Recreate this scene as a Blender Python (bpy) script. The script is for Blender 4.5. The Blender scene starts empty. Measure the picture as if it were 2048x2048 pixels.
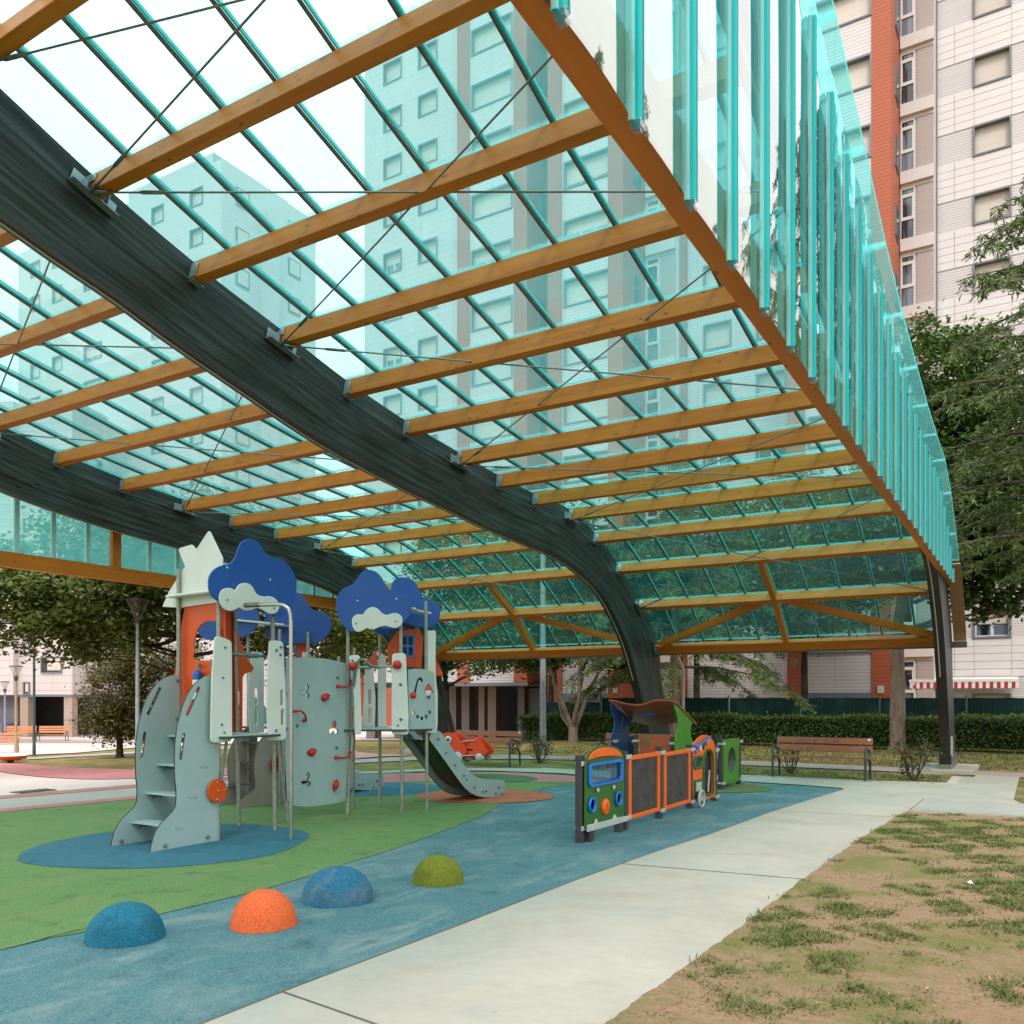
import bpy, bmesh, math, random
import numpy as np
from mathutils import Vector, Matrix, Euler
from mathutils.geometry import tessellate_polygon
R = math.radians
SC = bpy.context.scene
COL = SC.collection
PI = math.pi

# ------------------------------------------------------------------ camera
CAM_H = 1.60
cam_d = bpy.data.cameras.new('camera')
cam_d.sensor_width = 36.0
cam_d.lens = 1730.0 / 2048.0 * 36.0
cam_d.shift_y = (1395.0 - 1024.0) / 2048.0
cam_d.clip_start = 0.05
cam_d.clip_end = 3000.0
cam = bpy.data.objects.new('camera', cam_d)
COL.objects.link(cam)
cam.location = (0, 0, CAM_H)
cam.rotation_euler = (R(90), 0, R(31.03))
SC.camera = cam

# ------------------------------------------------------------------ sky (bright thin overcast)
SUN_ELEV, SUN_AZ = R(48), R(150)      # azimuth measured from +Y towards +X
w = bpy.data.worlds.new('World'); SC.world = w; w.use_nodes = True
nt = w.node_tree; nt.nodes.clear()
n_out = nt.nodes.new('ShaderNodeOutputWorld')
n_bg = nt.nodes.new('ShaderNodeBackground'); n_bg.inputs['Strength'].default_value = 0.15
n_sky = nt.nodes.new('ShaderNodeTexSky'); n_sky.sky_type = 'NISHITA'
n_sky.sun_disc = False; n_sky.sun_elevation = SUN_ELEV; n_sky.sun_rotation = SUN_AZ
n_sky.air_density = 1.2; n_sky.dust_density = 4.0; n_sky.ozone_density = 1.0
n_tc = nt.nodes.new('ShaderNodeTexCoord')
n_noise = nt.nodes.new('ShaderNodeTexNoise'); n_noise.inputs['Scale'].default_value = 2.2
n_noise.inputs['Detail'].default_value = 5.0
n_ramp = nt.nodes.new('ShaderNodeValToRGB')
n_ramp.color_ramp.elements[0].position = 0.35; n_ramp.color_ramp.elements[0].color = (10.5, 10.35, 10.2, 1)
n_ramp.color_ramp.elements[1].position = 0.70; n_ramp.color_ramp.elements[1].color = (13.5, 13.1, 12.7, 1)
n_mix = nt.nodes.new('ShaderNodeMix'); n_mix.data_type = 'RGBA'; n_mix.inputs['Factor'].default_value = 0.94
L = nt.links
L.new(n_tc.outputs['Generated'], n_noise.inputs['Vector'])
L.new(n_noise.outputs['Fac'], n_ramp.inputs['Fac'])
L.new(n_sky.outputs['Color'], n_mix.inputs['A'])
# standard overcast luminance: the zenith is brighter than the horizon all the way round
n_sep = nt.nodes.new('ShaderNodeSeparateXYZ'); n_map = nt.nodes.new('ShaderNodeMapRange')
n_map.inputs['From Min'].default_value = 0.0; n_map.inputs['From Max'].default_value = 1.0
n_map.inputs['To Min'].default_value = 0.66; n_map.inputs['To Max'].default_value = 1.85
n_mul = nt.nodes.new('ShaderNodeVectorMath'); n_mul.operation = 'SCALE'
L.new(n_tc.outputs['Generated'], n_sep.inputs[0]); L.new(n_sep.outputs['Z'], n_map.inputs['Value'])
L.new(n_ramp.outputs['Color'], n_mul.inputs[0]); L.new(n_map.outputs[0], n_mul.inputs['Scale'])
L.new(n_mul.outputs[0], n_mix.inputs['B'])
L.new(n_mix.outputs['Result'], n_bg.inputs['Color'])
L.new(n_bg.outputs['Background'], n_out.inputs['Surface'])

# ------------------------------------------------------------------ sun (soft, through thin cloud)
sun_d = bpy.data.lights.new('sun', 'SUN'); sun_d.energy = 1.5; sun_d.angle = R(11)
sun_d.color = (1.0, 0.93, 0.84)
sun = bpy.data.objects.new('sun', sun_d); COL.objects.link(sun)
sd = Vector((math.sin(SUN_AZ) * math.cos(SUN_ELEV), math.cos(SUN_AZ) * math.cos(SUN_ELEV), math.sin(SUN_ELEV)))
sun.rotation_euler = sd.to_track_quat('Z', 'Y').to_euler()
sun.location = (20, -30, 60)

# ------------------------------------------------------------------ exposure
SC.view_settings.view_transform = 'Standard'
SC.view_settings.look = 'None'
SC.view_settings.gamma = 1.0
SC.view_settings.use_curve_mapping = False
SC.view_settings.exposure = 0.0
SC.render.engine = 'CYCLES'
SC.cycles.max_bounces = 8
SC.cycles.diffuse_bounces = 4
SC.cycles.glossy_bounces = 4
SC.cycles.transmission_bounces = 6
SC.cycles.transparent_max_bounces = 28
SC.cycles.use_denoising = True
SC.cycles.caustics_reflective = False
SC.cycles.caustics_refractive = False
SC.cycles.sample_clamp_indirect = 6.0

# ------------------------------------------------------------------ helpers
WL = {}          # world origin of every unrotated object built in world coordinates

class MB:
    """collects shapes; build() links them as one mesh object"""
    def __init__(self):
        self.v = []; self.f = []; self.mi = []; self.uv = []; self.smooth = []
    def add(self, verts, faces, mi=0, uvs=None, smooth=False):
        o = len(self.v)
        self.v.extend([tuple(p) for p in verts])
        for k, fc in enumerate(faces):
            self.f.append([o + i for i in fc]); self.mi.append(mi); self.smooth.append(smooth)
            self.uv.append(uvs[k] if uvs else None)
        return self
    def box(self, c, s, M=None, mi=0):
        x, y, z = s[0] / 2, s[1] / 2, s[2] / 2
        vs = [Vector(p) for p in ((-x, -y, -z), (x, -y, -z), (x, y, -z), (-x, y, -z), (-x, -y, z), (x, -y, z), (x, y, z), (-x, y, z))]
        if M is not None: vs = [M @ p for p in vs]
        vs = [p + Vector(c) for p in vs]
        return self.add(vs, [(0, 3, 2, 1), (4, 5, 6, 7), (0, 1, 5, 4), (1, 2, 6, 5), (2, 3, 7, 6), (3, 0, 4, 7)], mi)
    def bar(self, a, b, wx, wz, up=(0, 0, 1), mi=0):
        a = Vector(a); b = Vector(b); d = (b - a).normalized(); u = Vector(up)
        s = d.cross(u)
        if s.length < 1e-4: s = d.cross(Vector((1, 0, 0)))
        s.normalize(); u = s.cross(d).normalized()
        vs = []
        for p in (a, b):
            for sx, sz in ((-1, -1), (1, -1), (1, 1), (-1, 1)):
                vs.append(p + s * sx * wx / 2 + u * sz * wz / 2)
        return self.add(vs, [(0, 1, 2, 3), (7, 6, 5, 4), (0, 4, 5, 1), (1, 5, 6, 2), (2, 6, 7, 3), (3, 7, 4, 0)], mi)
    def tube(self, pts, r, n=10, mi=0, cap=True):
        pts = [Vector(p) for p in pts]; m = len(pts)
        rs = r if isinstance(r, (list, tuple)) else [r] * m
        base = None; vs = []
        for i, p in enumerate(pts):
            d = (pts[min(i + 1, m - 1)] - pts[max(i - 1, 0)]).normalized()
            if base is None:
                base = d.orthogonal().normalized()
            else:
                base = (base - d * base.dot(d))
                base = base.normalized() if base.length > 1e-6 else d.orthogonal().normalized()
            b2 = d.cross(base)
            for k in range(n):
                a = 2 * PI * k / n
                vs.append(p + (base * math.cos(a) + b2 * math.sin(a)) * rs[i])
        fs = []
        for i in range(m - 1):
            for k in range(n):
                fs.append((i * n + k, i * n + (k + 1) % n, (i + 1) * n + (k + 1) % n, (i + 1) * n + k))
        self.add(vs, fs, mi, smooth=True)
        if cap:
            self.add(vs[:n], [tuple(range(n - 1, -1, -1))], mi)
            self.add(vs[-n:], [tuple(range(n))], mi)
        return self
    def lathe(self, prof, c=(0, 0, 0), n=20, mi=0, M=None, smooth=True):
        vs = []
        for (r, z) in prof:
            for k in range(n):
                a = 2 * PI * k / n
                p = Vector((r * math.cos(a), r * math.sin(a), z))
                if M is not None: p = M @ p
                vs.append(p + Vector(c))
        fs = []
        for i in range(len(prof) - 1):
            for k in range(n):
                fs.append((i * n + k, i * n + (k + 1) % n, (i + 1) * n + (k + 1) % n, (i + 1) * n + k))
        self.add(vs, fs, mi, smooth=smooth)
        if prof[0][0] > 1e-5: self.add(vs[:n], [tuple(range(n - 1, -1, -1))], mi)
        if prof[-1][0] > 1e-5: self.add(vs[-n:], [tuple(range(n))], mi)
        return self
    def plate(self, outer, th, O, X, Y, holes=(), mi=0, edge_mi=None, bev=0.0):
        """flat plate: 2D outline (with holes) in frame O,X,Y; thickness th centred on the plane; optional edge bevel"""
        O = Vector(O); X = Vector(X); Y = Vector(Y); N = X.cross(Y).normalized()
        em = mi if edge_mi is None else edge_mi
        loops = [list(outer)] + [list(h_) for h_ in holes]
        def area(l): return sum(l[i][0] * l[(i + 1) % len(l)][1] - l[(i + 1) % len(l)][0] * l[i][1] for i in range(len(l)))
        for i, l in enumerate(loops):
            a = area(l)
            if (i == 0 and a < 0) or (i > 0 and a > 0): l.reverse()
        flat = [p for l in loops for p in l]
        if len(loops) == 1 and False: tris = None
        tris = tessellate_polygon([[Vector((p[0], p[1], 0)) for p in l] for l in loops])
        def at(p, h): return O + X * p[0] + Y * p[1] + N * h
        def inset(l, d):
            out = []
            n = len(l)
            for i in range(n):
                a = Vector(l[i - 1]); b = Vector(l[i]); c = Vector(l[(i + 1) % n])
                e1 = (b - a); e2 = (c - b)
                if e1.length < 1e-7 or e2.length < 1e-7: out.append(tuple(b)); continue
                n1 = Vector((-e1.y, e1.x)).normalized(); n2 = Vector((-e2.y, e2.x)).normalized()
                m = n1 + n2
                if m.length < 1e-3: m = n1
                m.normalize(); k = max(0.45, m.dot(n1))
                out.append(tuple(b + m * d / k))
            return out
        if bev > 0:
            il = [inset(l, bev) for l in loops]
            iflat = [p for l in il for p in l]
        else:
            il, iflat = loops, flat
        hh = th / 2
        tt = []
        for t in tris:
            a, b, c = (flat[i] for i in t)
            ar = (b[0] - a[0]) * (c[1] - a[1]) - (c[0] - a[0]) * (b[1] - a[1])
            if abs(ar) < 1e-12: continue
            tt.append(t if ar > 0 else (t[0], t[2], t[1]))
        self.add([at(p, hh) for p in iflat], tt, mi)
        self.add([at(p, -hh) for p in iflat], [(t[0], t[2], t[1]) for t in tt], mi)
        for l, i2 in zip(loops, il):
            n = len(l)
            rings = []
            if bev > 0:
                rings = [[at(p, hh) for p in i2], [at(p, hh - bev) for p in l], [at(p, -hh + bev) for p in l], [at(p, -hh) for p in i2]]
            else:
                rings = [[at(p, hh) for p in l], [at(p, -hh) for p in l]]
            for a, b in zip(rings[:-1], rings[1:]):
                self.add(a + b, [(i, n + i, n + (i + 1) % n, (i + 1) % n) for i in range(n)], em)
        return self
    def mesh(self, name, mats, smooth=None):
        me = bpy.data.meshes.new(name)
        me.from_pydata(self.v, [], self.f)
        if not isinstance(mats, (list, tuple)): mats = [mats]
        for m in mats: me.materials.append(m)
        me.polygons.foreach_set('material_index', self.mi)
        me.polygons.foreach_set('use_smooth', [bool(s) if smooth is None else smooth for s in self.smooth])
        if any(u is not None for u in self.uv):
            ul = me.uv_layers.new(name='UVMap'); k = 0
            for fc, u in zip(self.f, self.uv):
                for j in range(len(fc)):
                    ul.data[k].uv = u[j] if u else (0, 0); k += 1
        me.update()
        return me
    def build(self, name, mats, parent=None, smooth=None, loc=(0, 0, 0)):
        return link(name, self.mesh(name, mats, smooth), parent, loc)

def link(name, me, parent=None, loc=(0, 0, 0), rot=(0, 0, 0)):
    o = bpy.data.objects.new(name, me); COL.objects.link(o)
    WL[o.name] = Vector(loc)
    if parent is not None:
        o.parent = parent; o.location = Vector(loc) - WL[parent.name]
    else:
        o.location = loc
    o.rotation_euler = rot
    return o

def tag(o, label=None, cat=None, group=None, kind=None):
    if label: o['label'] = label
    if cat: o['category'] = cat
    if group: o['group'] = group
    if kind: o['kind'] = kind
    return o

def thing(name, label, cat, loc=(0, 0, 0), group=None):
    o = bpy.data.objects.new(name, None); COL.objects.link(o); o.location = loc; o.empty_display_size = 0.2
    WL[o.name] = Vector(loc)
    return tag(o, label, cat, group)

def kids(o): return [c for c in bpy.data.objects if c.parent is o]
def copy_tree(o, loc=None, rotz=None, label=None):
    def rec(s, par):
        c = s.copy(); COL.objects.link(c)
        WL[c.name] = WL.get(s.name, Vector((0, 0, 0)))
        if par is not None: c.parent = par; c.matrix_parent_inverse = s.matrix_parent_inverse
        for ch in KIDS.get(s.name, ()): rec(ch, c)
        return c
    KIDS = {}
    for x in bpy.data.objects:
        if x.parent is not None: KIDS.setdefault(x.parent.name, []).append(x)
    c = rec(o, None)
    if loc is not None: c.location = loc
    if rotz is not None: c.rotation_euler = (0, 0, rotz)
    if label: c['label'] = label
    return c

def smooth_loop(pts, n=4, closed=True):
    out = []; m = len(pts)
    rng = range(m) if closed else range(m - 1)
    for i in rng:
        if closed: p0, p1, p2, p3 = (Vector(pts[(i + k) % m]) for k in (-1, 0, 1, 2))
        else: p0, p1, p2, p3 = (Vector(pts[min(max(i + k, 0), m - 1)]) for k in (-1, 0, 1, 2))
        for j in range(n):
            t = j / n
            out.append(tuple(0.5 * ((2 * p1) + (p2 - p0) * t + (2 * p0 - 5 * p1 + 4 * p2 - p3) * t * t + (3 * p1 - p0 - 3 * p2 + p3) * t ** 3)))
    if not closed: out.append(tuple(pts[-1]))
    return out

def circ(c, r, n=20, ry=None):
    ry = r if ry is None else ry
    return [(c[0] + r * math.cos(2 * PI * k / n), c[1] + ry * math.sin(2 * PI * k / n)) for k in range(n)]
def stadium(a, b, r, n=6):
    a = Vector(a); b = Vector(b); d = (b - a).normalized(); t0 = math.atan2(d.y, d.x); out = []
    for k in range(n + 1):
        t = t0 - PI / 2 + PI * k / n; out.append((b.x + r * math.cos(t), b.y + r * math.sin(t)))
    for k in range(n + 1):
        t = t0 + PI / 2 + PI * k / n; out.append((a.x + r * math.cos(t), a.y + r * math.sin(t)))
    return out
def rrect(x0, y0, x1, y1, r, n=4):
    out = []
    for (cx_, cy_, a0) in ((x1 - r, y1 - r, 0), (x0 + r, y1 - r, 90), (x0 + r, y0 + r, 180), (x1 - r, y0 + r, 270)):
        for k in range(n + 1):
            a = R(a0 + 90 * k / n); out.append((cx_ + r * math.cos(a), cy_ + r * math.sin(a)))
    return out

def zg(u):
    t = max(0.0, -u - 15.0)
    return -1.25 * (1 - math.exp(-t / 14.0))

# ------------------------------------------------------------------ materials
def newmat(name):
    m = bpy.data.materials.new(name); m.use_nodes = True
    t = m.node_tree; t.nodes.clear()
    o = t.nodes.new('ShaderNodeOutputMaterial')
    return m, t, o
def N(t, kind, **kw):
    n = t.nodes.new('ShaderNode' + kind)
    for k, v in kw.items():
        if k in n.inputs: n.inputs[k].default_value = v
        else: setattr(n, k, v)
    return n
def rgba(c): return (c[0], c[1], c[2], 1.0)
def mixc(t, fac, a, b, mode='MIX'):
    n = t.nodes.new('ShaderNodeMix'); n.data_type = 'RGBA'; n.blend_type = mode
    if isinstance(fac, (int, float)): n.inputs['Factor'].default_value = fac
    else: t.links.new(fac, n.inputs['Factor'])
    for s, x in (('A', a), ('B', b)):
        if isinstance(x, tuple): n.inputs[s].default_value = rgba(x)
        else: t.links.new(x, n.inputs[s])
    return n.outputs['Result']
def ramp(t, src, p0, p1, c0=(0, 0, 0), c1=(1, 1, 1)):
    n = t.nodes.new('ShaderNodeValToRGB')
    n.color_ramp.elements[0].position = p0; n.color_ramp.elements[0].color = rgba(c0)
    n.color_ramp.elements[1].position = p1; n.color_ramp.elements[1].color = rgba(c1)
    t.links.new(src, n.inputs['Fac'])
    return n.outputs['Color']
def coords(t, kind='Object', scale=(1, 1, 1), rnd=False):
    tc = N(t, 'TexCoord')
    mp = N(t, 'Mapping'); mp.inputs['Scale'].default_value = scale
    t.links.new(tc.outputs[kind], mp.inputs['Vector'])
    if rnd:
        oi = N(t, 'ObjectInfo')
        ml = N(t, 'Math', operation='MULTIPLY'); ml.inputs[1].default_value = 57.0
        t.links.new(oi.outputs['Random'], ml.inputs[0])
        cb = N(t, 'CombineXYZ')
        for k in 'XYZ': t.links.new(ml.outputs[0], cb.inputs[k])
        t.links.new(cb.outputs[0], mp.inputs['Location'])
    return mp.outputs['Vector']
def world_pos(t, scale=(1, 1, 1)):
    g = N(t, 'NewGeometry'); mp = N(t, 'Mapping'); mp.inputs['Scale'].default_value = scale
    t.links.new(g.outputs['Position'], mp.inputs['Vector'])
    return mp.outputs['Vector']
def noise(t, vec, scale, detail=4.0, rough=0.55, dist=0.0):
    n = N(t, 'TexNoise', Scale=scale, Detail=detail, Roughness=rough, Distortion=dist)
    t.links.new(vec, n.inputs['Vector'])
    return n.outputs['Fac']
def bump(t, h, strength=0.3, dist=0.01):
    b = N(t, 'Bump', Strength=strength, Distance=dist)
    t.links.new(h, b.inputs['Height'])
    return b.outputs['Normal']
def finish(m, t, o, col, rough=0.6, normal=None, metallic=0.0, spec=0.5, coat=0.0):
    p = N(t, 'BsdfPrincipled')
    if isinstance(col, tuple): p.inputs['Base Color'].default_value = rgba(col)
    else: t.links.new(col, p.inputs['Base Color'])
    if isinstance(rough, (int, float)): p.inputs['Roughness'].default_value = rough
    else: t.links.new(rough, p.inputs['Roughness'])
    p.inputs['Metallic'].default_value = metallic
    p.inputs['Specular IOR Level'].default_value = spec
    p.inputs['Coat Weight'].default_value = coat
    if normal is not None: t.links.new(normal, p.inputs['Normal'])
    t.links.new(p.outputs[0], o.inputs['Surface'])
    return m
def pmat(name, c, c2=None, rough=0.5, scale=6.0, bmp=0.0, bscale=60.0, metallic=0.0, spec=0.5, dirt=0.0, rnd=False, kind='Object'):
    """plain painted / plastic / metal surface: two tones of noise, faint dirt and relief"""
    m, t, o = newmat(name)
    v = coords(t, kind, rnd=rnd)
    c2 = c2 or tuple(x * 0.86 for x in c)
    f1 = noise(t, v, scale, 5.0, 0.6)
    col = mixc(t, ramp(t, f1, 0.35, 0.68), c, c2)
    if dirt > 0:
        f2 = noise(t, v, scale * 3.1, 6.0, 0.7)
        dm = N(t, 'Math', operation='MULTIPLY'); dm.inputs[1].default_value = dirt
        t.links.new(ramp(t, f2, 0.55, 0.8), dm.inputs[0])
        col = mixc(t, dm.outputs[0], col, (0.10, 0.09, 0.075))
    rr = N(t, 'MapRange'); rr.inputs['To Min'].default_value = rough * 0.85; rr.inputs['To Max'].default_value = min(1, rough * 1.2)
    t.links.new(f1, rr.inputs['Value'])
    nm = bump(t, noise(t, v, bscale, 3.0), bmp, 0.004) if bmp > 0 else None
    return finish(m, t, o, col, rr.outputs[0], nm, metallic, spec)

def wood_mat(name, c_lo, c_hi, knot, axis=0, rough=0.55, kind='Object', gs=1.0, bmp=0.25):
    m, t, o = newmat(name)
    sc = [14.0 * gs, 14.0 * gs, 14.0 * gs]; sc[axis] = 0.55 * gs
    v = coords(t, kind, tuple(sc), rnd=True)
    g = noise(t, v, 1.0, 6.0, 0.65, 0.35)
    col = mixc(t, ramp(t, g, 0.32, 0.70), c_lo, c_hi)
    sk = [3.2, 3.2, 3.2]; sk[axis] = 1.15
    vk = coords(t, kind, tuple(sk), rnd=True)
    vo = N(t, 'TexVoronoi', Scale=2.7); t.links.new(vk, vo.inputs['Vector'])
    kf = ramp(t, vo.outputs['Distance'], 0.06, 0.13, (1, 1, 1), (0, 0, 0))
    col = mixc(t, kf, col, knot)
    sp = noise(t, coords(t, kind, (0.7, 0.7, 0.7), rnd=True), 1.3, 3.0)
    col = mixc(t, ramp(t, sp, 0.35, 0.75, (0, 0, 0), (0.45, 0.45, 0.45)), col, c_lo)
    return finish(m, t, o, col, rough, bump(t, g, bmp, 0.004), spec=0.4)

M = {}
M['larch'] = wood_mat('larch_wood', (0.42, 0.115, 0.006), (0.60, 0.205, 0.014), (0.11, 0.036, 0.006))
M['larch_y'] = wood_mat('larch_wood_across', (0.48, 0.125, 0.006), (0.62, 0.19, 0.012), (0.11, 0.034, 0.006), axis=1)
M['larch_uv'] = wood_mat('larch_wood_board', (0.26, 0.145, 0.075), (0.40, 0.24, 0.13), (0.10, 0.05, 0.02), axis=2)
def arch_mat():
    m, t, o = newmat('stained_glulam')
    v = coords(t, 'UV', (0.55, 16.0, 1.0))
    g = noise(t, v, 1.0, 7.0, 0.7, 0.5)
    col = mixc(t, ramp(t, g, 0.36, 0.66), (0.003, 0.0045, 0.0045), (0.085, 0.100, 0.096))
    b = noise(t, coords(t, 'UV', (0.35, 1.6, 1.0)), 2.0, 5.0, 0.6)
    col = mixc(t, ramp(t, b, 0.45, 0.75, (0, 0, 0), (0.75, 0.75, 0.75)), col, (0.032, 0.022, 0.013))
    vo = N(t, 'TexVoronoi', Scale=1.0); t.links.new(coords(t, 'UV', (1.1, 6.5, 1.0)), vo.inputs['Vector'])
    col = mixc(t, ramp(t, vo.outputs['Distance'], 0.05, 0.11, (1, 1, 1), (0, 0, 0)), col, (0.006, 0.007, 0.008))
    # glue lines between the laminations
    wv = N(t, 'TexWave', Scale=1.0); wv.bands_direction = 'Y'; wv.inputs['Distortion'].default_value = 0.15
    t.links.new(coords(t, 'UV', (0.02, 3.8, 1.0)), wv.inputs['Vector'])
    col = mixc(t, ramp(t, wv.outputs['Fac'], 0.0, 0.06, (0.7, 0.7, 0.7), (0, 0, 0)), col, (0.012, 0.013, 0.013))
    return finish(m, t, o, col, 0.5, bump(t, g, 0.6, 0.008), spec=0.22)
M['arch'] = arch_mat()
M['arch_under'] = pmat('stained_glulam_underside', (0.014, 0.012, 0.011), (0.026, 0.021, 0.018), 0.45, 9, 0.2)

def glass_mat(name, tint, veil, vcol, rough=0.02, speck=True, ior=1.5, mirror=None):
    m, t, o = newmat(name)
    tr = N(t, 'BsdfTransparent'); tr.inputs['Color'].default_value = rgba(tint)
    tl = N(t, 'BsdfTranslucent'); tl.inputs['Color'].default_value = rgba(vcol)
    df = N(t, 'BsdfDiffuse'); df.inputs['Color'].default_value = rgba(vcol)
    a = N(t, 'MixShader', Fac=0.3); t.links.new(tl.outputs[0], a.inputs[1]); t.links.new(df.outputs[0], a.inputs[2])
    b = N(t, 'MixShader')
    t.links.new(tr.outputs[0], b.inputs[1]); t.links.new(a.outputs[0], b.inputs[2])
    p = world_pos(t)
    f = noise(t, p, 0.9, 5.0, 0.6)
    mr = N(t, 'MapRange'); mr.inputs['To Min'].default_value = veil * 0.6; mr.inputs['To Max'].default_value = veil * 1.45
    t.links.new(f, mr.inputs['Value']); fac = mr.outputs[0]
    if speck:
        n2 = noise(t, p, 38.0, 3.0, 0.7)
        s2 = N(t, 'MapRange'); s2.inputs['From Min'].default_value = 0.62; s2.inputs['From Max'].default_value = 0.75
        s2.inputs['To Max'].default_value = 0.16
        t.links.new(n2, s2.inputs['Value'])
        ad = N(t, 'Math', operation='ADD'); t.links.new(fac, ad.inputs[0]); t.links.new(s2.outputs[0], ad.inputs[1])
        # dirt settled along the edges of each pane
        uv = N(t, 'UVMap')
        sx = N(t, 'SeparateXYZ'); t.links.new(uv.outputs[0], sx.inputs[0])
        def edge(ch):
            q = N(t, 'Math', operation='SUBTRACT'); q.inputs[1].default_value = 0.5; t.links.new(sx.outputs[ch], q.inputs[0])
            ab = N(t, 'Math', operation='ABSOLUTE'); t.links.new(q.outputs[0], ab.inputs[0])
            return ab.outputs[0]
        mx = N(t, 'Math', operation='MAXIMUM'); t.links.new(edge('X'), mx.inputs[0]); t.links.new(edge('Y'), mx.inputs[1])
        n3 = noise(t, p, 14.0, 4.0, 0.7)
        nn = N(t, 'Math', operation='MULTIPLY_ADD'); nn.inputs[1].default_value = 0.07; t.links.new(n3, nn.inputs[0]); t.links.new(mx.outputs[0], nn.inputs[2])
        ed = N(t, 'MapRange'); ed.inputs['From Min'].default_value = 0.485; ed.inputs['From Max'].default_value = 0.535; ed.inputs['To Max'].default_value = 0.5
        t.links.new(nn.outputs[0], ed.inputs['Value'])
        a2 = N(t, 'Math', operation='ADD'); a2.use_clamp = True
        t.links.new(ad.outputs[0], a2.inputs[0]); t.links.new(ed.outputs[0], a2.inputs[1])
        fac = a2.outputs[0]
    t.links.new(fac, b.inputs[0])
    g = N(t, 'BsdfGlossy', Roughness=rough); g.inputs['Color'].default_value = (1, 1, 1, 1)
    fr = N(t, 'Fresnel'); fr.inputs['IOR'].default_value = ior
    if mirror is not None:
        wn = noise(t, world_pos(t, (1, 0.8, 0.35)), 1.6, 2.0, 0.5)
        bn = bump(t, wn, mirror, 0.02)
        t.links.new(bn, g.inputs['Normal'])
    gm_ = N(t, 'NewGeometry'); iv = N(t, 'Math', operation='SUBTRACT'); iv.inputs[0].default_value = 1.0; t.links.new(gm_.outputs['Backfacing'], iv.inputs[1])
    ff = N(t, 'Math', operation='MULTIPLY'); t.links.new(fr.outputs[0], ff.inputs[0]); t.links.new(iv.outputs[0], ff.inputs[1])
    fr_out = fr.outputs[0] if mirror is not None else ff.outputs[0]
    if mirror is not None:
        i2 = N(t, 'MapRange'); i2.inputs['To Min'].default_value = ior; i2.inputs['To Max'].default_value = 1.0 / ior
        t.links.new(gm_.outputs['Backfacing'], i2.inputs['Value']); t.links.new(i2.outputs[0], fr.inputs['IOR'])
    c = N(t, 'MixShader'); t.links.new(fr_out, c.inputs[0]); t.links.new(b.outputs[0], c.inputs[1]); t.links.new(g.outputs[0], c.inputs[2])
    t.links.new(c.outputs[0], o.inputs['Surface'])
    return m
M['roof_glass'] = glass_mat('roof_glass', (0.775, 0.935, 0.940), 0.175, (0.20, 0.62, 0.65))
M['eave_glass'] = glass_mat('eave_glass', (0.62, 0.94, 0.935), 0.028, (0.16, 0.72, 0.74))
M['haunch_glass'] = glass_mat('haunch_glass', (0.66, 0.945, 0.945), 0.062, (0.18, 0.76, 0.79))
M['gable_glass'] = glass_mat('gable_glass', (0.45, 0.90, 0.90), 0.10, (0.20, 0.78, 0.78), speck=False, ior=3.4, mirror=0.25)
M['edge_glass'] = glass_mat('roof_edge_glass', (0.66, 0.94, 0.94), 0.13, (0.30, 0.80, 0.80))
M['clear'] = glass_mat('clear_plastic', (0.86, 0.88, 0.88), 0.06, (0.7, 0.7, 0.7), speck=False)
M['blue_clear'] = glass_mat('blue_window_plastic', (0.35, 0.62, 0.80), 0.10, (0.2, 0.45, 0.6), speck=False)

def teal_cap(name, c, c2, trans):
    m, t, o = newmat(name)
    p = N(t, 'BsdfPrincipled'); p.inputs['Roughness'].default_value = 0.12
    v = coords(t, 'Object', (1, 1, 0.25)); f = noise(t, v, 4.0, 3.0)
    t.links.new(mixc(t, f, c, c2), p.inputs['Base Color'])
    tl = N(t, 'BsdfTranslucent'); t.links.new(mixc(t, f, c, c2), tl.inputs['Color'])
    tp = N(t, 'BsdfTransparent'); tp.inputs['Color'].default_value = (0.25, 0.88, 0.88, 1)
    a = N(t, 'MixShader', Fac=0.5); t.links.new(p.outputs[0], a.inputs[1]); t.links.new(tl.outputs[0], a.inputs[2])
    b = N(t, 'MixShader', Fac=trans); t.links.new(a.outputs[0], b.inputs[1]); t.links.new(tp.outputs[0], b.inputs[2])
    t.links.new(b.outputs[0], o.inputs['Surface'])
    return m
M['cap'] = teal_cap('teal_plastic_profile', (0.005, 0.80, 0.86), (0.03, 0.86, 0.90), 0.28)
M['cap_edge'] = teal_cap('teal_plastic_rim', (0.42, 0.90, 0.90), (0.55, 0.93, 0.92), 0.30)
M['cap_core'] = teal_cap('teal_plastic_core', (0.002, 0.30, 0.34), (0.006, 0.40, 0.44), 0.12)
M['bar_teal'] = teal_cap('teal_glazing_strip', (0.06, 0.42, 0.39), (0.14, 0.54, 0.50), 0.35)
M['bar_dark'] = pmat('glazing_bar_gasket', (0.085, 0.075, 0.055), (0.12, 0.10, 0.07), 0.5, 5, 0.1)
M['steel'] = pmat('galvanised_steel', (0.30, 0.32, 0.31), (0.40, 0.42, 0.41), 0.42, 18, 0.1, metallic=0.75, dirt=0.25)
M['steel_dark'] = pmat('weathered_steel', (0.16, 0.17, 0.165), (0.24, 0.25, 0.24), 0.45, 18, 0.1, metallic=0.7)
M['bracket'] = pmat('zinc_bracket', (0.26, 0.33, 0.36), (0.38, 0.45, 0.47), 0.38, 14, 0.0, metallic=0.55)
M['stainless'] = pmat('stainless_tube', (0.42, 0.41, 0.38), (0.50, 0.48, 0.45), 0.28, 6, 0.0, metallic=0.9)
M['gutter'] = pmat('dark_gutter_metal', (0.055, 0.050, 0.048), (0.08, 0.072, 0.068), 0.45, 5)
M['conduit'] = pmat('grey_conduit', (0.46, 0.43, 0.38), rough=0.5)

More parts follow.
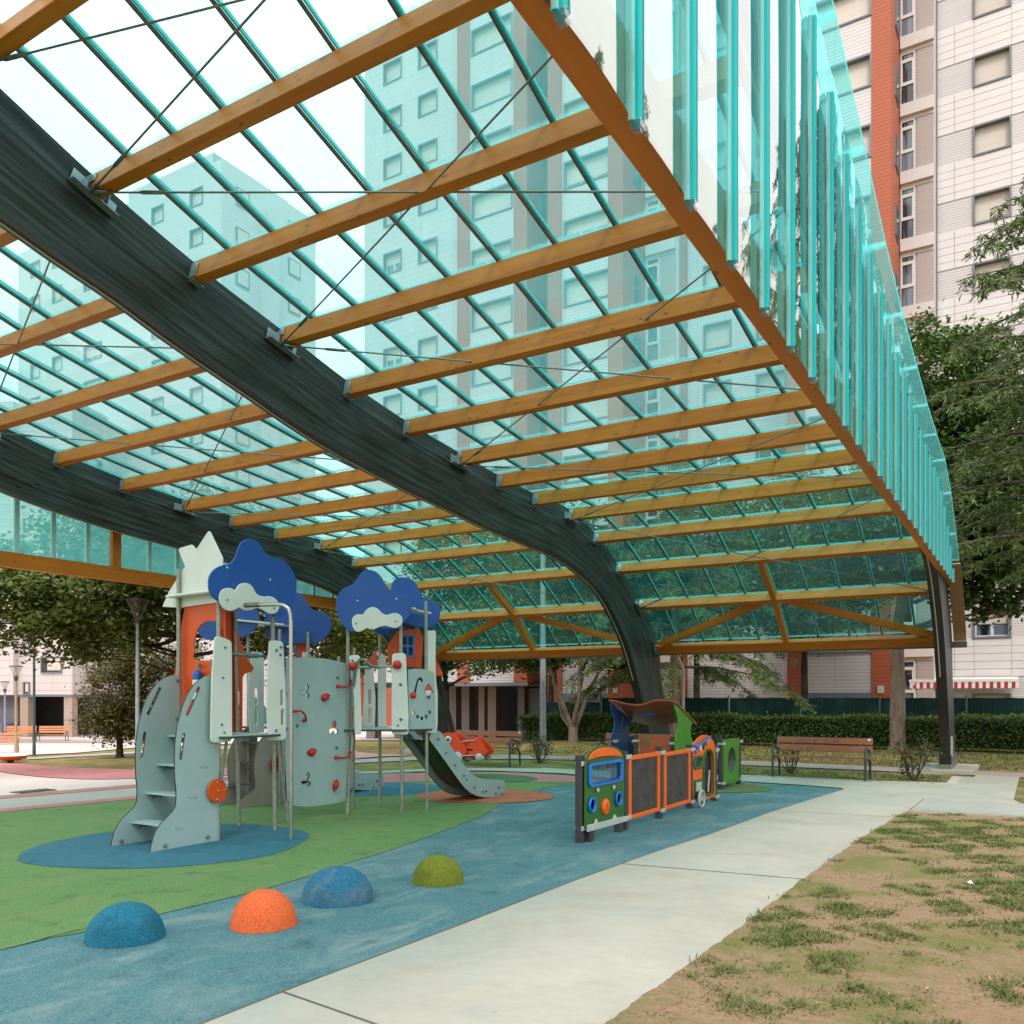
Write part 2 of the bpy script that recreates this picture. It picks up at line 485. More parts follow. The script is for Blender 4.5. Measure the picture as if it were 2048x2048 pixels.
# play equipment (HDPE / HPL boards)
M['mint'] = pmat('mint_board', (0.340, 0.455, 0.450), (0.305, 0.415, 0.412), 0.42, 3.0, 0.05, 180, dirt=0.10)
M['white'] = pmat('white_board', (0.67, 0.70, 0.66), (0.61, 0.64, 0.60), 0.40, 3.0, 0.05, 180, dirt=0.07)
M['blue'] = pmat('blue_board', (0.004, 0.085, 0.37), (0.004, 0.073, 0.32), 0.40, 3.0, 0.05, 180, dirt=0.05)
M['orange'] = pmat('orange_board', (0.66, 0.075, 0.002), (0.58, 0.062, 0.002), 0.40, 3.0, 0.05, 180, dirt=0.05)
M['edge'] = pmat('dark_board_edge', (0.022, 0.018, 0.016), rough=0.5)
M['red'] = pmat('red_grip_plastic', (0.52, 0.022, 0.010), (0.42, 0.018, 0.009), 0.35, 9, 0.05)
M['teal_post'] = pmat('green_painted_tube', (0.075, 0.135, 0.125), (0.11, 0.18, 0.165), 0.42, 12, 0.1)
M['post'] = pmat('galvanised_post', (0.245, 0.265, 0.225), (0.36, 0.37, 0.31), 0.48, 16, 0.12, metallic=0.45, dirt=0.2)
M['knob'] = pmat('bolt_cap', (0.10, 0.165, 0.16), rough=0.35)
M['nut'] = pmat('bright_bolt', (0.5, 0.5, 0.48), rough=0.3, metallic=0.8)
M['slide'] = pmat('slide_steel', (0.030, 0.048, 0.022), (0.055, 0.070, 0.035), 0.30, 4, metallic=0.35)
M['under'] = pmat('platform_underside', (0.05, 0.055, 0.05), rough=0.55)
M['train_post'] = pmat('charcoal_post', (0.034, 0.032, 0.033), (0.05, 0.047, 0.047), 0.5, 14, 0.1)
M['tgreen'] = pmat('green_panel', (0.018, 0.125, 0.006), (0.014, 0.105, 0.005), 0.38, 3, 0.04, 150)
M['lgreen'] = pmat('light_green_panel', (0.062, 0.27, 0.010), (0.050, 0.225, 0.009), 0.36, 3, 0.04, 150)
M['torange'] = pmat('bright_orange_panel', (0.86, 0.135, 0.004), (0.78, 0.115, 0.004), 0.38, 3, 0.04, 150)
M['tblue'] = pmat('mid_blue_panel', (0.012, 0.165, 0.62), (0.012, 0.145, 0.54), 0.36, 3, 0.04, 150)
M['dblue'] = pmat('dark_blue_panel', (0.008, 0.060, 0.21), (0.012, 0.07, 0.25), 0.4, 3, 0.04, 150)
M['rust'] = pmat('terracotta_panel', (0.42, 0.085, 0.020), (0.36, 0.070, 0.018), 0.45, 3, 0.04)
M['rider'] = pmat('red_orange_panel', (0.80, 0.060, 0.004), (0.70, 0.05, 0.004), 0.38, 3)
M['pwhite'] = pmat('white_paint', (0.74, 0.74, 0.72), rough=0.4)
M['lgrey'] = pmat('light_grey_plastic', (0.42, 0.42, 0.40), (0.50, 0.50, 0.48), 0.45, 8)
M['black'] = pmat('black_plastic', (0.012, 0.012, 0.013), rough=0.5)
M['rubber_grip'] = pmat('red_orange_knob', (0.62, 0.03, 0.012), rough=0.35)
M['pinkboard'] = pmat('pinkish_board', (0.40, 0.33, 0.30), rough=0.5)

def chalk_mat():
    m, t, o = newmat('chalkboard')
    v = coords(t, 'Object')
    col = mixc(t, ramp(t, noise(t, v, 5.0, 6.0, 0.7), 0.35, 0.75), (0.030, 0.024, 0.021), (0.085, 0.074, 0.068))
    s1 = noise(t, coords(t, 'Object', (1, 9, 1.6)), 3.0, 5.0, 0.75, 1.5)
    col = mixc(t, ramp(t, s1, 0.60, 0.74, (0, 0, 0), (0.55, 0.55, 0.55)), col, (0.20, 0.19, 0.19))
    s2 = noise(t, coords(t, 'Object', (1, 2.0, 9)), 2.2, 4.0, 0.8, 2.0)
    col = mixc(t, ramp(t, s2, 0.66, 0.74, (0, 0, 0), (0.5, 0.5, 0.5)), col, (0.24, 0.23, 0.23))
    return finish(m, t, o, col, 0.75)
M['chalk'] = chalk_mat()

def rubber_mat(name, c, c2, worn, grain=260.0, wear=0.5, ws=1.7):
    m, t, o = newmat(name)
    p = world_pos(t)
    g = noise(t, p, grain * 0.36, 4.0, 0.85)
    col = mixc(t, ramp(t, g, 0.38, 0.62), tuple(x * 0.42 for x in c), tuple(min(1, x * 1.6 + 0.03) for x in c2))
    a = noise(t, p, 0.8, 6.0, 0.62, 0.4)
    base = mixc(t, ramp(t, a, 0.3, 0.7), c, c2)
    col = mixc(t, 0.55, base, col)
    b = noise(t, world_pos(t, (1.0, 0.6, 1)), ws, 7.0, 0.68, 0.9)
    col = mixc(t, ramp(t, b, 0.50, 0.72, (0, 0, 0), (wear,) * 3), col, worn)
    d = noise(t, p, 3.3, 6.0, 0.7)
    col = mixc(t, ramp(t, d, 0.54, 0.74, (0, 0, 0), (0.6,) * 3), col, tuple(x * 0.40 for x in c))
    st = noise(t, world_pos(t, (2.6, 0.7, 1)), 1.1, 7.0, 0.72, 0.5)
    col = mixc(t, ramp(t, st, 0.56, 0.70, (0, 0, 0), (wear * 0.6,) * 3), col, tuple(min(0.8, x * 1.25) for x in worn))
    g2 = noise(t, p, 95.0, 3.0, 0.7)
    ad = N(t, 'Math', operation='ADD'); t.links.new(g, ad.inputs[0]); t.links.new(g2, ad.inputs[1])
    return finish(m, t, o, col, 0.9, bump(t, ad.outputs[0], 0.8, 0.006), spec=0.25)
M['rub_blue'] = rubber_mat('blue_rubber', (0.045, 0.125, 0.150), (0.085, 0.195, 0.220), (0.220, 0.270, 0.275), wear=0.85)
M['rub_blue2'] = rubber_mat('blue_rubber_patch', (0.018, 0.100, 0.150), (0.034, 0.140, 0.195), (0.065, 0.175, 0.225), wear=0.55)
M['rub_green'] = rubber_mat('green_rubber', (0.080, 0.165, 0.055), (0.130, 0.225, 0.075), (0.185, 0.220, 0.090), wear=0.6)
M['rub_orange'] = rubber_mat('terracotta_rubber', (0.34, 0.092, 0.046), (0.42, 0.125, 0.065), (0.33, 0.16, 0.11), wear=0.4)
M['rub_pink'] = rubber_mat('pink_rubber', (0.36, 0.135, 0.135), (0.43, 0.175, 0.175), (0.43, 0.25, 0.24), wear=0.5)
M['rub_dkgreen'] = rubber_mat('dark_green_rubber', (0.058, 0.115, 0.052), (0.085, 0.145, 0.065), (0.11, 0.14, 0.08), wear=0.4)
M['rub_olive'] = rubber_mat('olive_rubber', (0.115, 0.150, 0.060), (0.145, 0.180, 0.075), (0.15, 0.16, 0.09), wear=0.4)
M['dome_blue'] = rubber_mat('dome_blue', (0.003, 0.100, 0.170), (0.008, 0.140, 0.225), (0.03, 0.16, 0.24), wear=0.35)
M['dome_orange'] = rubber_mat('dome_orange', (0.68, 0.090, 0.022), (0.84, 0.130, 0.035), (0.70, 0.17, 0.08), wear=0.25)
M['dome_worn'] = rubber_mat('dome_worn_blue', (0.012, 0.110, 0.20), (0.022, 0.145, 0.25), (0.150, 0.185, 0.205), wear=1.0, ws=5.0)
M['dome_green'] = rubber_mat('dome_olive', (0.120, 0.140, 0.008), (0.160, 0.180, 0.014), (0.15, 0.15, 0.03), wear=0.25)

def concrete_mat(name, c, c2, stain, blue=0.0, bscale=50):
    m, t, o = newmat(name)
    p = world_pos(t)
    col = mixc(t, ramp(t, noise(t, p, 0.75, 6.0, 0.6, 0.5), 0.32, 0.70), c, c2)
    col = mixc(t, ramp(t, noise(t, p, 1.0, 7.0, 0.66, 0.5), 0.50, 0.72, (0, 0, 0), (0.55,) * 3), col, stain)
    rim = noise(t, world_pos(t, (0.9, 0.9, 1)), 1.15, 5.0, 0.55, 1.4)
    rb = N(t, 'ValToRGB'); e = rb.color_ramp.elements
    e[0].position = 0.525; e[0].color = (0, 0, 0, 1); e[1].position = 0.545; e[1].color = (0, 0, 0, 1)
    k = rb.color_ramp.elements.new(0.535); k.color = (0.08, 0.08, 0.08, 1)
    t.links.new(rim, rb.inputs['Fac'])
    col = mixc(t, rb.outputs['Color'], col, tuple(min(0.8, x * 1.3) for x in c2))
    if blue > 0:
        # blue dust trodden out of the rubber
        bl = noise(t, world_pos(t, (0.8, 0.5, 1)), 1.6, 6.0, 0.7, 0.6)
        col = mixc(t, ramp(t, bl, 0.50, 0.72, (0, 0, 0), (blue,) * 3), col, (0.25, 0.38, 0.42))
    fg = noise(t, p, 170.0, 3.0, 0.7)
    col = mixc(t, ramp(t, fg, 0.30, 0.7, (0.25,) * 3, (0, 0, 0)), col, tuple(x * 0.62 for x in c))
    mid = noise(t, p, 9.0, 6.0, 0.75)
    col = mixc(t, ramp(t, mid, 0.35, 0.75, (0.28,) * 3, (0, 0, 0)), col, tuple(x * 0.70 for x in c))
    sp = noise(t, p, 42.0, 2.0, 0.5)
    col = mixc(t, ramp(t, sp, 0.73, 0.77, (0, 0, 0), (0.6,) * 3), col, (0.10, 0.09, 0.08))
    return finish(m, t, o, col, 0.82, bump(t, fg, 0.25, 0.003), spec=0.3)
M['concrete'] = concrete_mat('path_concrete', (0.385, 0.355, 0.300), (0.475, 0.445, 0.385), (0.275, 0.235, 0.175), 0.45)
M['concrete_w'] = concrete_mat('warm_concrete', (0.52, 0.45, 0.38), (0.60, 0.53, 0.46), (0.42, 0.36, 0.30))
M['concrete_g'] = concrete_mat('grey_concrete', (0.33, 0.33, 0.30), (0.42, 0.41, 0.37), (0.27, 0.26, 0.23))
M['plaza'] = concrete_mat('plaza_concrete', (0.56, 0.48, 0.45), (0.64, 0.56, 0.53), (0.50, 0.42, 0.39))
M['pinkpath'] = concrete_mat('pinkish_asphalt', (0.38, 0.29, 0.27), (0.44, 0.34, 0.32), (0.33, 0.26, 0.24))

def soil_mat(name, soil, soil2, grass, grass2, lo, hi):
    m, t, o = newmat(name)
    p = world_pos(t)
    a = noise(t, p, 1.1, 7.0, 0.66, 0.5)
    s = mixc(t, ramp(t, noise(t, p, 26.0, 6.0, 0.75), 0.32, 0.70), soil, soil2)
    s = mixc(t, ramp(t, noise(t, world_pos(t, (70, 160, 1)), 1.0, 3.0, 0.8, 2.0), 0.56, 0.68, (0, 0, 0), (0.7,) * 3), s, tuple(min(.8, x * 1.75) for x in soil2))
    s = mixc(t, ramp(t, noise(t, p, 60.0, 4.0, 0.8), 0.58, 0.70, (0, 0, 0), (0.8,) * 3), s, tuple(x * 0.35 for x in soil))
    g = mixc(t, ramp(t, noise(t, p, 55.0, 4.0, 0.7), 0.3, 0.72), grass, grass2)
    col = mixc(t, ramp(t, a, lo, hi), s, g)
    h = noise(t, p, 48.0, 5.0, 0.8)
    return finish(m, t, o, col, 0.95, bump(t, h, 1.0, 0.02), spec=0.15)
M['dirt'] = soil_mat('dry_soil', (0.235, 0.150, 0.088), (0.40, 0.275, 0.175), (0.135, 0.150, 0.045), (0.25, 0.215, 0.085), 0.46, 0.62)
M['lawn'] = soil_mat('thin_lawn', (0.24, 0.17, 0.075), (0.34, 0.25, 0.12), (0.085, 0.110, 0.026), (0.150, 0.170, 0.045), 0.38, 0.62)
# ------------------------------------------------------------------ ground and surfaces (setting)
def strip_grid(name, us, vs, z, mat, kind='structure'):
    mb = MB()
    nv = len(vs)
    mb.v = [(u, v, zg(u) + z) for u in us for v in vs]
    for i in range(len(us) - 1):
        for j in range(nv - 1):
            mb.f.append([i * nv + j, (i + 1) * nv + j, (i + 1) * nv + j + 1, i * nv + j + 1]); mb.mi.append(0); mb.uv.append(None); mb.smooth.append(True)
    o = mb.build(name, mat); tag(o, kind=kind); return o
us = [-600, -300, -150] + list(range(-110, -14, 1)) + [-14, 0, 30, 90, 300, 600]
vs = [-300, -100, -30, 0, 15, 30, 60, 120, 300, 900]
strip_grid('ground', us, vs, -0.012, M['lawn'])

def patch(name, pts, z, mat, kind='structure', grid=1.0):
    """flat sheet with an arbitrary outline, draped over the ground"""
    bm = bmesh.new()
    vs_ = [bm.verts.new((p[0], p[1], 0)) for p in pts]
    tris = tessellate_polygon([[Vector((p[0], p[1], 0)) for p in pts]])
    for tr in tris:
        try:
            f = bm.faces.new([vs_[i] for i in tr])
        except ValueError: pass
    lo = min(p[0] for p in pts)
    if lo < -15:
        k = -15.0
        while k > lo:
            bmesh.ops.bisect_plane(bm, geom=bm.verts[:] + bm.edges[:] + bm.faces[:], plane_co=(k, 0, 0), plane_no=(1, 0, 0))
            k -= grid
    bmesh.ops.recalc_face_normals(bm, faces=bm.faces[:])
    for f in bm.faces:
        if f.normal.z < 0: f.normal_flip()
    for v in bm.verts: v.co.z = zg(v.co.x) + z
    me = bpy.data.meshes.new(name); bm.to_mesh(me); bm.free(); me.materials.append(mat)
    o = link(name, me); tag(o, kind=kind); return o

gb = [(-5.55, -6), (-5.58, 3.0), (-5.60, 3.25), (-5.52, 3.54), (-5.50, 4.1), (-5.48, 4.6), (-5.47, 5.08), (-5.53, 5.67), (-5.65, 6.34), (-5.75, 7.1), (-6.04, 8.5), (-6.33, 9.7), (-6.80, 11.0), (-7.1, 12.0), (-7.29, 12.9), (-7.36, 13.65), (-7.1, 14.1), (-6.2, 14.6)]
gb = smooth_loop(gb, 5, closed=False)
# blue rubber: the whole play floor
blue = [(-3.45, -6), (-3.47, 3.5), (-3.43, 5.0), (-3.41, 6.7), (-3.34, 8.3), (-3.22, 9.8), (-3.12, 12.1), (-2.95, 14.2), (-2.80, 15.75), (-2.86, 15.95), (-3.6, 16.13), (-4.57, 16.22), (-5.4, 16.12), (-6.2, 15.5), (-7.2, 15.3), (-13.0, 14.4), (-14, 8), (-13, -6)]
patch('rubber_floor', blue, 0.004, M['rub_blue'])
# worn black edge strip where the rubber meets the path
patch('rubber_edge', [(-3.47, -6), (-3.49, 3.5), (-3.45, 5.0), (-3.43, 6.7), (-3.36, 8.3), (-3.24, 9.8), (-3.14, 12.1), (-2.97, 14.2), (-2.83, 15.75), (-2.80, 15.75), (-2.95, 14.2), (-3.12, 12.1), (-3.22, 9.8), (-3.34, 8.3), (-3.41, 6.7), (-3.43, 5.0), (-3.47, 3.5), (-3.45, -6)], 0.008, M['bar_dark'])
green = gb + [(-6.5, 15.2), (-8.5, 15.6), (-11.6, 13.0), (-12.0, 10.5), (-12.05, 8.5), (-12.28, 6.6), (-12.9, 3.0), (-13.0, -6)]
patch('green_rubber_floor', green, 0.009, M['rub_green'])
patch('blue_rubber_patch', smooth_loop([(-8.76, 4.92), (-8.2, 4.70), (-7.34, 4.95), (-6.78, 5.5), (-6.60, 6.3), (-7.15, 7.35), (-7.9, 7.62), (-8.57, 7.51), (-9.2, 6.9), (-9.35, 6.2), (-9.18, 5.43)], 8), 0.013, M['rub_blue2'])
patch('terracotta_rubber_patch', [(-7.58 + 1.12 * math.cos(a) * math.cos(R(24)) - 0.98 * math.sin(a) * math.sin(R(24)), 11.75 + 1.12 * math.cos(a) * math.sin(R(24)) + 0.98 * math.sin(a) * math.cos(R(24))) for a in [2 * PI * k / 48 for k in range(48)]], 0.014, M['rub_orange'])
patch('blue_rubber_disc', circ((-9.9, 11.7), 1.25, 40, 1.15), 0.013, M['rub_blue2'])
patch('pink_rubber_patch', smooth_loop([(-12.1, 10.0), (-11.2, 11.4), (-9.9, 13.2), (-8.6, 14.0), (-7.9, 14.15), (-7.3, 14.5), (-6.9, 15.0), (-7.3, 15.4), (-8.4, 15.7), (-9.8, 15.6), (-11.2, 14.4), (-12.1, 12.6)], 6), 0.014, M['rub_pink'])
patch('dark_green_rubber_disc', circ((-9.3, 14.35), 1.15, 40, 0.85), 0.018, M['rub_dkgreen'])
patch('olive_rubber_disc', circ((-5.0, 15.05), 1.15, 40, 0.95), 0.013, M['rub_olive'])
# concrete walk along the canopy and round the play floor
walk = [(-1.80, -6), (-1.77, 4.0), (-1.73, 5.6), (-1.71, 7.8), (-1.66, 10.2), (-1.52, 13.0), (-1.48, 13.22), (-1.15, 13.17), (0.6, 13.4), (0.6, 15.25), (-0.15, 15.0), (-0.25, 15.6), (-0.22, 20.05), (-1.0, 20.1), (-1.0, 19.55), (-1.38, 19.5), (-1.37, 17.9), (-2.73, 17.55), (-3.5, 17.65), (-5.6, 17.5), (-7.4, 17.0), (-9.4, 16.95), (-10.6, 16.4), (-11.6, 15.4), (-12.4, 13.9), (-12.2, 13.7), (-11.2, 15.0), (-10.2, 15.85), (-8.4, 16.1), (-7.2, 15.6), (-6.1, 15.9), (-5.4, 16.20), (-4.57, 16.30), (-3.6, 16.20), (-2.86, 16.0), (-2.79, 15.75), (-2.94, 14.2), (-3.11, 12.1), (-3.21, 9.8), (-3.33, 8.3), (-3.40, 6.7), (-3.42, 5.0), (-3.46, 3.5), (-3.44, -6)]
patch('concrete_path', walk, 0.012, M['concrete'])
patch('grey_concrete_path', [(-1.46, 13.28), (0.6, 13.45), (3.5, 13.9), (3.5, 15.4), (0.6, 15.15), (-0.3, 14.95), (-1.40, 14.85)], 0.017, M['concrete_g'])
patch('warm_concrete_edge', [(-1.38, 19.5), (-1.37, 17.95), (-2.73, 17.60), (-3.5, 17.70), (-5.6, 17.55), (-7.4, 17.05), (-9.4, 17.0), (-9.4, 16.86), (-7.4, 16.9), (-5.6, 17.4), (-3.5, 17.55), (-2.73, 17.45), (-1.2, 17.75), (-1.22, 19.5)], 0.017, M['concrete_w'])
# joints sawn in the walk
M['joint'] = pmat('joint_shadow', (0.10, 0.095, 0.085), rough=0.9)  # dark tone of the sawn joints
for (a, b) in (((-1.74, 5.05), (-3.44, 3.98)), ((-1.70, 6.55 + 0.02), (-3.36, 8.05)), ((-1.50, 13.15), (-1.42, 14.9)), ((-1.78, 2.2), (-3.47, 2.75))):
    pass
jm = MB()
for (a, b) in (((-3.47, 3.36), (-2.6, 3.24)), ((-2.6, 3.24), (-1.78, 3.05)), ((-3.36, 7.62), (-1.70, 7.79)), ((-1.485, 13.25), (-1.455, 14.93)), ((-3.05, 12.3), (-1.55, 12.45))):
    a = Vector((a[0], a[1], 0.0155)); b = Vector((b[0], b[1], 0.0155)); d = (b - a).normalized(); s_ = Vector((-d.y, d.x, 0)) * 0.007
    jm.add([a - s_, b - s_, b + s_, a + s_], [(0, 1, 2, 3)])
tag(jm.build('path_joint', M['joint']), kind='structure')
# bare soil with thin grass on the right of the walk
se = [(-1.80, -6), (-1.77, 4.0), (-1.73, 5.6), (-1.71, 7.8), (-1.66, 10.2), (-1.52, 13.0), (-1.46, 13.16), (-1.15, 13.13), (0.6, 13.36), (3.6, 13.86)]
rs_ = random.Random(8); edge = []
for a, b in zip(se[:-1], se[1:]):                   # crumbled edge creeping over the slab
    a = Vector(a); b = Vector(b); n_ = max(2, int((b - a).length / 0.05)); d_ = (b - a).normalized(); nn_ = Vector((-d_.y, d_.x))
    for k in range(n_):
        q = a + (b - a) * k / n_
        edge.append(tuple(q + nn_ * (0.004 * math.sin(q.y * 5.3 + q.x) + 0.005 * math.sin(q.y * 13.1 + 2) + rs_.uniform(-.006, .010))))
patch('soil', edge + [(14, 15), (14, -6)], 0.019, M['dirt'])
# pinkish walk and lawn strips behind, plaza on the left
patch('pink_asphalt_path', [(3, 20.9), (-0.14, 20.0), (-4.0, 20.26), (-8.2, 20.3), (-11.5, 19.3), (-13.4, 17.6), (-14.2, 15.8), (-12.4, 14.2), (-13.2, 13.9), (-15.2, 15.6), (-14.6, 18.2), (-12.6, 20.35), (-8.6, 21.6), (-4.2, 21.55), (-0.15, 21.2), (3, 22.0)], 0.010, M['pinkpath'])
patch('pink_rubber_path', [(-12.03, 8.55), (-12.26, 6.62), (-12.9, 3), (-13.3, 3), (-12.6, 6.78), (-12.38, 8.8), (-12.1, 11.0), (-11.6, 13.2), (-11.3, 13.0)], 0.014, M['rub_pink'])
patch('grey_concrete_band', [(-12.40, 8.82), (-12.62, 6.80), (-13.4, 3), (-14.6, 3), (-13.85, 7.45), (-13.55, 9.63), (-13.0, 12.2), (-12.1, 13.6), (-11.65, 13.2), (-12.12, 11.0)], 0.012, M['concrete_g'])
patch('pink_rubber_band', [(-13.57, 9.64), (-13.87, 7.46), (-14.6, 3), (-15.0, 3), (-14.25, 7.68), (-14.0, 9.95), (-13.3, 12.6), (-12.9, 12.4)], 0.016, M['rub_pink'])
patch('white_plaza', [(-14.05, 9.96), (-14.3, 7.68), (-15.0, 3), (-40, 10), (-40, 19), (-27.6, 14.9), (-14.92, 10.6), (-13.6, 12.4)], 0.014, M['plaza'])
patch('pink_rubber_walk', [(-13.62, 12.45), (-14.95, 10.65), (-27.6, 14.95), (-40, 19.05), (-40, 20), (-33.8, 18.26), (-31.3, 17.96), (-22.46, 15.96), (-16.5, 14.6), (-14.0, 14.6), (-13.2, 13.6)], 0.022, M['rub_pink'])
patch('grey_footpath', [(-35.6, 10), (-35.46, 19.4), (-34.7, 24.6), (-33.5, 32), (-35, 32.2), (-36.4, 25.9), (-36.7, 20.0), (-36.9, 10)], 0.02, M['concrete_g'])
patch('pink_asphalt_branch', [(-14.6, 18.8), (-22.5, 25.7), (-30, 34), (-31.2, 32.8), (-23.4, 24.2), (-15.4, 17.2)], 0.018, M['pinkpath'])
patch('far_plaza', [(-40, 5), (-39.5, 21.3), (-38.3, 24), (-40.2, 28.6), (-38.5, 34), (-36.5, 38.6), (-29, 38.6), (-27, 38.5), (-27, 60), (-60, 80), (-130, 70), (-120, 5)], 0.03, M['plaza'], grid=2.0)
patch('plaza_band', [(-45.3, 32.2), (-47.7, 33.9), (-59.6, 32.2), (-70, 30), (-66, 26), (-53.2, 28.7)], 0.055, M['pinkpath'], grid=2.0)

# iron drain cover let into the plaza
dr = MB(); dr.box((-14.45, 8.35, 0.022), (0.32, 0.62, 0.012))
for k in range(7): dr.box((-14.45, 8.10 + 0.083 * k, 0.031), (0.24, 0.03, 0.008))
tag(dr.build('drain_grate', M['gutter']), 'dark iron drain grate let into the pale plaza on the left', 'drain grate')
# ------------------------------------------------------------------ canopy
# lower camera-side corner of every purlin, along the roof section (v, z); index 0 is the first above the picture
PUR = [(4.05, 7.19), (5.316, 6.745), (6.58, 6.385), (7.912, 6.105), (9.172, 5.835), (10.51, 5.635), (11.93, 5.497), (13.204, 5.388), (14.521, 5.318), (16.005, 5.295), (17.204, 5.018), (18.396, 4.506), (19.664, 3.787), (20.774, 2.896)]
TOP = [(1.4, 7.86), (2.75, 7.58)]
SEC = TOP + PUR
UA, UB, UC = -8.27, -15.25, -1.70      # faces the purlins meet
PD, PW = 0.235, 0.125
def frame_at(i):
    a = Vector(SEC[max(i - 1, 0)]); b = Vector(SEC[min(i + 1, len(SEC) - 1)])
    t = (b - a).normalized()
    if i == len(SEC) - 1: t = (Vector(SEC[-1]) - Vector(SEC[-2])).normalized(); t = (t + Vector((0.30, -0.95)) * 0.5).normalized()
    n = Vector((-t.y, t.x))
    return t, n
canopy = thing('canopy', 'large glass canopy on dark curved timber arches with orange larch purlins over the playground', 'canopy', (-8.3, 20.9, 0))

GL = []     # glass line, just above the purlins
for i, p in enumerate(SEC):
    t, n = frame_at(i); GL.append(Vector(p) + t * PW / 2 + n * (PD + 0.055))
# mirrored crown so that the roof does not stop at the picture's edge
VC = 0.2
def mir(p): return Vector((2 * VC - p[0], p[1]))

# --- purlins (one mesh per bay, copied along the section)
def purlin_mesh(length, name, pw=PW, pd=PD):
    mb = MB(); mb.box((0, 0, 0), (length, pw, pd))
    bm_me = mb.mesh(name, M['larch'])
    bm = bmesh.new(); bm.from_mesh(bm_me)
    bmesh.ops.bevel(bm, geom=bm.edges[:], offset=0.006, segments=1, affect='EDGES'); bm.to_mesh(bm_me); bm.free()
    return bm_me
pm_ac = purlin_mesh(UC - UA - 0.01, 'purlin'); pm_ab = purlin_mesh(UA - 0.20 - UB - 0.01, 'purlin')
ev_ac = purlin_mesh(UC - UA - 0.01, 'eave_beam', 0.25, 0.14); ev_ab = purlin_mesh(UA - 0.20 - UB - 0.01, 'eave_beam', 0.25, 0.14)
hb = MB()
hb.box((0.0, 0, 0), (0.05, 0.155, 0.20)); hb.box((0.055, -0.073, 0.0), (0.10, 0.006, 0.17)); hb.box((0.055, 0.073, 0.0), (0.10, 0.006, 0.17)); hb.box((0.04, 0, -0.128), (0.085, 0.15, 0.008))
hanger_me = hb.mesh('hanger', M['bracket'])
for k in range(6): hb.box((0.092, -0.078, -0.06 + 0.025 * k), (0.008, 0.004, 0.008))
xb = MB()                                            # folded plate that also takes the tie rods
xb.box((0.006, 0.0, -0.05), (0.012, 0.50, 0.15)); xb.box((0.05, 0.0, -0.128), (0.10, 0.52, 0.010)); xb.box((0.05, -0.12, -0.05), (0.09, 0.008, 0.16)); xb.box((0.05, 0.12, -0.05), (0.09, 0.008, 0.16)); xb.box((0.055, -0.072, 0.06), (0.09, 0.008, 0.10)); xb.box((0.055, 0.072, 0.06), (0.09, 0.008, 0.10))
tie_me = xb.mesh('tie_plate', M['bracket'])
TIE = {1, 3, 6, 9, 12}                               # purlins (numbered from the first in the picture) with tie plates
def sec_rot(t): return (math.atan2(t.y, t.x), 0, 0)
for i, p in enumerate(SEC):
    t, n = frame_at(i)
    c = Vector(p) + t * PW / 2 + n * PD / 2
    k = i - len(TOP)
    last = i == len(SEC) - 1
    if last: c = Vector(p) + t * 0.125 + n * 0.07
    for (x0, x1, me) in ((UA, UC, ev_ac if last else pm_ac), (UB, UA - 0.20, ev_ab if last else pm_ab)):
        o = link('eave_beam' if last else 'purlin', me, canopy, ((x0 + x1) / 2, c.x, c.y), sec_rot(t))
        h_ = link('hanger', tie_me if k in TIE else hanger_me, o, (0, 0, 0))
        h_.location = (-(x1 - x0) / 2 + 0.012, 0, -0.015)
    if i < 2:                                         # two more over the crown
        cm = mir(c)
        for (x0, x1, me) in ((UA, UC, pm_ac), (UB, UA - 0.20, pm_ab)):
            link('purlin', me, canopy, ((x0 + x1) / 2, cm.x, cm.y), sec_rot(Vector((t.x, -t.y))))

# --- arches: straight glulam blanks with a curved soffit
INTR = [(1.2, 6.66), (3.0, 6.42), (4.2, 6.19), (5.062, 5.98), (5.75, 5.826), (6.40, 5.64), (7.66, 5.34), (8.56, 5.13), (9.60, 4.965), (10.8, 4.825), (11.9, 4.735), (12.9, 4.635), (14.3, 4.55), (15.3, 4.49), (16.2, 4.375), (16.9, 4.21), (17.5, 4.02), (18.1, 3.70), (18.65, 3.28), (19.1, 2.87), (19.55, 2.28), (19.98, 1.60), (20.35, 0.98), (20.62, 0.12)]
EXTR = []
for i, p in enumerate(SEC):
    t, n = frame_at(i); EXTR.append(tuple(Vector(p) + t * PW / 2 + n * (PD + 0.0)))
EXTR[-1] = (21.06, 3.02)
EXTR += [(21.24, 2.2), (21.62, 1.3), (21.95, 0.6), (22.08, 0.12)]
INTR = [tuple(mir(INTR[0]))] + INTR; EXTR = [tuple(mir(EXTR[0]))] + EXTR
def resample(pl, n):
    pl = [Vector(p) for p in pl]; d = [0.0]
    for a, b in zip(pl[:-1], pl[1:]): d.append(d[-1] + (b - a).length)
    out = []
    for k in range(n):
        s = d[-1] * k / (n - 1); j = 0
        while j < len(d) - 2 and d[j + 1] < s: j += 1
        f = (s - d[j]) / max(1e-9, d[j + 1] - d[j]); out.append(pl[j].lerp(pl[j + 1], f))
    return out, d[-1]
I_s = resample(smooth_loop(INTR, 5, closed=False), 90)[0]
E_s, elen = resample(smooth_loop(EXTR, 5, closed=False), 90)
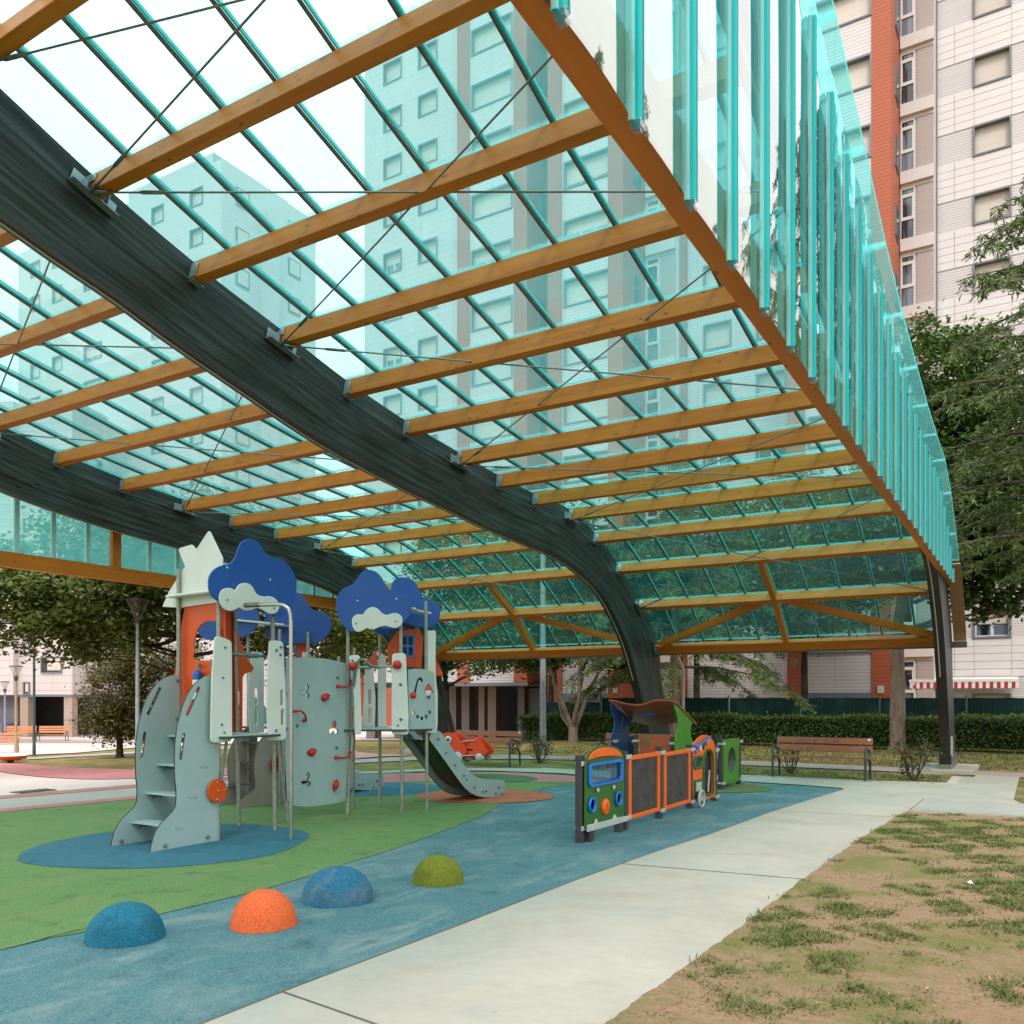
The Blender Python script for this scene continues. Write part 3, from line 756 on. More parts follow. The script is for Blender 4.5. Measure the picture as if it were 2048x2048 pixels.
def arch_mesh():
    mb = MB(); w2 = 0.10; n = len(I_s); M_ = 6
    for side in (-1, 1):
        vs = []; fs = []; uv = []
        for k in range(n):
            for j in range(M_ + 1):
                q = I_s[k].lerp(E_s[k], j / M_); vs.append((side * w2, q.x, q.y))
        for k in range(n - 1):
            for j in range(M_):
                a = k * (M_ + 1) + j; f = [a, a + M_ + 1, a + M_ + 2, a + 1]
                uu = [(elen * k / (n - 1), j / M_ * 1.0), (elen * (k + 1) / (n - 1), j / M_), (elen * (k + 1) / (n - 1), (j + 1) / M_), (elen * k / (n - 1), (j + 1) / M_)]
                if side < 0: f.reverse(); uu.reverse()
                fs.append(f); uv.append(uu)
        mb.add(vs, fs, 0, uv)
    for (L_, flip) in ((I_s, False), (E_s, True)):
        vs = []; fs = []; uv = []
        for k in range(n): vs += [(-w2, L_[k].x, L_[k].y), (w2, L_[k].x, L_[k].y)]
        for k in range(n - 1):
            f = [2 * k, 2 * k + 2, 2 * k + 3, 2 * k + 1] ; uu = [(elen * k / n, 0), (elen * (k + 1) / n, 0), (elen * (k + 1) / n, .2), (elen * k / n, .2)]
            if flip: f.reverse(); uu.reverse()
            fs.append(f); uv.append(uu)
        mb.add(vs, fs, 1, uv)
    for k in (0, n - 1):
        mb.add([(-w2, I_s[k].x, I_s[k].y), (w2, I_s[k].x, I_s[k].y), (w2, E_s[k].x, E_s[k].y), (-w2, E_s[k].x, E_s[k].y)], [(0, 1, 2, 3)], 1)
    return mb.mesh('arch', [M['arch'], M['arch_under']])
arch_me = arch_mesh()
shoe = MB(); shoe.box((0, 21.35, 0.09), (0.26, 1.6, 0.16)); shoe.box((0.12, 21.35, 0.2), (0.012, 1.3, 0.34)); shoe.box((-0.12, 21.35, 0.2), (0.012, 1.3, 0.34))
shoe_me = shoe.mesh('steel_shoe', M['steel_dark'])
pad_me = MB().box((0, 21.25, 0.03), (1.15, 2.3, 0.09)).mesh('footing', M['concrete'])
cnd = MB()
for off_ in (-0.02,):
    cnd.tube([(off_, p.x - 0.012, p.y - 0.006) for p in I_s[4:82]], 0.013, 5)
cnd_me = cnd.mesh('conduit', M['conduit'])
for uc in (UA - 0.10, UB - 0.10, UC + 0.10):
    a = link('arch', arch_me, canopy, (uc, 0, 0))
    link('steel_shoe', shoe_me, a, (uc, 0, 0)); link('footing', pad_me, a, (uc, 0, 0)); link('conduit', cnd_me, a, (uc, 0, 0))
    bm_ = MB()
    for (bv, bz) in ((3.72, 6.93), (3.95, 6.80), (4.22, 6.70), (4.02, 6.98), (3.75, 6.66), (3.5, 6.78), (4.1, 6.5)):
        Mx = Matrix.Rotation(PI / 2, 3, 'Y')
        bm_.lathe([(0.0, 0.0), (0.045, 0.0), (0.045, 0.008), (0.022, 0.010), (0.022, 0.03), (0.0, 0.03)], (0.10, bv, bz), 12, M=Mx.to_4x4())
    bm_.build('splice_bolt', M['nut'], a, loc=(uc, 0, 0))
# rainwater pipe beside the middle arch
dp = MB(); dp.tube([(-8.27 + 0.42, 21.75, 0.0), (-8.27 + 0.42, 21.75, 2.35), (-8.27 + 0.36, 21.4, 2.72)], 0.045, 10)
dp.build('drainpipe', M['conduit'], canopy)
# electric box on the right-hand post
eb = MB(); eb.box((UC + 0.215, 20.85, 0.55), (0.03, 0.16, 0.42)); eb.box((UC + 0.225, 20.85, 0.62), (0.03, 0.2, 0.012)); eb.box((UC + 0.225, 20.85, 0.5), (0.03, 0.2, 0.012))
eb.build('junction_box', M['lgrey'], canopy)

# --- glazing bars running down the slope and panes between them
PITCH = 0.69
bars_ac = [-1.53 - PITCH * k for k in range(10)]
bars_ab = [-8.43 - PITCH * k for k in range(11)]
bm_b = MB(); pts3 = [(g.x, g.y) for g in GL]
bars = MB()
for (a, b) in zip(pts3[:-1], pts3[1:]):
    bars.bar((0, a[0], a[1] - 0.035), (0, b[0], b[1] - 0.035), 0.024, 0.030, (0, -(b[1] - a[1]), b[0] - a[0]), 0)
    bars.bar((0.022, a[0], a[1] - 0.014), (0.022, b[0], b[1] - 0.014), 0.012, 0.014, (0, -(b[1] - a[1]), b[0] - a[0]), 1)  # bright edge glow of the panes, put in as a teal strip
    bars.bar((0.004, a[0], a[1] + 0.03), (0.004, b[0], b[1] + 0.03), 0.036, 0.012, (0, -(b[1] - a[1]), b[0] - a[0]), 1)
bar_me = bars.mesh('glazing_bar', [M['bar_dark'], M['bar_teal']])
for x in bars_ac + bars_ab: link('glazing_bar', bar_me, canopy, (x, 0, 0))

def pane_mesh(a, b, w_, name='glass_pane', mat=None):
    a = Vector(a); b = Vector(b); t = (b - a).normalized(); n = Vector((-t.y, t.x)) * 0.003
    mb = MB(); q = []
    for s in (-1, 1):
        for (p, x) in ((a, -w_ / 2), (a, w_ / 2), (b, w_ / 2), (b, -w_ / 2)):
            q.append((x, p.x + n.x * s, p.y + n.y * s))
    u4 = [(0, 0), (1, 0), (1, 1), (0, 1)]
    mb.add(q, [(3, 2, 1, 0), (4, 5, 6, 7), (0, 1, 5, 4), (2, 3, 7, 6)], 0, [[u4[3], u4[2], u4[1], u4[0]], u4, [(0, 0)] * 4, [(0, 0)] * 4])
    return mb.mesh(name, mat or M['roof_glass'])
rnd = random.Random(4)
edges = sorted(bars_ac + bars_ab + [-15.95, -1.25])
for j in range(len(TOP), len(SEC) - 1):               # 13 rows of separate panes
    a, b = GL[j], GL[j + 1]
    me = pane_mesh(a, b, PITCH - 0.012, mat=M['eave_glass'] if j >= len(SEC) - 5 else (M['haunch_glass'] if j >= len(SEC) - 7 else M['roof_glass']))
    for x in bars_ac[1:] + bars_ab:
        c = x + PITCH / 2
        if c > -1.53: continue
        o = link('glass_pane', me, canopy, (c, 0, rnd.uniform(-0.002, 0.002)))
# roof over the crown and the overhanging edges: one joined glazing
rg = MB()
u4 = [(0, 0), (1, 0), (1, 1), (0, 1)]
crown = [mir(GL[1]), mir(GL[0])] + [GL[0], GL[1], GL[2]]
for a, b in zip(crown[:-1], crown[1:]):
    for x in bars_ac[1:] + bars_ab:
        c = x + PITCH / 2
        rg.add([(c - 0.339, a.x, a.y), (c + 0.339, a.x, a.y), (c + 0.339, b.x, b.y), (c - 0.339, b.x, b.y)], [(0, 1, 2, 3)], 0, [u4])
for j in range(len(TOP), len(SEC) - 1):
    a, b = GL[j], GL[j + 1]
    rg.add([(-15.95, a.x, a.y), (-15.345, a.x, a.y), (-15.345, b.x, b.y), (-15.95, b.x, b.y)], [(0, 1, 2, 3)], 0, [u4])
o = rg.build('crown_glazing', M['roof_glass'], canopy); o['kind'] = 'stuff'
eg = MB(); n_edge = 11
for j in range(0, len(SEC) - 1):
    a, b = GL[j], GL[j + 1]
    if j >= len(SEC) - 3: b = b if j < len(SEC) - 3 else a.lerp(b, 0.55)
    if j >= len(SEC) - 2: break
    t = (b - a).normalized(); n = Vector((-t.y, t.x)) * 0.006
    for s in (-1, 1):
        q = [(-1.525, a.x + s * n.x, a.y + s * n.y), (-1.245, a.x + s * n.x, a.y + s * n.y), (-1.245, b.x + s * n.x, b.y + s * n.y), (-1.525, b.x + s * n.x, b.y + s * n.y)]
        eg.add(q, [(0, 1, 2, 3) if s > 0 else (3, 2, 1, 0)], 0, [u4])
    eg.add([(-1.245, a.x - n.x, a.y - n.y), (-1.245, a.x + n.x, a.y + n.y), (-1.245, b.x + n.x, b.y + n.y), (-1.245, b.x - n.x, b.y - n.y)], [(0, 1, 2, 3)], 1)
eg.build('edge_glazing', [M['edge_glass'], M['bar_teal']], canopy)

# --- gable facing the camera: horizontal larch beam, glass and plastic profiles
GB0, GB1 = -1.51, -1.37
gbm = MB(); gbm.box(((GB0 + GB1) / 2, (20.05 - 4.0) / 2, 3.95 + 0.14), (GB1 - GB0, 20.05 + 4.0, 0.28))
me = gbm.mesh('gable_beam', M['larch_y'])
link('gable_beam', me, canopy)
def glass_z(v):
    for a, b in zip(GL[:-1], GL[1:]):
        if a.x <= v <= b.x: return a.y + (b.y - a.y) * (v - a.x) / (b.x - a.x)
    return GL[0].y if v < GL[0].x else GL[-1].y
def cap_mesh(L_):
    """moulded profile clipped over the joint of two sheets: two ribs with a groove between"""
    prof = [(0.000, -0.046), (0.010, -0.050), (0.024, -0.046), (0.030, -0.036), (0.046, -0.032), (0.058, -0.024), (0.060, -0.012), (0.050, -0.004), (0.050, 0.004), (0.060, 0.012), (0.058, 0.024), (0.046, 0.032), (0.030, 0.036), (0.024, 0.046), (0.010, 0.050), (0.000, 0.046)]
    prof = [(p[0] * 0.85, p[1] * 0.68) for p in prof]
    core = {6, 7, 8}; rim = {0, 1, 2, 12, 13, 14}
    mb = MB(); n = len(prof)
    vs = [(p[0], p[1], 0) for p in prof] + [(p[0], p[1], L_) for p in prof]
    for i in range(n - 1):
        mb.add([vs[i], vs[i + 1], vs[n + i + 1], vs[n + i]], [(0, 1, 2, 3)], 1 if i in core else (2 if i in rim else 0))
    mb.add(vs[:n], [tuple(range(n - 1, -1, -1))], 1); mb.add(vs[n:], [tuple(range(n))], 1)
    mb.box((0.026, 0, L_ * 0.5), (0.014, 0.02, L_ * 0.99), mi=1)
    return mb
CV = [3.17 + 0.635 * k for k in range(-6, 27)]
CV = [v for v in CV if v < 19.7]
clip = MB(); clip.box((0.026, 0, -0.012), (0.046, 0.052, 0.028)); clip.box((0.026, 0.008, -0.028), (0.026, 0.022, 0.014))
clip_me = clip.mesh('end_clip', M['clear'])
for v in CV:
    zt = glass_z(v) - 0.34
    if zt < 4.05: continue
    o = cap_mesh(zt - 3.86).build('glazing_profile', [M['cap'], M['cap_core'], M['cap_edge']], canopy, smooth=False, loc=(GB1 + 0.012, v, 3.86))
    c = link('end_clip', clip_me, o, (GB1 + 0.012, v, 3.86))
ed = [CV[0] - 0.635] + CV + [CV[-1] + 0.635]
for a, b in zip(ed[:-1], ed[1:]):
    z0 = 3.90; za, zb = glass_z(a) - 0.02, glass_z(b) - 0.02
    if zb < z0 + 0.1: continue
    mb = MB(); x = GB1 + 0.006
    nv_ = 6; nz_ = 14; vs_ = []; bow = rnd.uniform(0.004, 0.010)
    ph = rnd.uniform(0, 6)
    for i in range(nv_ + 1):
        for j in range(nz_ + 1):
            s = i / nv_; zt = za + (zb - za) * s; q = j / nz_
            vs_.append((x + bow * math.sin(PI * s) + 0.002 * math.sin(ph + q * 7), a + 0.004 + (b - a - 0.008) * s, z0 + (zt - z0) * q))
    fs_ = [(i * (nz_ + 1) + j, (i + 1) * (nz_ + 1) + j, (i + 1) * (nz_ + 1) + j + 1, i * (nz_ + 1) + j + 1) for i in range(nv_) for j in range(nz_)]
    mb.add(vs_, fs_, smooth=True)
    mb.build('gable_pane', M['gable_glass'], canopy)
M['pale_teal'] = pmat('pale_teal_mullion', (0.42, 0.74, 0.71), rough=0.35)
# --- far gable
fb = MB(); fb.box((-15.68, (20.05 - 4.0) / 2, 3.925 + 0.135), (0.13, 24.05, 0.27)); fb.build('gable_beam', M['larch_y'], canopy)
vm = [8.78 + 0.685 * k for k in range(-6, 17)]
vm = [v for v in vm if v < 19.5]
fm = MB(); fm.box((0, 0, 0.5), (0.03, 0.05, 1.0), mi=0); fm.box((0.02, 0.018, 0.5), (0.02, 0.014, 1.0), mi=1)
for v in vm:
    zt = glass_z(v) - 0.06
    if zt < 4.25 or abs(v - 10.84) < 0.05: continue
    m2 = MB(); m2.box((0.01, 0, (zt - 4.19) / 2), (0.05, 0.085, zt - 4.19), mi=0); m2.box((0.022, 0.022, (zt - 4.19) / 2), (0.02, 0.02, zt - 4.19), mi=1)
    m2.build('gable_mullion', [M['pale_teal'], M['bar_dark']], canopy, loc=(-15.74, v, 4.19))
for a, b in zip(vm[:-1], vm[1:]):
    za, zb = glass_z(a) - 0.03, glass_z(b) - 0.03
    if zb < 4.2: continue
    MB().add([(-15.76, a, 4.1), (-15.76, b, 4.1), (-15.76, b, zb), (-15.76, a, za)], [(0, 1, 2, 3)]).build('gable_pane', M['eave_glass'], canopy)
for v in (10.70, 14.3, 5.5):
    MB().box((-15.66, v, (4.19 + glass_z(v) - 0.3) / 2), (0.10, 0.19, glass_z(v) - 0.3 - 4.19)).build('gable_post', M['larch'], canopy)

# --- tie rods crossing under the purlins
def rod(p, q):
    mb = MB(); mb.tube([p, q], 0.010, 6)
    p, q = Vector(p), Vector(q); d = (q - p).normalized()
    mb.tube([p + d * 0.55, p + d * 0.58, p + d * 0.80, p + d * 0.83], [0.011, 0.019, 0.019, 0.011], 8)
    mb.tube([p + d * 0.02, p + d * 0.20], 0.022, 8)
    mb.build('tie_rod', M['steel_dark'], canopy)
tl = [-2 + 2, 1, 3, 6, 9, 12]
def cpt(k, x):
    t, n = frame_at(k + len(TOP)); c = Vector(PUR[k]) - n * 0.03; return (x, c.x, c.y)
for a, b in ((0, 1), (1, 3), (3, 6), (6, 9), (9, 12)):
    for (x0, x1) in ((UA + 0.09, UC), (UB + 0.09, UA - 0.20)):
        rod(cpt(a, x0), cpt(b, x1)); rod(cpt(b, x0), cpt(a, x1))
# --- eave bracing in larch
def larch_bar(name, p, q, w1=0.11, w2=0.16):
    p, q = Vector(p), Vector(q); d = q - p; L_ = d.length
    mb = MB(); mb.box((0, 0, 0), (L_, w1, w2))
    o = mb.build(name, M['larch'], canopy)
    o.location = (p + q) / 2 - WL[canopy.name]
    o.rotation_euler = d.to_track_quat('X', 'Z').to_euler()
for (x0, x1) in ((UA, UC), (UB, UA - 0.20)):
    xm = (x0 + x1) / 2
    def ep(k, x, dn):
        t, n = frame_at(k + len(TOP)); c = Vector(PUR[k]) + n * dn + t * 0.06; return (x, c.x, c.y)
    larch_bar('eave_strut', ep(11, xm, 0.10), ep(12, xm, 0.10)); larch_bar('eave_strut', ep(12, xm, 0.10), ep(13, xm, 0.10))
    larch_bar('eave_brace', ep(12, xm - 0.10, 0.09), ep(13, x0 + 0.05, 0.12)); larch_bar('eave_brace', ep(12, xm + 0.10, 0.09), ep(13, x1 - 0.05, 0.12))
# --- plywood verge board and gutter at the eave
vb = MB()
pv = [GL[-3].lerp(GL[-2], 0.62), GL[-2], GL[-1].lerp(GL[-2], 0.45), GL[-1] + Vector((0.03, -0.02)), GL[-1] + Vector((0.14, -0.20))]
for a, b in zip(pv[:-1], pv[1:]):
    vb.bar((-1.35, a.x, a.y), (-1.35, b.x, b.y), 0.25, 0.022, (0, -(b.y - a.y), b.x - a.x))
vb.build('verge_board', M['larch_uv'], canopy)
for j, (x0, x1) in enumerate(((-1.22, -8.37), (-8.37, -15.95))):
    g = MB(); xm = (x0 + x1) / 2; Lg = abs(x1 - x0)
    g.box((xm, 21.28, 2.70), (Lg - 0.004, 0.19, 0.012)); g.box((xm, 21.375, 2.76), (Lg - 0.004, 0.012, 0.13)); g.box((xm, 21.19, 2.76), (Lg - 0.004, 0.012, 0.13)); g.box((x0 - 0.01 if j == 0 else x1 + 0.01, 21.28, 2.755), (0.012, 0.176, 0.098))
    g.build('gutter', M['gutter'], canopy)
# ------------------------------------------------------------------ play tower: three towers, climbing wall, two slides (one connected thing)
tower = thing('play_tower', 'climbing play tower with blue cloud panels, mint steps, climbing wall and slides', 'play tower', (-8.1, 7.0, 0))
FU = lambda u: (Vector((u, 0, 0)), Vector((0, 1, 0)), Vector((0, 0, 1)))       # plate facing +X
FV = lambda v: (Vector((0, v, 0)), Vector((1, 0, 0)), Vector((0, 0, 1)))       # plate facing the camera
dR = Vector((0.7984, 0.6021, 0)); nR = Vector((0.6021, -0.7984, 0))
FR = lambda k: (Vector((-8.09, 9.02, 0)) + nR * k, dR, Vector((0, 0, 1)))
def plate(name, out, fr, mat, th=0.019, holes=(), bev=0.004, edge=None, parent=tower):
    mb = MB(); O, X, Y = fr
    mb.plate(out, th, O, X, Y, holes, 0, 1 if edge else None, bev)
    return mb.build(name, [mat, edge] if edge else mat, parent)
def bolts(name, pts, fr, mat=None, r=0.016, parent=tower, h=0.018, back=0.0):
    O, X, Y = fr; Nn = X.cross(Y).normalized(); mb = MB()
    for p in pts:
        Mx = Matrix((X, Y, Nn)).transposed()
        mb.lathe([(r, 0.0), (r, h * 0.5), (r * 0.72, h), (0.0, h * 1.12)], O + X * p[0] + Y * p[1] + Nn * (0.0095 + back), 10, M=Mx)
    return mb.build(name, mat or M['knob'], parent)
def post(pts, r=0.024, mat=None, name='post', parent=tower, n=12):
    mb = MB(); mb.tube(pts, r, n); mb.lathe([(r * 1.06, -0.004), (r * 1.06, 0.012), (0.0, 0.02)], pts[-1], n)
    return mb.build(name, mat or M['post'], parent)

# posts
for (b, t_) in (((-7.76, 6.56), (-7.765, 6.57, 2.80)), ((-7.78, 7.42), (-7.80, 7.40, 2.75)), ((-8.43, 7.45), (-8.47, 7.41, 2.80)), ((-8.42, 6.56), (-8.43, 6.56, 3.06)),
                ((-8.13, 7.98), (-8.20, 7.86, 1.30)), ((-7.48, 9.48), (-7.50, 9.48, 2.66)), ((-7.345, 9.875), (-7.36, 9.87, 2.95)), ((-8.30, 9.99), (-8.28, 9.97, 2.8)), ((-8.40, 9.51), (-8.36, 9.50, 2.3)),
                ((-8.975, 9.84), (-8.97, 9.84, 2.2)), ((-10.29, 9.27), (-10.29, 9.27, 2.6)), ((-10.25, 9.82), (-10.24, 9.82, 2.75)), ((-9.65, 9.30), (-9.65, 9.3, 2.6)), ((-9.62, 9.86), (-9.62, 9.86, 2.6)), ((-8.09, 9.05), (-8.09, 9.06, 2.62))):
    post([(b[0], b[1], 0.0), t_])

# --- steps
step_near = [(5.686, 0.0), (5.700, 0.07), (5.728, 0.164), (5.770, 0.237), (5.826, 0.301), (5.900, 0.355), (5.958, 0.399), (5.988, 0.436), (5.999, 0.471), (6.004, 0.55), (6.003, 0.624), (5.99, 0.72), (5.984, 0.816), (5.983, 0.96), (5.988, 1.103), (6.015, 1.294), (6.083, 1.504), (6.13, 1.605), (6.187, 1.688), (6.243, 1.75), (6.305, 1.797), (6.366, 1.83), (6.426, 1.849), (6.555, 1.852), (6.555, 1.097), (6.545, 0.0)]
hn = [stadium((6.14, 1.42), (6.287, 1.70), 0.017), stadium((6.055, 0.955), (6.097, 1.205), 0.017)]
plate('step_side', step_near, FU(-7.76), M['mint'], 0.020, hn, 0.002, M['edge'])
plate('step_side', step_near, FU(-8.41), M['mint'], 0.020, [list(h_) for h_ in hn], 0.002, M['edge'])
for (v, z) in ((6.00, 0.243), (6.17, 0.545), (6.32, 0.85), (6.46, 1.165)):
    mb = MB(); mb.box((-8.085, v + 0.03, z), (0.626, 0.21, 0.020)); o = mb.build('tread', [M['mint']], tower)
    mb = MB()
    for x in (-8.375, -7.80):
        mb.box((x, v + 0.03, z - 0.03), (0.03, 0.10, 0.04))
        for dv in (-0.02, 0.08): mb.lathe([(0.0, -0.02), (0.018, -0.02), (0.022, 0.0), (0.018, 0.014), (0.0, 0.016)], (x + (0.03 if x < -8 else -0.03), v + dv, z - 0.042), 10)
    mb.build('tread_bracket', M['knob'], o)
bolts('side_bolt', [(5.86, 0.055), (6.40, 0.075)], FU(-7.75), r=0.022)
bolts('side_bolt', [(5.80, 0.06)], FU(-8.40), r=0.020)
bolts('nut', [(5.995, 0.225), (6.05, 0.225), (6.175, 0.53), (6.235, 0.53), (6.325, 0.85), (6.385, 0.85)], FU(-7.752), M['nut'], 0.010, h=0.01)
bolts('side_bolt', [(6.515, 1.80), (6.51, 1.36)], FU(-8.40), r=0.02)
disc = MB(); O, X, Y = FU(-7.715); disc.plate(circ((6.51, 0.57), 0.131, 40), 0.022, O, X, Y, (), 0, None, 0.004)
dk = disc.build('play_disc', M['orange'], tower)
bolts('nut', [(6.51, 0.57), (6.495, 0.665), (6.61, 0.575), (6.49, 0.475)], FU(-7.710), M['nut'], 0.011, h=0.010, parent=dk)
post([(-7.70, 6.55, 0.68), (-7.74, 6.66, 1.12)], 0.016, M['teal_post'], 'brace')

# --- front tower: platform, white side boards, cloud, pole
pf = [(-7.56, 6.56), (-7.56, 7.30), (-7.62, 7.36), (-8.46, 7.42), (-8.46, 6.52), (-7.62, 6.50)]
mb = MB(); mb.plate(pf, 0.028, (0, 0, 1.158), (1, 0, 0), (0, 1, 0), (), 0, 1, 0.006); mb.build('platform', [M['mint'], M['under']], tower)
wl = [(6.445, 2.246), (6.473, 2.271), (6.54, 2.268), (6.601, 2.255), (6.66, 2.235), (6.685, 2.21), (6.690, 1.9), (6.690, 1.158), (6.673, 1.112), (6.544, 1.100), (6.43, 1.104), (6.403, 1.118), (6.390, 1.15), (6.396, 1.44), (6.410, 1.836)]
plate('side_board', wl, FU(-7.69), M['white'], 0.020, (), 0.006)
bolts('board_bolt', [(6.585, 2.155), (6.555, 1.82), (6.54, 1.30), (6.575, 1.21)], FU(-7.69), r=0.013)
wr = [(7.24, 2.246), (7.262, 2.268), (7.35, 2.275), (7.436, 2.268), (7.461, 2.243), (7.478, 1.984), (7.503, 1.611), (7.512, 1.3), (7.503, 1.118), (7.47, 1.090), (7.289, 1.091), (7.22, 1.107), (7.204, 1.429), (7.216, 1.975)]
plate('side_board', wr, FU(-7.69), M['white'], 0.020, [stadium((7.438, 1.52), (7.438, 1.675), 0.021), stadium((7.445, 1.29), (7.445, 1.44), 0.021)], 0.006)
bolts('board_bolt', [(7.415, 2.20), (7.41, 2.11), (7.345, 2.16), (7.34, 1.21)], FU(-7.69), r=0.018)
cl = smooth_loop([(6.372, 2.807), (6.382, 2.918), (6.445, 3.003), (6.54, 3.058), (6.637, 3.088), (6.703, 3.131), (6.747, 3.198), (6.775, 3.272), (6.825, 3.355), (6.899, 3.401), (6.973, 3.417), (7.054, 3.408), (7.119, 3.368), (7.173, 3.313), (7.245, 3.268), (7.33, 3.253), (7.441, 3.249), (7.554, 3.199), (7.644, 3.107), (7.689, 3.008), (7.683, 2.866), (7.644, 2.739), (7.567, 2.63), (7.466, 2.575), (7.33, 2.565), (7.161, 2.603), (7.019, 2.618), (6.814, 2.627), (6.63, 2.62), (6.53, 2.655), (6.445, 2.69), (6.395, 2.745)], 3)
plate('cloud_panel', cl, FU(-7.70), M['blue'], 0.022, (), 0.005)
bolts('panel_bolt', [(6.625, 3.045), (7.26, 2.985)], FU(-7.70), M['nut'], 0.017, h=0.008)
wc = [(6.495, 2.689), (6.505, 2.749), (6.548, 2.797), (6.618, 2.819), (6.684, 2.816), (6.719, 2.803), (6.739, 2.835), (6.783, 2.879), (6.856, 2.902), (6.93, 2.895), (6.982, 2.857), (7.023, 2.803), (7.081, 2.778), (7.152, 2.776), (7.224, 2.788), (7.309, 2.774), (7.365, 2.729), (7.380, 2.675), (7.346, 2.611), (7.26, 2.581), (7.176, 2.593), (7.105, 2.622), (7.034, 2.630), (6.976, 2.612), (6.919, 2.593), (6.851, 2.591), (6.79, 2.610), (6.766, 2.613), (6.717, 2.584), (6.64, 2.565), (6.564, 2.58), (6.516, 2.622)]
plate('cloud_trim', smooth_loop(wc, 3), FU(-7.672), M['white'], 0.020, (), 0.006)
bolts('trim_bolt', [(6.60, 2.69), (7.29, 2.66)], FU(-7.672), M['nut'], 0.018, h=0.010)
post([(-7.12, 7.03, 0.0), (-7.12, 7.03, 2.44), (-7.125, 7.028, 2.53), (-7.15, 7.02, 2.60), (-7.20, 7.00, 2.635), (-7.26, 6.98, 2.645), (-7.66, 6.86, 2.65)], 0.0215, M['stainless'], 'firemans_pole', n=16)
mb = MB(); mb.tube([(-7.67, 6.855, 2.65), (-7.50, 6.91, 2.648)], 0.028, 14); mb.build('pole_socket', M['steel_dark'], tower)
# bar across the doorway
mb = MB(); mb.tube([(-7.80, 6.72, 2.09), (-7.78, 7.24, 2.09)], 0.019, 10); mb.tube([(-7.79, 7.0, 2.085), (-7.79, 7.16, 2.09)], 0.030, 12); mb.build('grab_bar', M['teal_post'], tower)
# roofs
star = [(-8.60, 2.645), (-8.586, 2.675), (-8.476, 2.826), (-8.207, 3.081), (-8.318, 3.272), (-8.312, 3.290), (-8.295, 3.298), (-8.105, 3.318), (-8.085, 3.312), (-8.021, 3.257), (-7.842, 3.425), (-7.820, 3.440), (-7.800, 3.438), (-7.786, 3.424), (-7.542, 3.063), (-7.36, 2.53), (-7.641, 2.63), (-8.301, 2.62)]
star = [p for p in star if p[0] < -7.72 or p[1] > 3.3]
star = [p for p in star if p[0] < -7.60]
star = star[:star.index((-7.786, 3.424)) + 1] + [(-7.59, 3.125), (-7.59, 2.645)] + star[star.index((-7.786, 3.424)) + 1:]
plate('star_gable', [(p[0] * 1.0177, 1.6 + (p[1] - 1.6) * 1.0177) for p in star], FV(6.595), M['white'], 0.020, (), 0.004)
mb = MB(); mb.plate([(-8.52, 6.45), (-7.74, 6.45), (-7.74, 7.45), (-8.52, 7.45)], 0.030, (0, 0, 2.93), Vector((1, 0, 0.02)).normalized(), (0, 1, 0), (), 0, None, 0.008); mb.build('roof_board', M['white'], tower)
oa = [(-8.37, 2.72), (-7.715, 2.665), (-7.715, 1.17), (-8.66, 1.17), (-8.60, 1.70), (-8.569, 1.873), (-8.51, 2.15), (-8.451, 2.415)]
hole = smooth_loop([(-8.215, 2.03), (-8.223, 2.12), (-8.225, 2.23), (-8.189, 2.338), (-8.123, 2.415), (-8.02, 2.458), (-7.90, 2.46), (-7.80, 2.42), (-7.735, 2.34), (-7.72, 2.25), (-7.735, 2.12), (-7.74, 2.03)], 3)
plate('arch_panel', oa, FV(6.62), M['orange'], 0.020, [[(min(p[0], -7.74), p[1]) for p in hole]], 0.004)
plate('arch_panel', [(7.20, 2.72), (7.43, 2.66), (7.48, 2.45), (7.55, 2.25), (7.63, 2.10), (7.745, 1.975), (7.72, 1.935), (7.60, 1.90), (7.562, 1.85), (7.557, 1.17), (7.22, 1.17)], FU(-8.50), M['orange'], 0.020, [stadium((7.487, 1.52), (7.487, 1.665), 0.026), stadium((7.487, 1.28), (7.487, 1.43), 0.026)], 0.004)
tp = MB(); tp.tube([(-8.10, 6.572, 1.93), (-8.10, 6.572, 1.985)], 0.022, 10); tp.tube([(-7.88, 6.572, 1.93), (-7.88, 6.572, 1.985)], 0.022, 10); tp.build('counter_knob', M['steel_dark'], tower)
# counting frame mounted in the arch panel: white and blue rollers with a red ring
for (x, z0, z1) in ((-8.09, 1.62, 1.90),):
    ar = MB()
    ar.lathe([(0.0, 1.36), (0.052, 1.36), (0.052, 1.53), (0.05, 1.54)], (x, 6.545, 0), 14, mi=0)
    ar.lathe([(0.052, 1.54), (0.053, 1.58)], (x, 6.545, 0), 14, mi=1)
    ar.lathe([(0.052, 1.58), (0.052, 1.80)], (x, 6.545, 0), 14, mi=0)
    ar.lathe([(0.052, 1.80), (0.053, 1.86), (0.04, 1.90), (0.0, 1.91)], (x, 6.545, 0), 14, mi=1)
    ar.lathe([(0.054, 1.66), (0.055, 1.70), (0.054, 1.74)], (x, 6.545, 0), 14, mi=2)
    ar.build('counting_roller', [M['pwhite'], M['blue'], M['red']], tower)
# slotted boards on the back of the front tower
plate('side_board', [(7.70, 1.15), (7.93, 1.15), (7.93, 2.15), (7.88, 2.18), (7.72, 2.18), (7.66, 1.7)], FU(-8.52), M['white'], 0.020, [stadium((7.80, 1.28), (7.80, 1.46), 0.026), stadium((7.80, 1.53), (7.80, 1.70), 0.026)], 0.004)

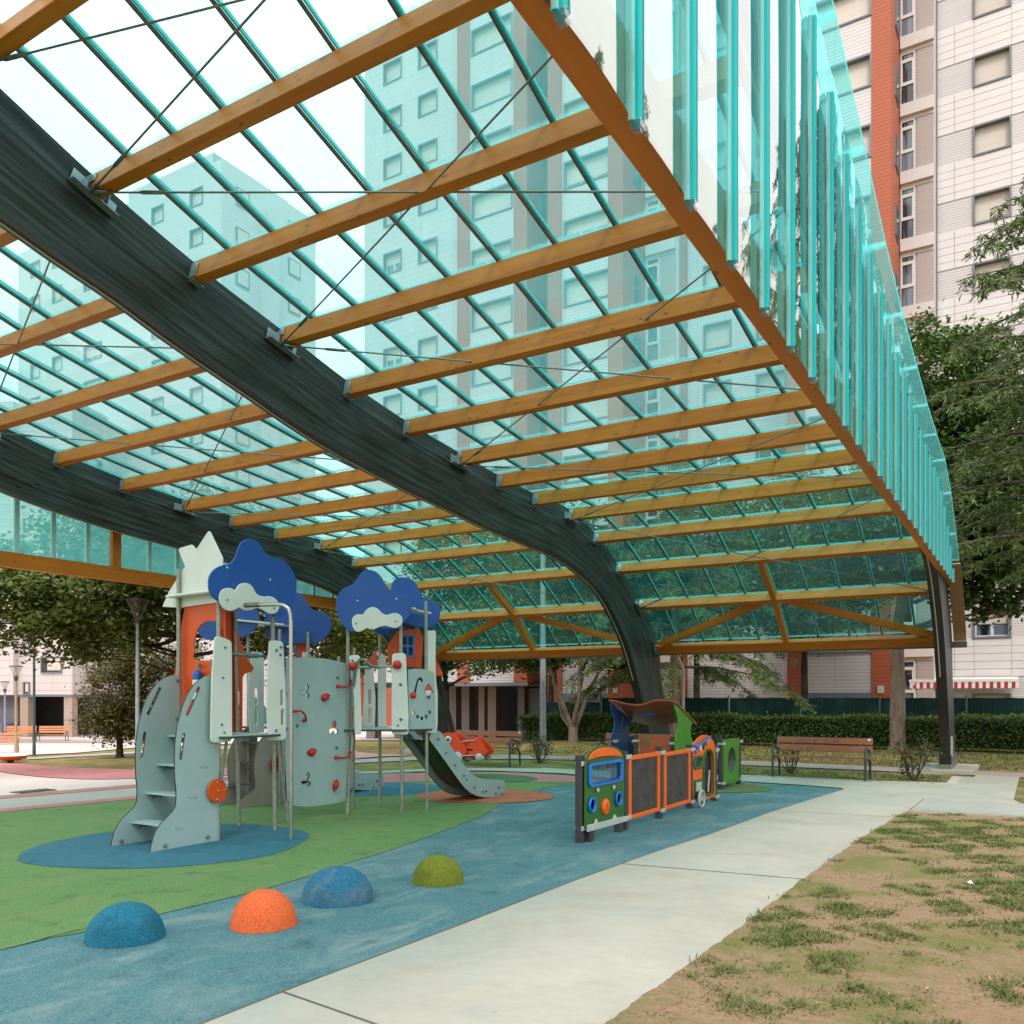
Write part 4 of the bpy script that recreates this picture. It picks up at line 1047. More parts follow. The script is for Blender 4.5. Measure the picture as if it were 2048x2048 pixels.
# --- climbing wall
wall = [(7.915, 0.30), (8.045, 0.212), (8.25, 0.178), (8.504, 0.165), (8.78, 0.165), (9.008, 0.178), (9.06, 0.20), (9.10, 0.9), (9.15, 1.6), (9.165, 2.03), (9.02, 2.072), (8.869, 2.094), (8.588, 2.122), (8.299, 2.127), (8.041, 2.108), (7.90, 2.085), (7.87, 1.6), (7.885, 0.9)]
def trefoil(c, s=1.0, rot=0.0):
    out = []; m = 54
    for k in range(m):
        a = 2 * PI * k / m; r = 0.0
        for j, (d_, q_) in enumerate(((0.062, 0.038), (0.050, 0.034), (0.050, 0.034))):
            b_ = PI / 2 + rot + 2 * PI * j / 3; px_, py_ = d_ * math.cos(b_), d_ * math.sin(b_)
            pr = px_ * math.cos(a) + py_ * math.sin(a); dd = px_ * px_ + py_ * py_ - pr * pr
            if dd < q_ * q_: r = max(r, pr + math.sqrt(q_ * q_ - dd))
        r = max(r, 0.026) * s
        out.append((c[0] + r * 1.10 * math.cos(a), c[1] + r * 1.10 * math.sin(a)))
    return out
plate('climbing_wall', wall, FU(-8.10), M['mint'], 0.020, [trefoil((8.243, 1.670), 1.0, -0.35), trefoil((8.777, 1.175), 1.0, -0.1), trefoil((8.262, 0.515), 1.0, -0.3)], 0.002, M['edge'])
rr = random.Random(7)
for (v, z, a) in ((8.598, 1.598, 0.15), (8.347, 0.879, 0.1), (8.802, 0.413, 1.2)):
    mb = MB(); rows = 7; cols = 14; vs_ = []
    for i in range(rows + 1):
        th = PI * i / rows
        for j in range(cols):
            ph = 2 * PI * j / cols; k = 1 + 0.10 * math.sin(3 * ph + v * 9) * math.sin(th)
            y_, z_ = 0.075 * math.sin(th) * math.cos(ph) * k, 0.050 * math.sin(th) * math.sin(ph) * k
            vs_.append((-8.085 + 0.045 * math.cos(th), v + y_ * math.cos(a) - z_ * math.sin(a), z + y_ * math.sin(a) + z_ * math.cos(a)))
    fs_ = [(i * cols + j, i * cols + (j + 1) % cols, (i + 1) * cols + (j + 1) % cols, (i + 1) * cols + j) for i in range(rows) for j in range(cols)]
    mb.add(vs_, fs_, smooth=True)
    for s in range(5):
        b_ = a * 0 + 0.45 + 0.6 * s; y_, z_ = 0.074 * math.cos(b_), 0.05 * math.sin(b_)
        mb.lathe([(0.012, 0), (0.010, 0.018), (0.0, 0.022)], (-8.07, v + y_ * math.cos(a) - z_ * math.sin(a), z + y_ * math.sin(a) + z_ * math.cos(a)), 7, M=Matrix.Rotation(PI / 2, 3, 'Y'))
    mb.build('climbing_hold', M['red'], tower)
for (p, q, dz) in (((8.84, 1.752), (9.098, 1.827), -0.035), ((8.01, 1.425), (8.215, 1.303), 0.05), ((8.808, 0.791), (9.066, 0.847), -0.035)):
    mb = MB(); m_ = ((p[0] + q[0]) / 2, (p[1] + q[1]) / 2 + dz)
    mb.tube([(-8.085, p[0], p[1]), (-8.035, p[0] + (m_[0] - p[0]) * .12, p[1]), (-8.015, (p[0] + m_[0]) / 2, (p[1] + m_[1]) / 2 + dz * .35), (-8.01, m_[0], m_[1]), (-8.015, (q[0] + m_[0]) / 2, (q[1] + m_[1]) / 2 + dz * .35), (-8.035, q[0] - (q[0] - m_[0]) * .12, q[1]), (-8.085, q[0], q[1])], [0.022, 0.017, 0.013, 0.013, 0.013, 0.017, 0.022], 10)
    for e in (p, q): mb.lathe([(0.026, 0), (0.026, 0.014), (0.018, 0.03), (0, 0.032)], (-8.09, e[0], e[1]), 10, M=Matrix.Rotation(PI / 2, 3, 'Y'))
    mb.build('wall_handle', M['red'], tower)
bolts('wall_bolt', [(8.848, 1.872), (8.092, 1.239), (8.828, 0.916)], FU(-8.10), r=0.022)
post([(-8.06, 9.02, 0.0), (-8.06, 9.05, 0.5), (-8.05, 9.13, 1.3), (-8.04, 9.19, 1.98)], 0.024, M['post'], 'wall_rail')
post([(-8.115, 7.96, 0.0), (-8.115, 7.93, 0.5), (-8.115, 7.86, 1.2), (-8.115, 7.84, 2.06)], 0.022, M['post'], 'wall_rail')
bolts('clamp', [(9.06, 0.35), (9.09, 0.75), (9.115, 1.16), (9.15, 1.62), (9.185, 1.94)], FU(-8.045), r=0.028, h=0.03)
bolts('clamp', [(7.90, 1.20), (7.88, 1.65), (7.87, 1.95), (7.87, 2.04)], FU(-8.10), r=0.022, h=0.025)

# --- right-hand tower
p5 = [(-8.13, 8.95), (-7.40, 9.40), (-7.27, 9.90), (-7.42, 10.06), (-8.30, 10.08), (-8.46, 9.50)]
mb = MB(); mb.plate(p5, 0.028, (0, 0, 1.148), (1, 0, 0), (0, 1, 0), (), 0, 1, 0.006); mb.build('platform', [M['mint'], M['under']], tower)
plate('side_board', [(0.042, 2.151), (0.063, 2.177), (0.161, 2.183), (0.189, 2.166), (0.217, 1.172), (0.203, 1.101), (0.147, 1.089), (0.119, 1.115), (0.107, 1.655)], FR(.05), M['white'], 0.020, (), 0.006)
plate('side_board', [(0.629, 2.182), (0.653, 2.204), (0.72, 2.212), (0.781, 2.215), (0.816, 2.191), (0.83, 1.941), (0.855, 1.369), (0.855, 1.13), (0.845, 1.10), (0.823, 1.084), (0.682, 1.091), (0.635, 1.10), (0.622, 1.13), (0.622, 1.655)], FR(.05), M['white'], 0.020, (), 0.006)
bolts('board_bolt', [(0.745, 1.78), (0.75, 1.30)], FR(.05), r=0.021)
bolts('board_bolt', [(0.71, 1.215), (0.09, 2.11)], FR(.05), r=0.014)
cR = smooth_loop([(-0.132, 2.90), (-0.10, 3.005), (-0.048, 3.071), (0.022, 3.118), (0.091, 3.148), (0.147, 3.219), (0.203, 3.30), (0.274, 3.345), (0.372, 3.343), (0.456, 3.291), (0.513, 3.206), (0.569, 3.117), (0.64, 3.061), (0.739, 3.038), (0.823, 2.996), (0.88, 2.926), (0.90, 2.826), (0.87, 2.726), (0.79, 2.635), (0.69, 2.555), (0.56, 2.54), (0.40, 2.55), (0.25, 2.53), (0.12, 2.50), (0.03, 2.52), (-0.065, 2.63), (-0.118, 2.77)], 3)
plate('cloud_panel', cR, FR(.06), M['blue'], 0.022, (), 0.005)
bolts('panel_bolt', [(0.162, 2.925), (0.69, 2.955)], FR(.06), M['nut'], 0.016, h=0.008)
plate('cloud_trim', smooth_loop([(0.085, 2.629), (0.102, 2.7), (0.157, 2.736), (0.234, 2.737), (0.269, 2.787), (0.332, 2.833), (0.402, 2.834), (0.458, 2.796), (0.5, 2.754), (0.556, 2.733), (0.627, 2.755), (0.697, 2.757), (0.755, 2.721), (0.775, 2.657), (0.747, 2.586), (0.669, 2.552), (0.585, 2.570), (0.528, 2.580), (0.458, 2.565), (0.388, 2.533), (0.332, 2.535), (0.29, 2.548), (0.234, 2.515), (0.164, 2.496), (0.108, 2.538)], 3), FR(.088), M['white'], 0.020, (), 0.006)
bolts('trim_bolt', [(0.142, 2.615), (0.68, 2.650)], FR(.088), M['nut'], 0.017, h=0.010)
c2 = smooth_loop([(0.56, 3.15), (0.598, 3.271), (0.65, 3.34), (0.719, 3.366), (0.84, 3.358), (0.946, 3.291), (0.991, 3.184), (1.052, 3.083), (1.174, 3.042), (1.265, 2.979), (1.306, 2.867), (1.288, 2.745), (1.219, 2.652), (1.113, 2.618), (0.931, 2.640), (0.779, 2.69), (0.66, 2.60), (0.52, 2.52), (0.36, 2.56), (0.30, 2.75), (0.36, 3.0)], 3)
plate('cloud_panel', c2, FR(-.75), M['blue'], 0.022, (), 0.005)
mb = MB(); O_, X_, Y_ = FR(0)
mb.plate([(0.30, -0.02), (0.96, 0.03), (0.99, 0.25), (1.18, 0.42), (1.16, 0.52), (0.30, 0.72)], 0.028, O_ + Vector((0, 0, 2.93)) , dR * 0.995 + Vector((0, 0, -0.10)), -nR, (), 0, None, 0.006); mb.build('roof_board', M['white'], tower)
hs = [(0.53, 2.30), (0.559, 2.379), (0.611, 2.454), (0.678, 2.56), (0.992, 2.608), (1.059, 2.465), (1.029, 2.028), (0.797, 2.045), (0.56, 2.05)]
plate('house_panel', hs, FR(-.60), M['orange'], 0.020, [[(0.755, 2.495), (0.915, 2.495), (0.902, 2.212), (0.755, 2.212)]], 0.004)
wf = MB(); O, X, Y = FR(-.60); wf.plate([(0.735, 2.515), (0.935, 2.515), (0.922, 2.192), (0.735, 2.192)], 0.026, O, X, Y, [[(0.757, 2.49), (0.818, 2.49), (0.818, 2.365), (0.757, 2.365)], [(0.845, 2.49), (0.912, 2.49), (0.908, 2.365), (0.845, 2.365)], [(0.757, 2.335), (0.818, 2.335), (0.818, 2.215), (0.757, 2.215)], [(0.845, 2.335), (0.907, 2.335), (0.902, 2.215), (0.845, 2.215)]], 0, None, 0.003)
wf.build('window_frame', M['tblue'], tower)
bolts('panel_bolt', [(0.94, 2.55), (0.93, 2.17)], FR(-.60), r=0.018)
plate('flare_board', [(1.16, 2.35), (1.345, 1.945), (1.335, 1.925), (1.255, 1.912), (1.15, 2.05)], FR(-.62), M['orange'], 0.020, (), 0.003)
plate('flare_board', [(0.38, 2.30), (0.20, 2.02), (0.26, 2.00), (0.40, 2.06)], FR(-.62), M['orange'], 0.020, (), 0.003)
TR = (Vector((-7.345, 9.875, 0)), Vector((.2425, .9701, 0)), Vector((0, 0, 1)))
plate('tall_board', [(-0.01, 2.545), (0.14, 2.555), (0.16, 2.54), (0.162, 2.5), (0.152, 2.115), (0.165, 1.85), (0.194, 1.657), (0.194, 1.25), (0.185, 1.15), (0.162, 1.095), (0.0, 1.092)], TR, M['white'], 0.02, (), 0.006)
GR = (Vector((-7.44, 9.48, 0)), Vector((.3162, .9487, 0)), Vector((0, 0, 1)))
gh = [trefoil((9, 9))]
hook = [(0.205, 1.845), (0.225, 1.87), (0.255, 1.882), (0.285, 1.872), (0.302, 1.845), (0.296, 1.815), (0.28, 1.812), (0.274, 1.835), (0.252, 1.852), (0.232, 1.842), (0.222, 1.815), (0.165, 1.60), (0.145, 1.60), (0.140, 1.63)]
diam = [(0.398, 1.80), (0.478, 1.69), (0.398, 1.57), (0.322, 1.69)]
dots = [circ(c_, 0.023, 12, 0.027) for c_ in ((0.147, 1.391), (0.213, 1.33), (0.287, 1.307), (0.359, 1.328), (0.416, 1.388))]
plate('activity_panel', smooth_loop([(0.049, 1.985), (0.17, 2.004), (0.30, 2.002), (0.40, 1.985), (0.496, 1.95)], 4, False) + [(0.523, 1.156), (0.075, 1.16)], GR, M['mint'], 0.018, [hook, diam] + dots, 0.002, M['edge'])
kn = MB(); Mx = Matrix((GR[1], GR[2], GR[1].cross(GR[2]))).transposed()
kn.lathe([(0.030, -0.03), (0.048, 0.0), (0.046, 0.03), (0.02, 0.05), (0, 0.052)], GR[0] + GR[1] * 0.135 + GR[2] * 1.63, 14, M=Mx); kn.build('sliding_knob', M['rubber_grip'], tower)
rl = MB()
rl.lathe([(0.0, 1.62), (0.055, 1.62), (0.060, 1.64), (0.060, 1.70)], GR[0] + GR[1] * 0.40 + GR[1].cross(GR[2]) * -0.02, 16, mi=0)
rl.lathe([(0.060, 1.70), (0.060, 1.745), (0.05, 1.765), (0, 1.77)], GR[0] + GR[1] * 0.40 + GR[1].cross(GR[2]) * -0.02, 16, mi=1)
rl.build('picture_roller', [M['pwhite'], M['rubber_grip']], tower)
bolts('nut', [(0.06, 1.80), (0.33, 1.79), (0.46, 1.79), (0.47, 1.57), (0.10, 1.27), (0.47, 1.27)], GR, M['nut'], 0.007, h=0.006)
mb = MB(); O, X, Y = FR(.06)
a_ = lambda s, z, k=0.06: tuple(Vector((-8.09, 9.02, 0)) + nR * k + dR * s + Vector((0, 0, z)))
mb.tube([a_(0.18, 2.015), a_(0.66, 2.03)], 0.018, 10); mb.build('grab_bar', M['post'], tower)
mb = MB(); mb.tube([a_(0.10, 1.75, .08), a_(0.13, 1.98, .09), a_(0.155, 2.075, .09), a_(0.20, 2.12, .09), a_(0.25, 2.11, .09), a_(0.33, 2.045, .09), a_(0.39, 2.015, .09), a_(0.46, 2.01, .08)], 0.021, 12); mb.build('curved_rail', M['teal_post'], tower)
for s, z, hh_ in ((0.70, 2.05, 0.05), (0.10, 2.03, 0.05)):
    kb = MB(); Mx = Matrix((dR, Vector((0, 0, 1)), nR)).transposed()
    kb.lathe([(0.05, 0.0), (0.062, 0.02), (0.058, 0.045), (0.025, 0.065), (0, 0.066)], Vector(a_(s, z, .065)), 16, M=Mx); kb.build('grip_knob', M['red'], tower)
plate('side_board', [(0.18, 1.17), (0.36, 1.17), (0.37, 1.6), (0.33, 2.05), (0.22, 2.05), (0.20, 1.6)], FR(-.62), M['white'], 0.020, [stadium((0.285, 1.26), (0.285, 1.44), 0.022), stadium((0.285, 1.52), (0.285, 1.70), 0.022)], 0.004)
plate('side_board', [(0.40, 1.17), (0.52, 1.17), (0.52, 2.2), (0.44, 2.24), (0.40, 2.1)], FR(-.66), M['white'], 0.020, (), 0.004)

# --- right-hand slide
side = smooth_loop([(9.96, 1.02), (10.06, 1.12), (10.239, 1.10), (10.45, 0.925), (10.68, 0.72), (10.878, 0.555), (11.053, 0.435), (11.20, 0.37), (11.337, 0.335), (11.60, 0.305), (11.90, 0.275), (11.985, 0.255), (12.02, 0.20), (12.015, 0.10), (11.98, 0.03), (11.90, 0.01), (11.60, 0.015), (11.337, 0.045), (11.104, 0.105), (10.878, 0.22), (10.683, 0.375), (10.399, 0.625), (10.10, 0.885)], 3)
def make_slide(du, dv):
    for u in (-7.38, -7.86):
        plate('slide_side', [(p[0] + dv, p[1]) for p in side], FU(u + du), M['mint'], 0.020, (), 0.002, M['edge'])
    bolts('slide_bolt', [(p[0] + dv, p[1]) for p in ((10.17, 1.0), (10.37, 0.79), (10.60, 0.59), (10.83, 0.42), (10.90, 0.355), (11.12, 0.22), (11.36, 0.13), (11.45, 0.13), (11.83, 0.155), (11.74, 0.06), (11.92, 0.04))], FU(-7.38 + du), r=0.019, h=0.022)
    prof = [(9.98, 0.99), (10.12, 0.975), (10.30, 0.83), (10.55, 0.60), (10.80, 0.385), (11.00, 0.265), (11.2, 0.19), (11.45, 0.15), (11.98, 0.14)]
    prof = smooth_loop(prof, 4, False); mb = MB(); n = len(prof); vs_ = []
    for (v, z) in prof:
        for (u, dz) in ((-7.85, 0.10), (-7.835, 0.035), (-7.79, 0.0), (-7.45, 0.0), (-7.405, 0.035), (-7.39, 0.10)): vs_.append((u + du, v + dv, z + dz))
    for (v, z) in prof:
        for (u, dz) in ((-7.85, 0.097), (-7.84, 0.03), (-7.795, -0.006), (-7.445, -0.006), (-7.40, 0.03), (-7.39, 0.097)): vs_.append((u + du, v + dv, z + dz))
    o_ = n * 6
    fs_ = []
    for i in range(n - 1):
        for j in range(5):
            fs_.append((i * 6 + j, i * 6 + j + 1, (i + 1) * 6 + j + 1, (i + 1) * 6 + j)); fs_.append((o_ + i * 6 + j, o_ + (i + 1) * 6 + j, o_ + (i + 1) * 6 + j + 1, o_ + i * 6 + j + 1))
    mb.add(vs_, fs_, smooth=True); mb.build('slide_chute', M['slide'], tower)
make_slide(0, 0)
make_slide(-2.36, -0.20)

# --- rear tower
p6 = [(-10.40, 9.15), (-9.55, 9.15), (-9.45, 9.9), (-9.6, 10.0), (-10.35, 10.0)]
mb = MB(); mb.plate(p6, 0.028, (0, 0, 1.148), (1, 0, 0), (0, 1, 0), (), 0, 1, 0.006); mb.build('platform', [M['mint'], M['under']], tower)
FB = lambda k: (Vector((-10.42, 9.1, 0)) + nR * k, dR, Vector((0, 0, 1)))
cB = [(p[0] * 0.95 + 0.02, p[1] - 0.03) for p in cR]
plate('cloud_panel', cB, (Vector((-10.75, 8.75, 0)), dR, Vector((0, 0, 1))), M['blue'], 0.022, (), 0.005)
plate('cloud_panel', [(p[0] + 0.1, p[1] - 0.10) for p in cR], (Vector((-10.2, 9.55, 0)), dR, Vector((0, 0, 1))), M['blue'], 0.022, (), 0.005)
mb = MB(); mb.plate([(0.02, -0.1), (0.86, -0.1), (0.90, 0.3), (0.78, 0.65), (0.0, 0.65)], 0.028, Vector((-10.45, 9.0, 2.78)), dR * 0.995 + Vector((0, 0, -0.09)), -nR, (), 0, None, 0.006); mb.build('roof_board', M['white'], tower)
HB = (Vector((-10.60, 9.55, 0)), dR, Vector((0, 0, 1)))
plate('house_panel', [(0.35, 2.05), (0.40, 2.40), (0.50, 2.55), (0.85, 2.60), (0.93, 2.45), (0.90, 2.03)], HB, M['orange'], 0.02, [[(0.56, 2.48), (0.74, 2.48), (0.74, 2.2), (0.56, 2.2)]], 0.004)
wf = MB(); O, X, Y = HB; wf.plate([(0.54, 2.5), (0.76, 2.5), (0.76, 2.18), (0.54, 2.18)], 0.026, O, X, Y, [[(0.565, 2.475), (0.635, 2.475), (0.635, 2.35), (0.565, 2.35)], [(0.665, 2.475), (0.735, 2.475), (0.735, 2.35), (0.665, 2.35)], [(0.565, 2.32), (0.635, 2.32), (0.635, 2.205), (0.565, 2.205)], [(0.665, 2.32), (0.735, 2.32), (0.735, 2.205), (0.665, 2.205)]], 0, None, 0.003); wf.build('window_frame', M['tblue'], tower)
plate('side_board', [(9.22, 1.12), (9.40, 1.12), (9.41, 1.6), (9.36, 2.3), (9.24, 2.3), (9.2, 1.6)], FU(-9.70), M['white'], 0.02, [stadium((9.31, 1.25), (9.31, 1.42), 0.022), stadium((9.31, 1.5), (9.31, 1.68), 0.022)], 0.004)
plate('side_board', [(9.72, 1.12), (9.92, 1.12), (9.92, 2.25), (9.86, 2.3), (9.74, 2.3)], FU(-9.62), M['white'], 0.02, (), 0.004)
mb = MB(); mb.tube([(-9.66, 9.36, 1.92), (-9.62, 9.84, 1.92)], 0.02, 10); mb.build('grab_bar', M['teal_post'], tower)
plate('guard_board', [(9.36, 1.18), (9.74, 1.18), (9.72, 1.32), (9.60, 1.48), (9.48, 1.58), (9.36, 1.62)], FU(-10.30), M['mint'], 0.018, (), 0.003)
# rear ladder; shade on its cheeks is painted in as a pinkish board colour
sb = [(p[0] + 2.9, p[1] * 0.62) for p in step_near]
plate('step_side', sb, FU(-10.30), M['pinkboard'], 0.02, (), 0.002, M['edge'])
plate('step_side', sb, FU(-9.75), M['pinkboard'], 0.02, (), 0.002, M['edge'])
for (v, z) in ((8.95, 0.30), (9.1, 0.62), (9.22, 0.92)):
    MB().box((-10.02, v, z), (0.53, 0.18, 0.02)).build('tread', M['under'], tower)
disc = MB(); O, X, Y = FU(-9.70); disc.plate(circ((9.28, 0.60), 0.12, 30), 0.022, O, X, Y, (), 0, None, 0.004); disc.build('play_disc', M['red'], tower)

# ------------------------------------------------------------------ rubber domes
for (x, y, r, hgt, mat, lab) in ((-5.16, 3.60, 0.248, 0.235, 'dome_blue', 'plain bright blue rubber dome, leftmost of the four domes'),
                            (-4.624, 4.303, 0.228, 0.250, 'dome_orange', 'orange rubber dome on the blue play floor'),
                            (-4.706, 5.147, 0.283, 0.262, 'dome_worn', 'large worn blue and grey rubber dome beside the olive one'),
                            (-4.408, 6.085, 0.222, 0.235, 'dome_green', 'olive green rubber dome on the blue play floor')):
    me_pts = []; rows, cols = 12, 36; mb = MB(); vs_ = []
    for i in range(rows + 1):
        a = (PI / 2) * i / rows
        rr_ = r * math.cos(a) ** 0.92 if i < rows else 0.0; zz = hgt * math.sin(a)
        if i == 0: rr_ = r * 1.015
        for j in range(cols):
            b = 2 * PI * j / cols; k = 1 + 0.012 * math.sin(b * 3 + x * 7)
            vs_.append((rr_ * k * math.cos(b), rr_ * k * math.sin(b), zz + (0.004 if i == 0 else 0)))
    fs_ = [(i * cols + j, i * cols + (j + 1) % cols, (i + 1) * cols + (j + 1) % cols, (i + 1) * cols + j) for i in range(rows) for j in range(cols)]
    mb.add(vs_, fs_, smooth=True)
    o = mb.build('rubber_dome', M[mat], None, loc=(x, y, 0.002)); tag(o, lab, 'rubber dome', 'rubber domes on the play floor')
# ------------------------------------------------------------------ train-like play panels
panels = thing('play_panel_wall', 'row of play panels like a little train: green engine front, two chalkboards and orange bus', 'play panel', (-4.2, 10.8, 0))
def pp(name, out, k, mat, th=0.019, holes=(), bev=0.004, par=None, u=-4.20): return plate(name, out, FU(u + k), mat, th, holes, bev, None, par or panels)
def clampset(v, zs, u=-4.22, par=None):
    mb = MB()
    for z in zs:
        mb.box((u, v, z), (0.094, 0.10, 0.035)); mb.box((u + 0.048, v, z), (0.012, 0.15, 0.05))
        for dv in (-0.055, 0.055): mb.lathe([(0.012, 0.0), (0.010, 0.008), (0, 0.009)], (u + 0.054, v + dv, z), 8, M=Matrix.Rotation(PI / 2, 3, 'Y'))
    mb.build('clamp', M['lgrey'], par or panels)
def sqpost(v, h_, u=-4.23, par=None, w_=0.088):
    mb = MB(); mb.plate(rrect(-w_ / 2, -w_ / 2, w_ / 2, w_ / 2, 0.018, 3), h_, (u, v, h_ / 2), (1, 0, 0), (0, 1, 0)); mb.box((u, v, h_ + 0.004), (w_ * .9, w_ * .9, 0.008))
    mb.build('post', M['train_post'], par or panels)
sqpost(8.55, 0.955, -4.27); sqpost(9.655, 0.945); sqpost(10.80, 0.945); sqpost(11.985, 0.915); sqpost(13.10, 0.85)
clampset(8.56, (0.165, 0.875), -4.265); clampset(9.67, (0.155, 0.885)); clampset(10.80, (0.115, 0.875)); clampset(11.985, (0.105, 0.855)); clampset(13.10, (0.07, 0.79))
loco = smooth_loop([(8.53, 0.80), (8.545, 0.90), (8.59, 0.965), (8.68, 1.010), (8.822, 1.043), (9.055, 1.053), (9.299, 1.026), (9.456, 0.982), (9.545, 0.91), (9.575, 0.82)], 3, False) + [(9.578, 0.16), (8.52, 0.175)]
win = rrect(8.625, 0.635, 9.455, 0.845, 0.05)
pp('engine_front', loco, 0, M['tgreen'], holes=[win])
pp('visor', smooth_loop([(8.575, 0.918), (8.66, 0.985), (8.816, 1.024), (9.02, 1.032), (9.232, 1.009), (9.388, 0.968), (9.472, 0.905), (9.38, 0.905), (9.232, 0.915), (8.932, 0.925), (8.70, 0.918)], 3), 0.02, M['torange'], 0.024, bev=0.008)
pp('window_frame', rrect(8.585, 0.603, 9.492, 0.875, 0.06), 0.022, M['tblue'], 0.032, [rrect(8.64, 0.648, 9.437, 0.830, 0.035)], 0.010)
MB().box((-4.20, 9.04, 0.74), (0.006, 0.84, 0.22)).build('window_pane', M['blue_clear'], panels)
for v in (8.669, 9.379):
    mb = MB(); Mx = Matrix.Rotation(PI / 2, 3, 'Y')
    mb.lathe([(0.060, 0.0), (0.088, 0.0), (0.090, 0.02), (0.078, 0.034), (0.060, 0.022), (0.060, 0.0)], (-4.19, v, 0.41), 22, M=Mx); mb.build('headlight_ring', M['tblue'], panels)
mb = MB(); mb.lathe([(0.092, 0.0), (0.092, 0.02), (0.082, 0.03), (0.0, 0.03)], (-4.19, 9.02, 0.352), 26, M=Matrix.Rotation(PI / 2, 3, 'Y')); mb.bar((-4.158, 9.0, 0.40), (-4.158, 9.06, 0.31), 0.012, 0.012); mb.bar((-4.158, 9.045, 0.40), (-4.158, 9.02, 0.37), 0.012, 0.012); mb.build('engine_badge', M['torange'], panels)
bolts('panel_bolt', [(8.81, 0.56), (9.241, 0.554)], FU(-4.19), M['lgrey'], 0.028, parent=panels)
pp('bumper', [(8.53, 0.205), (8.71, 0.200), (8.735, 0.238), (8.755, 0.246), (8.775, 0.235), (8.80, 0.196), (9.205, 0.192), (9.235, 0.226), (9.257, 0.236), (9.28, 0.222), (9.305, 0.192), (9.62, 0.178), (9.63, 0.115), (8.535, 0.128)], 0.028, M['lgrey'], 0.026, bev=0.006)
for v in (8.68, 9.48): MB().box((-4.22, v, 0.065), (0.07, 0.115, 0.13)).build('foot', M['train_post'], panels)
for (a, b, z0, z1) in ((9.70, 10.715, 0.112, 0.89), (10.875, 11.90, 0.098, 0.868)):
    MB().box((-4.205, (a + b) / 2, (z0 + z1) / 2), (0.012, b - a - 0.06, z1 - z0 - 0.06)).build('chalkboard', M['chalk'], panels)
    mb = MB(); s = 0.075; O, X, Y = FU(-4.20)
    mb.plate([(a, z0), (b, z0), (b, z1), (a, z1)], 0.045, O, X, Y, [[(a + s, z0 + 0.055), (b - s, z0 + 0.055), (b - s, z1 - 0.055), (a + s, z1 - 0.055)]], 0, None, 0.008)
    mb.build('board_frame', M['torange'], panels)
door = smooth_loop([(12.50, 0.66), (12.53, 0.72), (12.60, 0.775), (12.70, 0.795), (12.81, 0.775), (12.88, 0.72), (12.91, 0.64)], 3, False)
bus = smooth_loop([(12.03, 0.84), (12.06, 0.915), (12.125, 0.960), (12.285, 1.016), (12.491, 1.042), (12.703, 1.026), (12.899, 0.965), (13.01, 0.885), (13.05, 0.79)], 3, False) + [(13.055, 0.068), (12.03, 0.092)]
dh = door + [(12.91, 0.155), (12.50, 0.155)]
pp('bus_front', bus, 0, M['torange'], holes=[dh, rrect(12.11, 0.595, 12.38, 0.705, 0.03)])
df = smooth_loop([(12.455, 0.66), (12.49, 0.745), (12.58, 0.81), (12.70, 0.83), (12.83, 0.81), (12.925, 0.745), (12.955, 0.64)], 3, False) + [(12.955, 0.12), (12.455, 0.12)]
pp('door_frame', df, 0.016, M['tgreen'], 0.028, [list(reversed(dh))], 0.008)
pp('window_frame', rrect(12.035, 0.553, 12.455, 0.748, 0.07), 0.016, M['tgreen'], 0.028, [rrect(12.11, 0.595, 12.38, 0.705, 0.03)], 0.008)
MB().box((-4.20, 12.245, 0.65), (0.006, 0.27, 0.11)).build('window_pane', M['blue_clear'], panels)
MB().box((-4.235, 12.71, 0.46), (0.012, 0.44, 0.64)).build('door_board', M['black'], panels)
mb = MB(); mb.tube([(-4.19, 12.70, 0.18), (-4.19, 12.73, 0.36), (-4.19, 12.76, 0.50)], 0.016, 6); mb.build('door_handle', M['lgrey'], panels)
low = [(12.06, 0.404), (12.44, 0.396), (12.44, 0.125), (12.06, 0.14)]
pp('grille_board', low, 0.018, M['tgreen'], 0.024)
gm = MB()
for k in range(4):
    v = 12.105 + 0.058 * k
    gm.tube([(-4.165, v, 0.365), (-4.16, v + 0.016, 0.34), (-4.165, v, 0.315), (-4.16, v + 0.016, 0.29), (-4.165, v, 0.265), (-4.16, v + 0.014, 0.24)], 0.011, 6)
gm.build('grille', M['pwhite'], panels)
wh = MB(); Mx = Matrix.Rotation(PI / 2, 3, 'Y')
wh.lathe([(0.100, 0.0), (0.132, 0.0), (0.134, 0.014), (0.128, 0.030), (0.104, 0.030), (0.100, 0.014), (0.100, 0.0)], (-4.12, 12.155, 0.135), 28, M=Mx)
for k in range(3):
    a = 2 * PI * k / 3 + PI / 2; wh.bar((-4.105, 12.155, 0.135), (-4.105, 12.155 + 0.105 * math.cos(a), 0.135 + 0.105 * math.sin(a)), 0.026, 0.018, (1, 0, 0))
wh.lathe([(0.03, 0), (0.028, 0.03), (0, 0.032)], (-4.12, 12.155, 0.135), 12, M=Mx); wh.build('wheel', M['lgrey'], panels)
rope = MB(); rope.tube([(-4.165, 12.035, 0.905), (-4.16, 12.2, 0.912), (-4.16, 12.36, 0.935), (-4.16, 12.55, 0.972), (-4.165, 12.72, 1.012)], 0.017, 8); rope.build('bunting_cord', M['tblue'], panels)
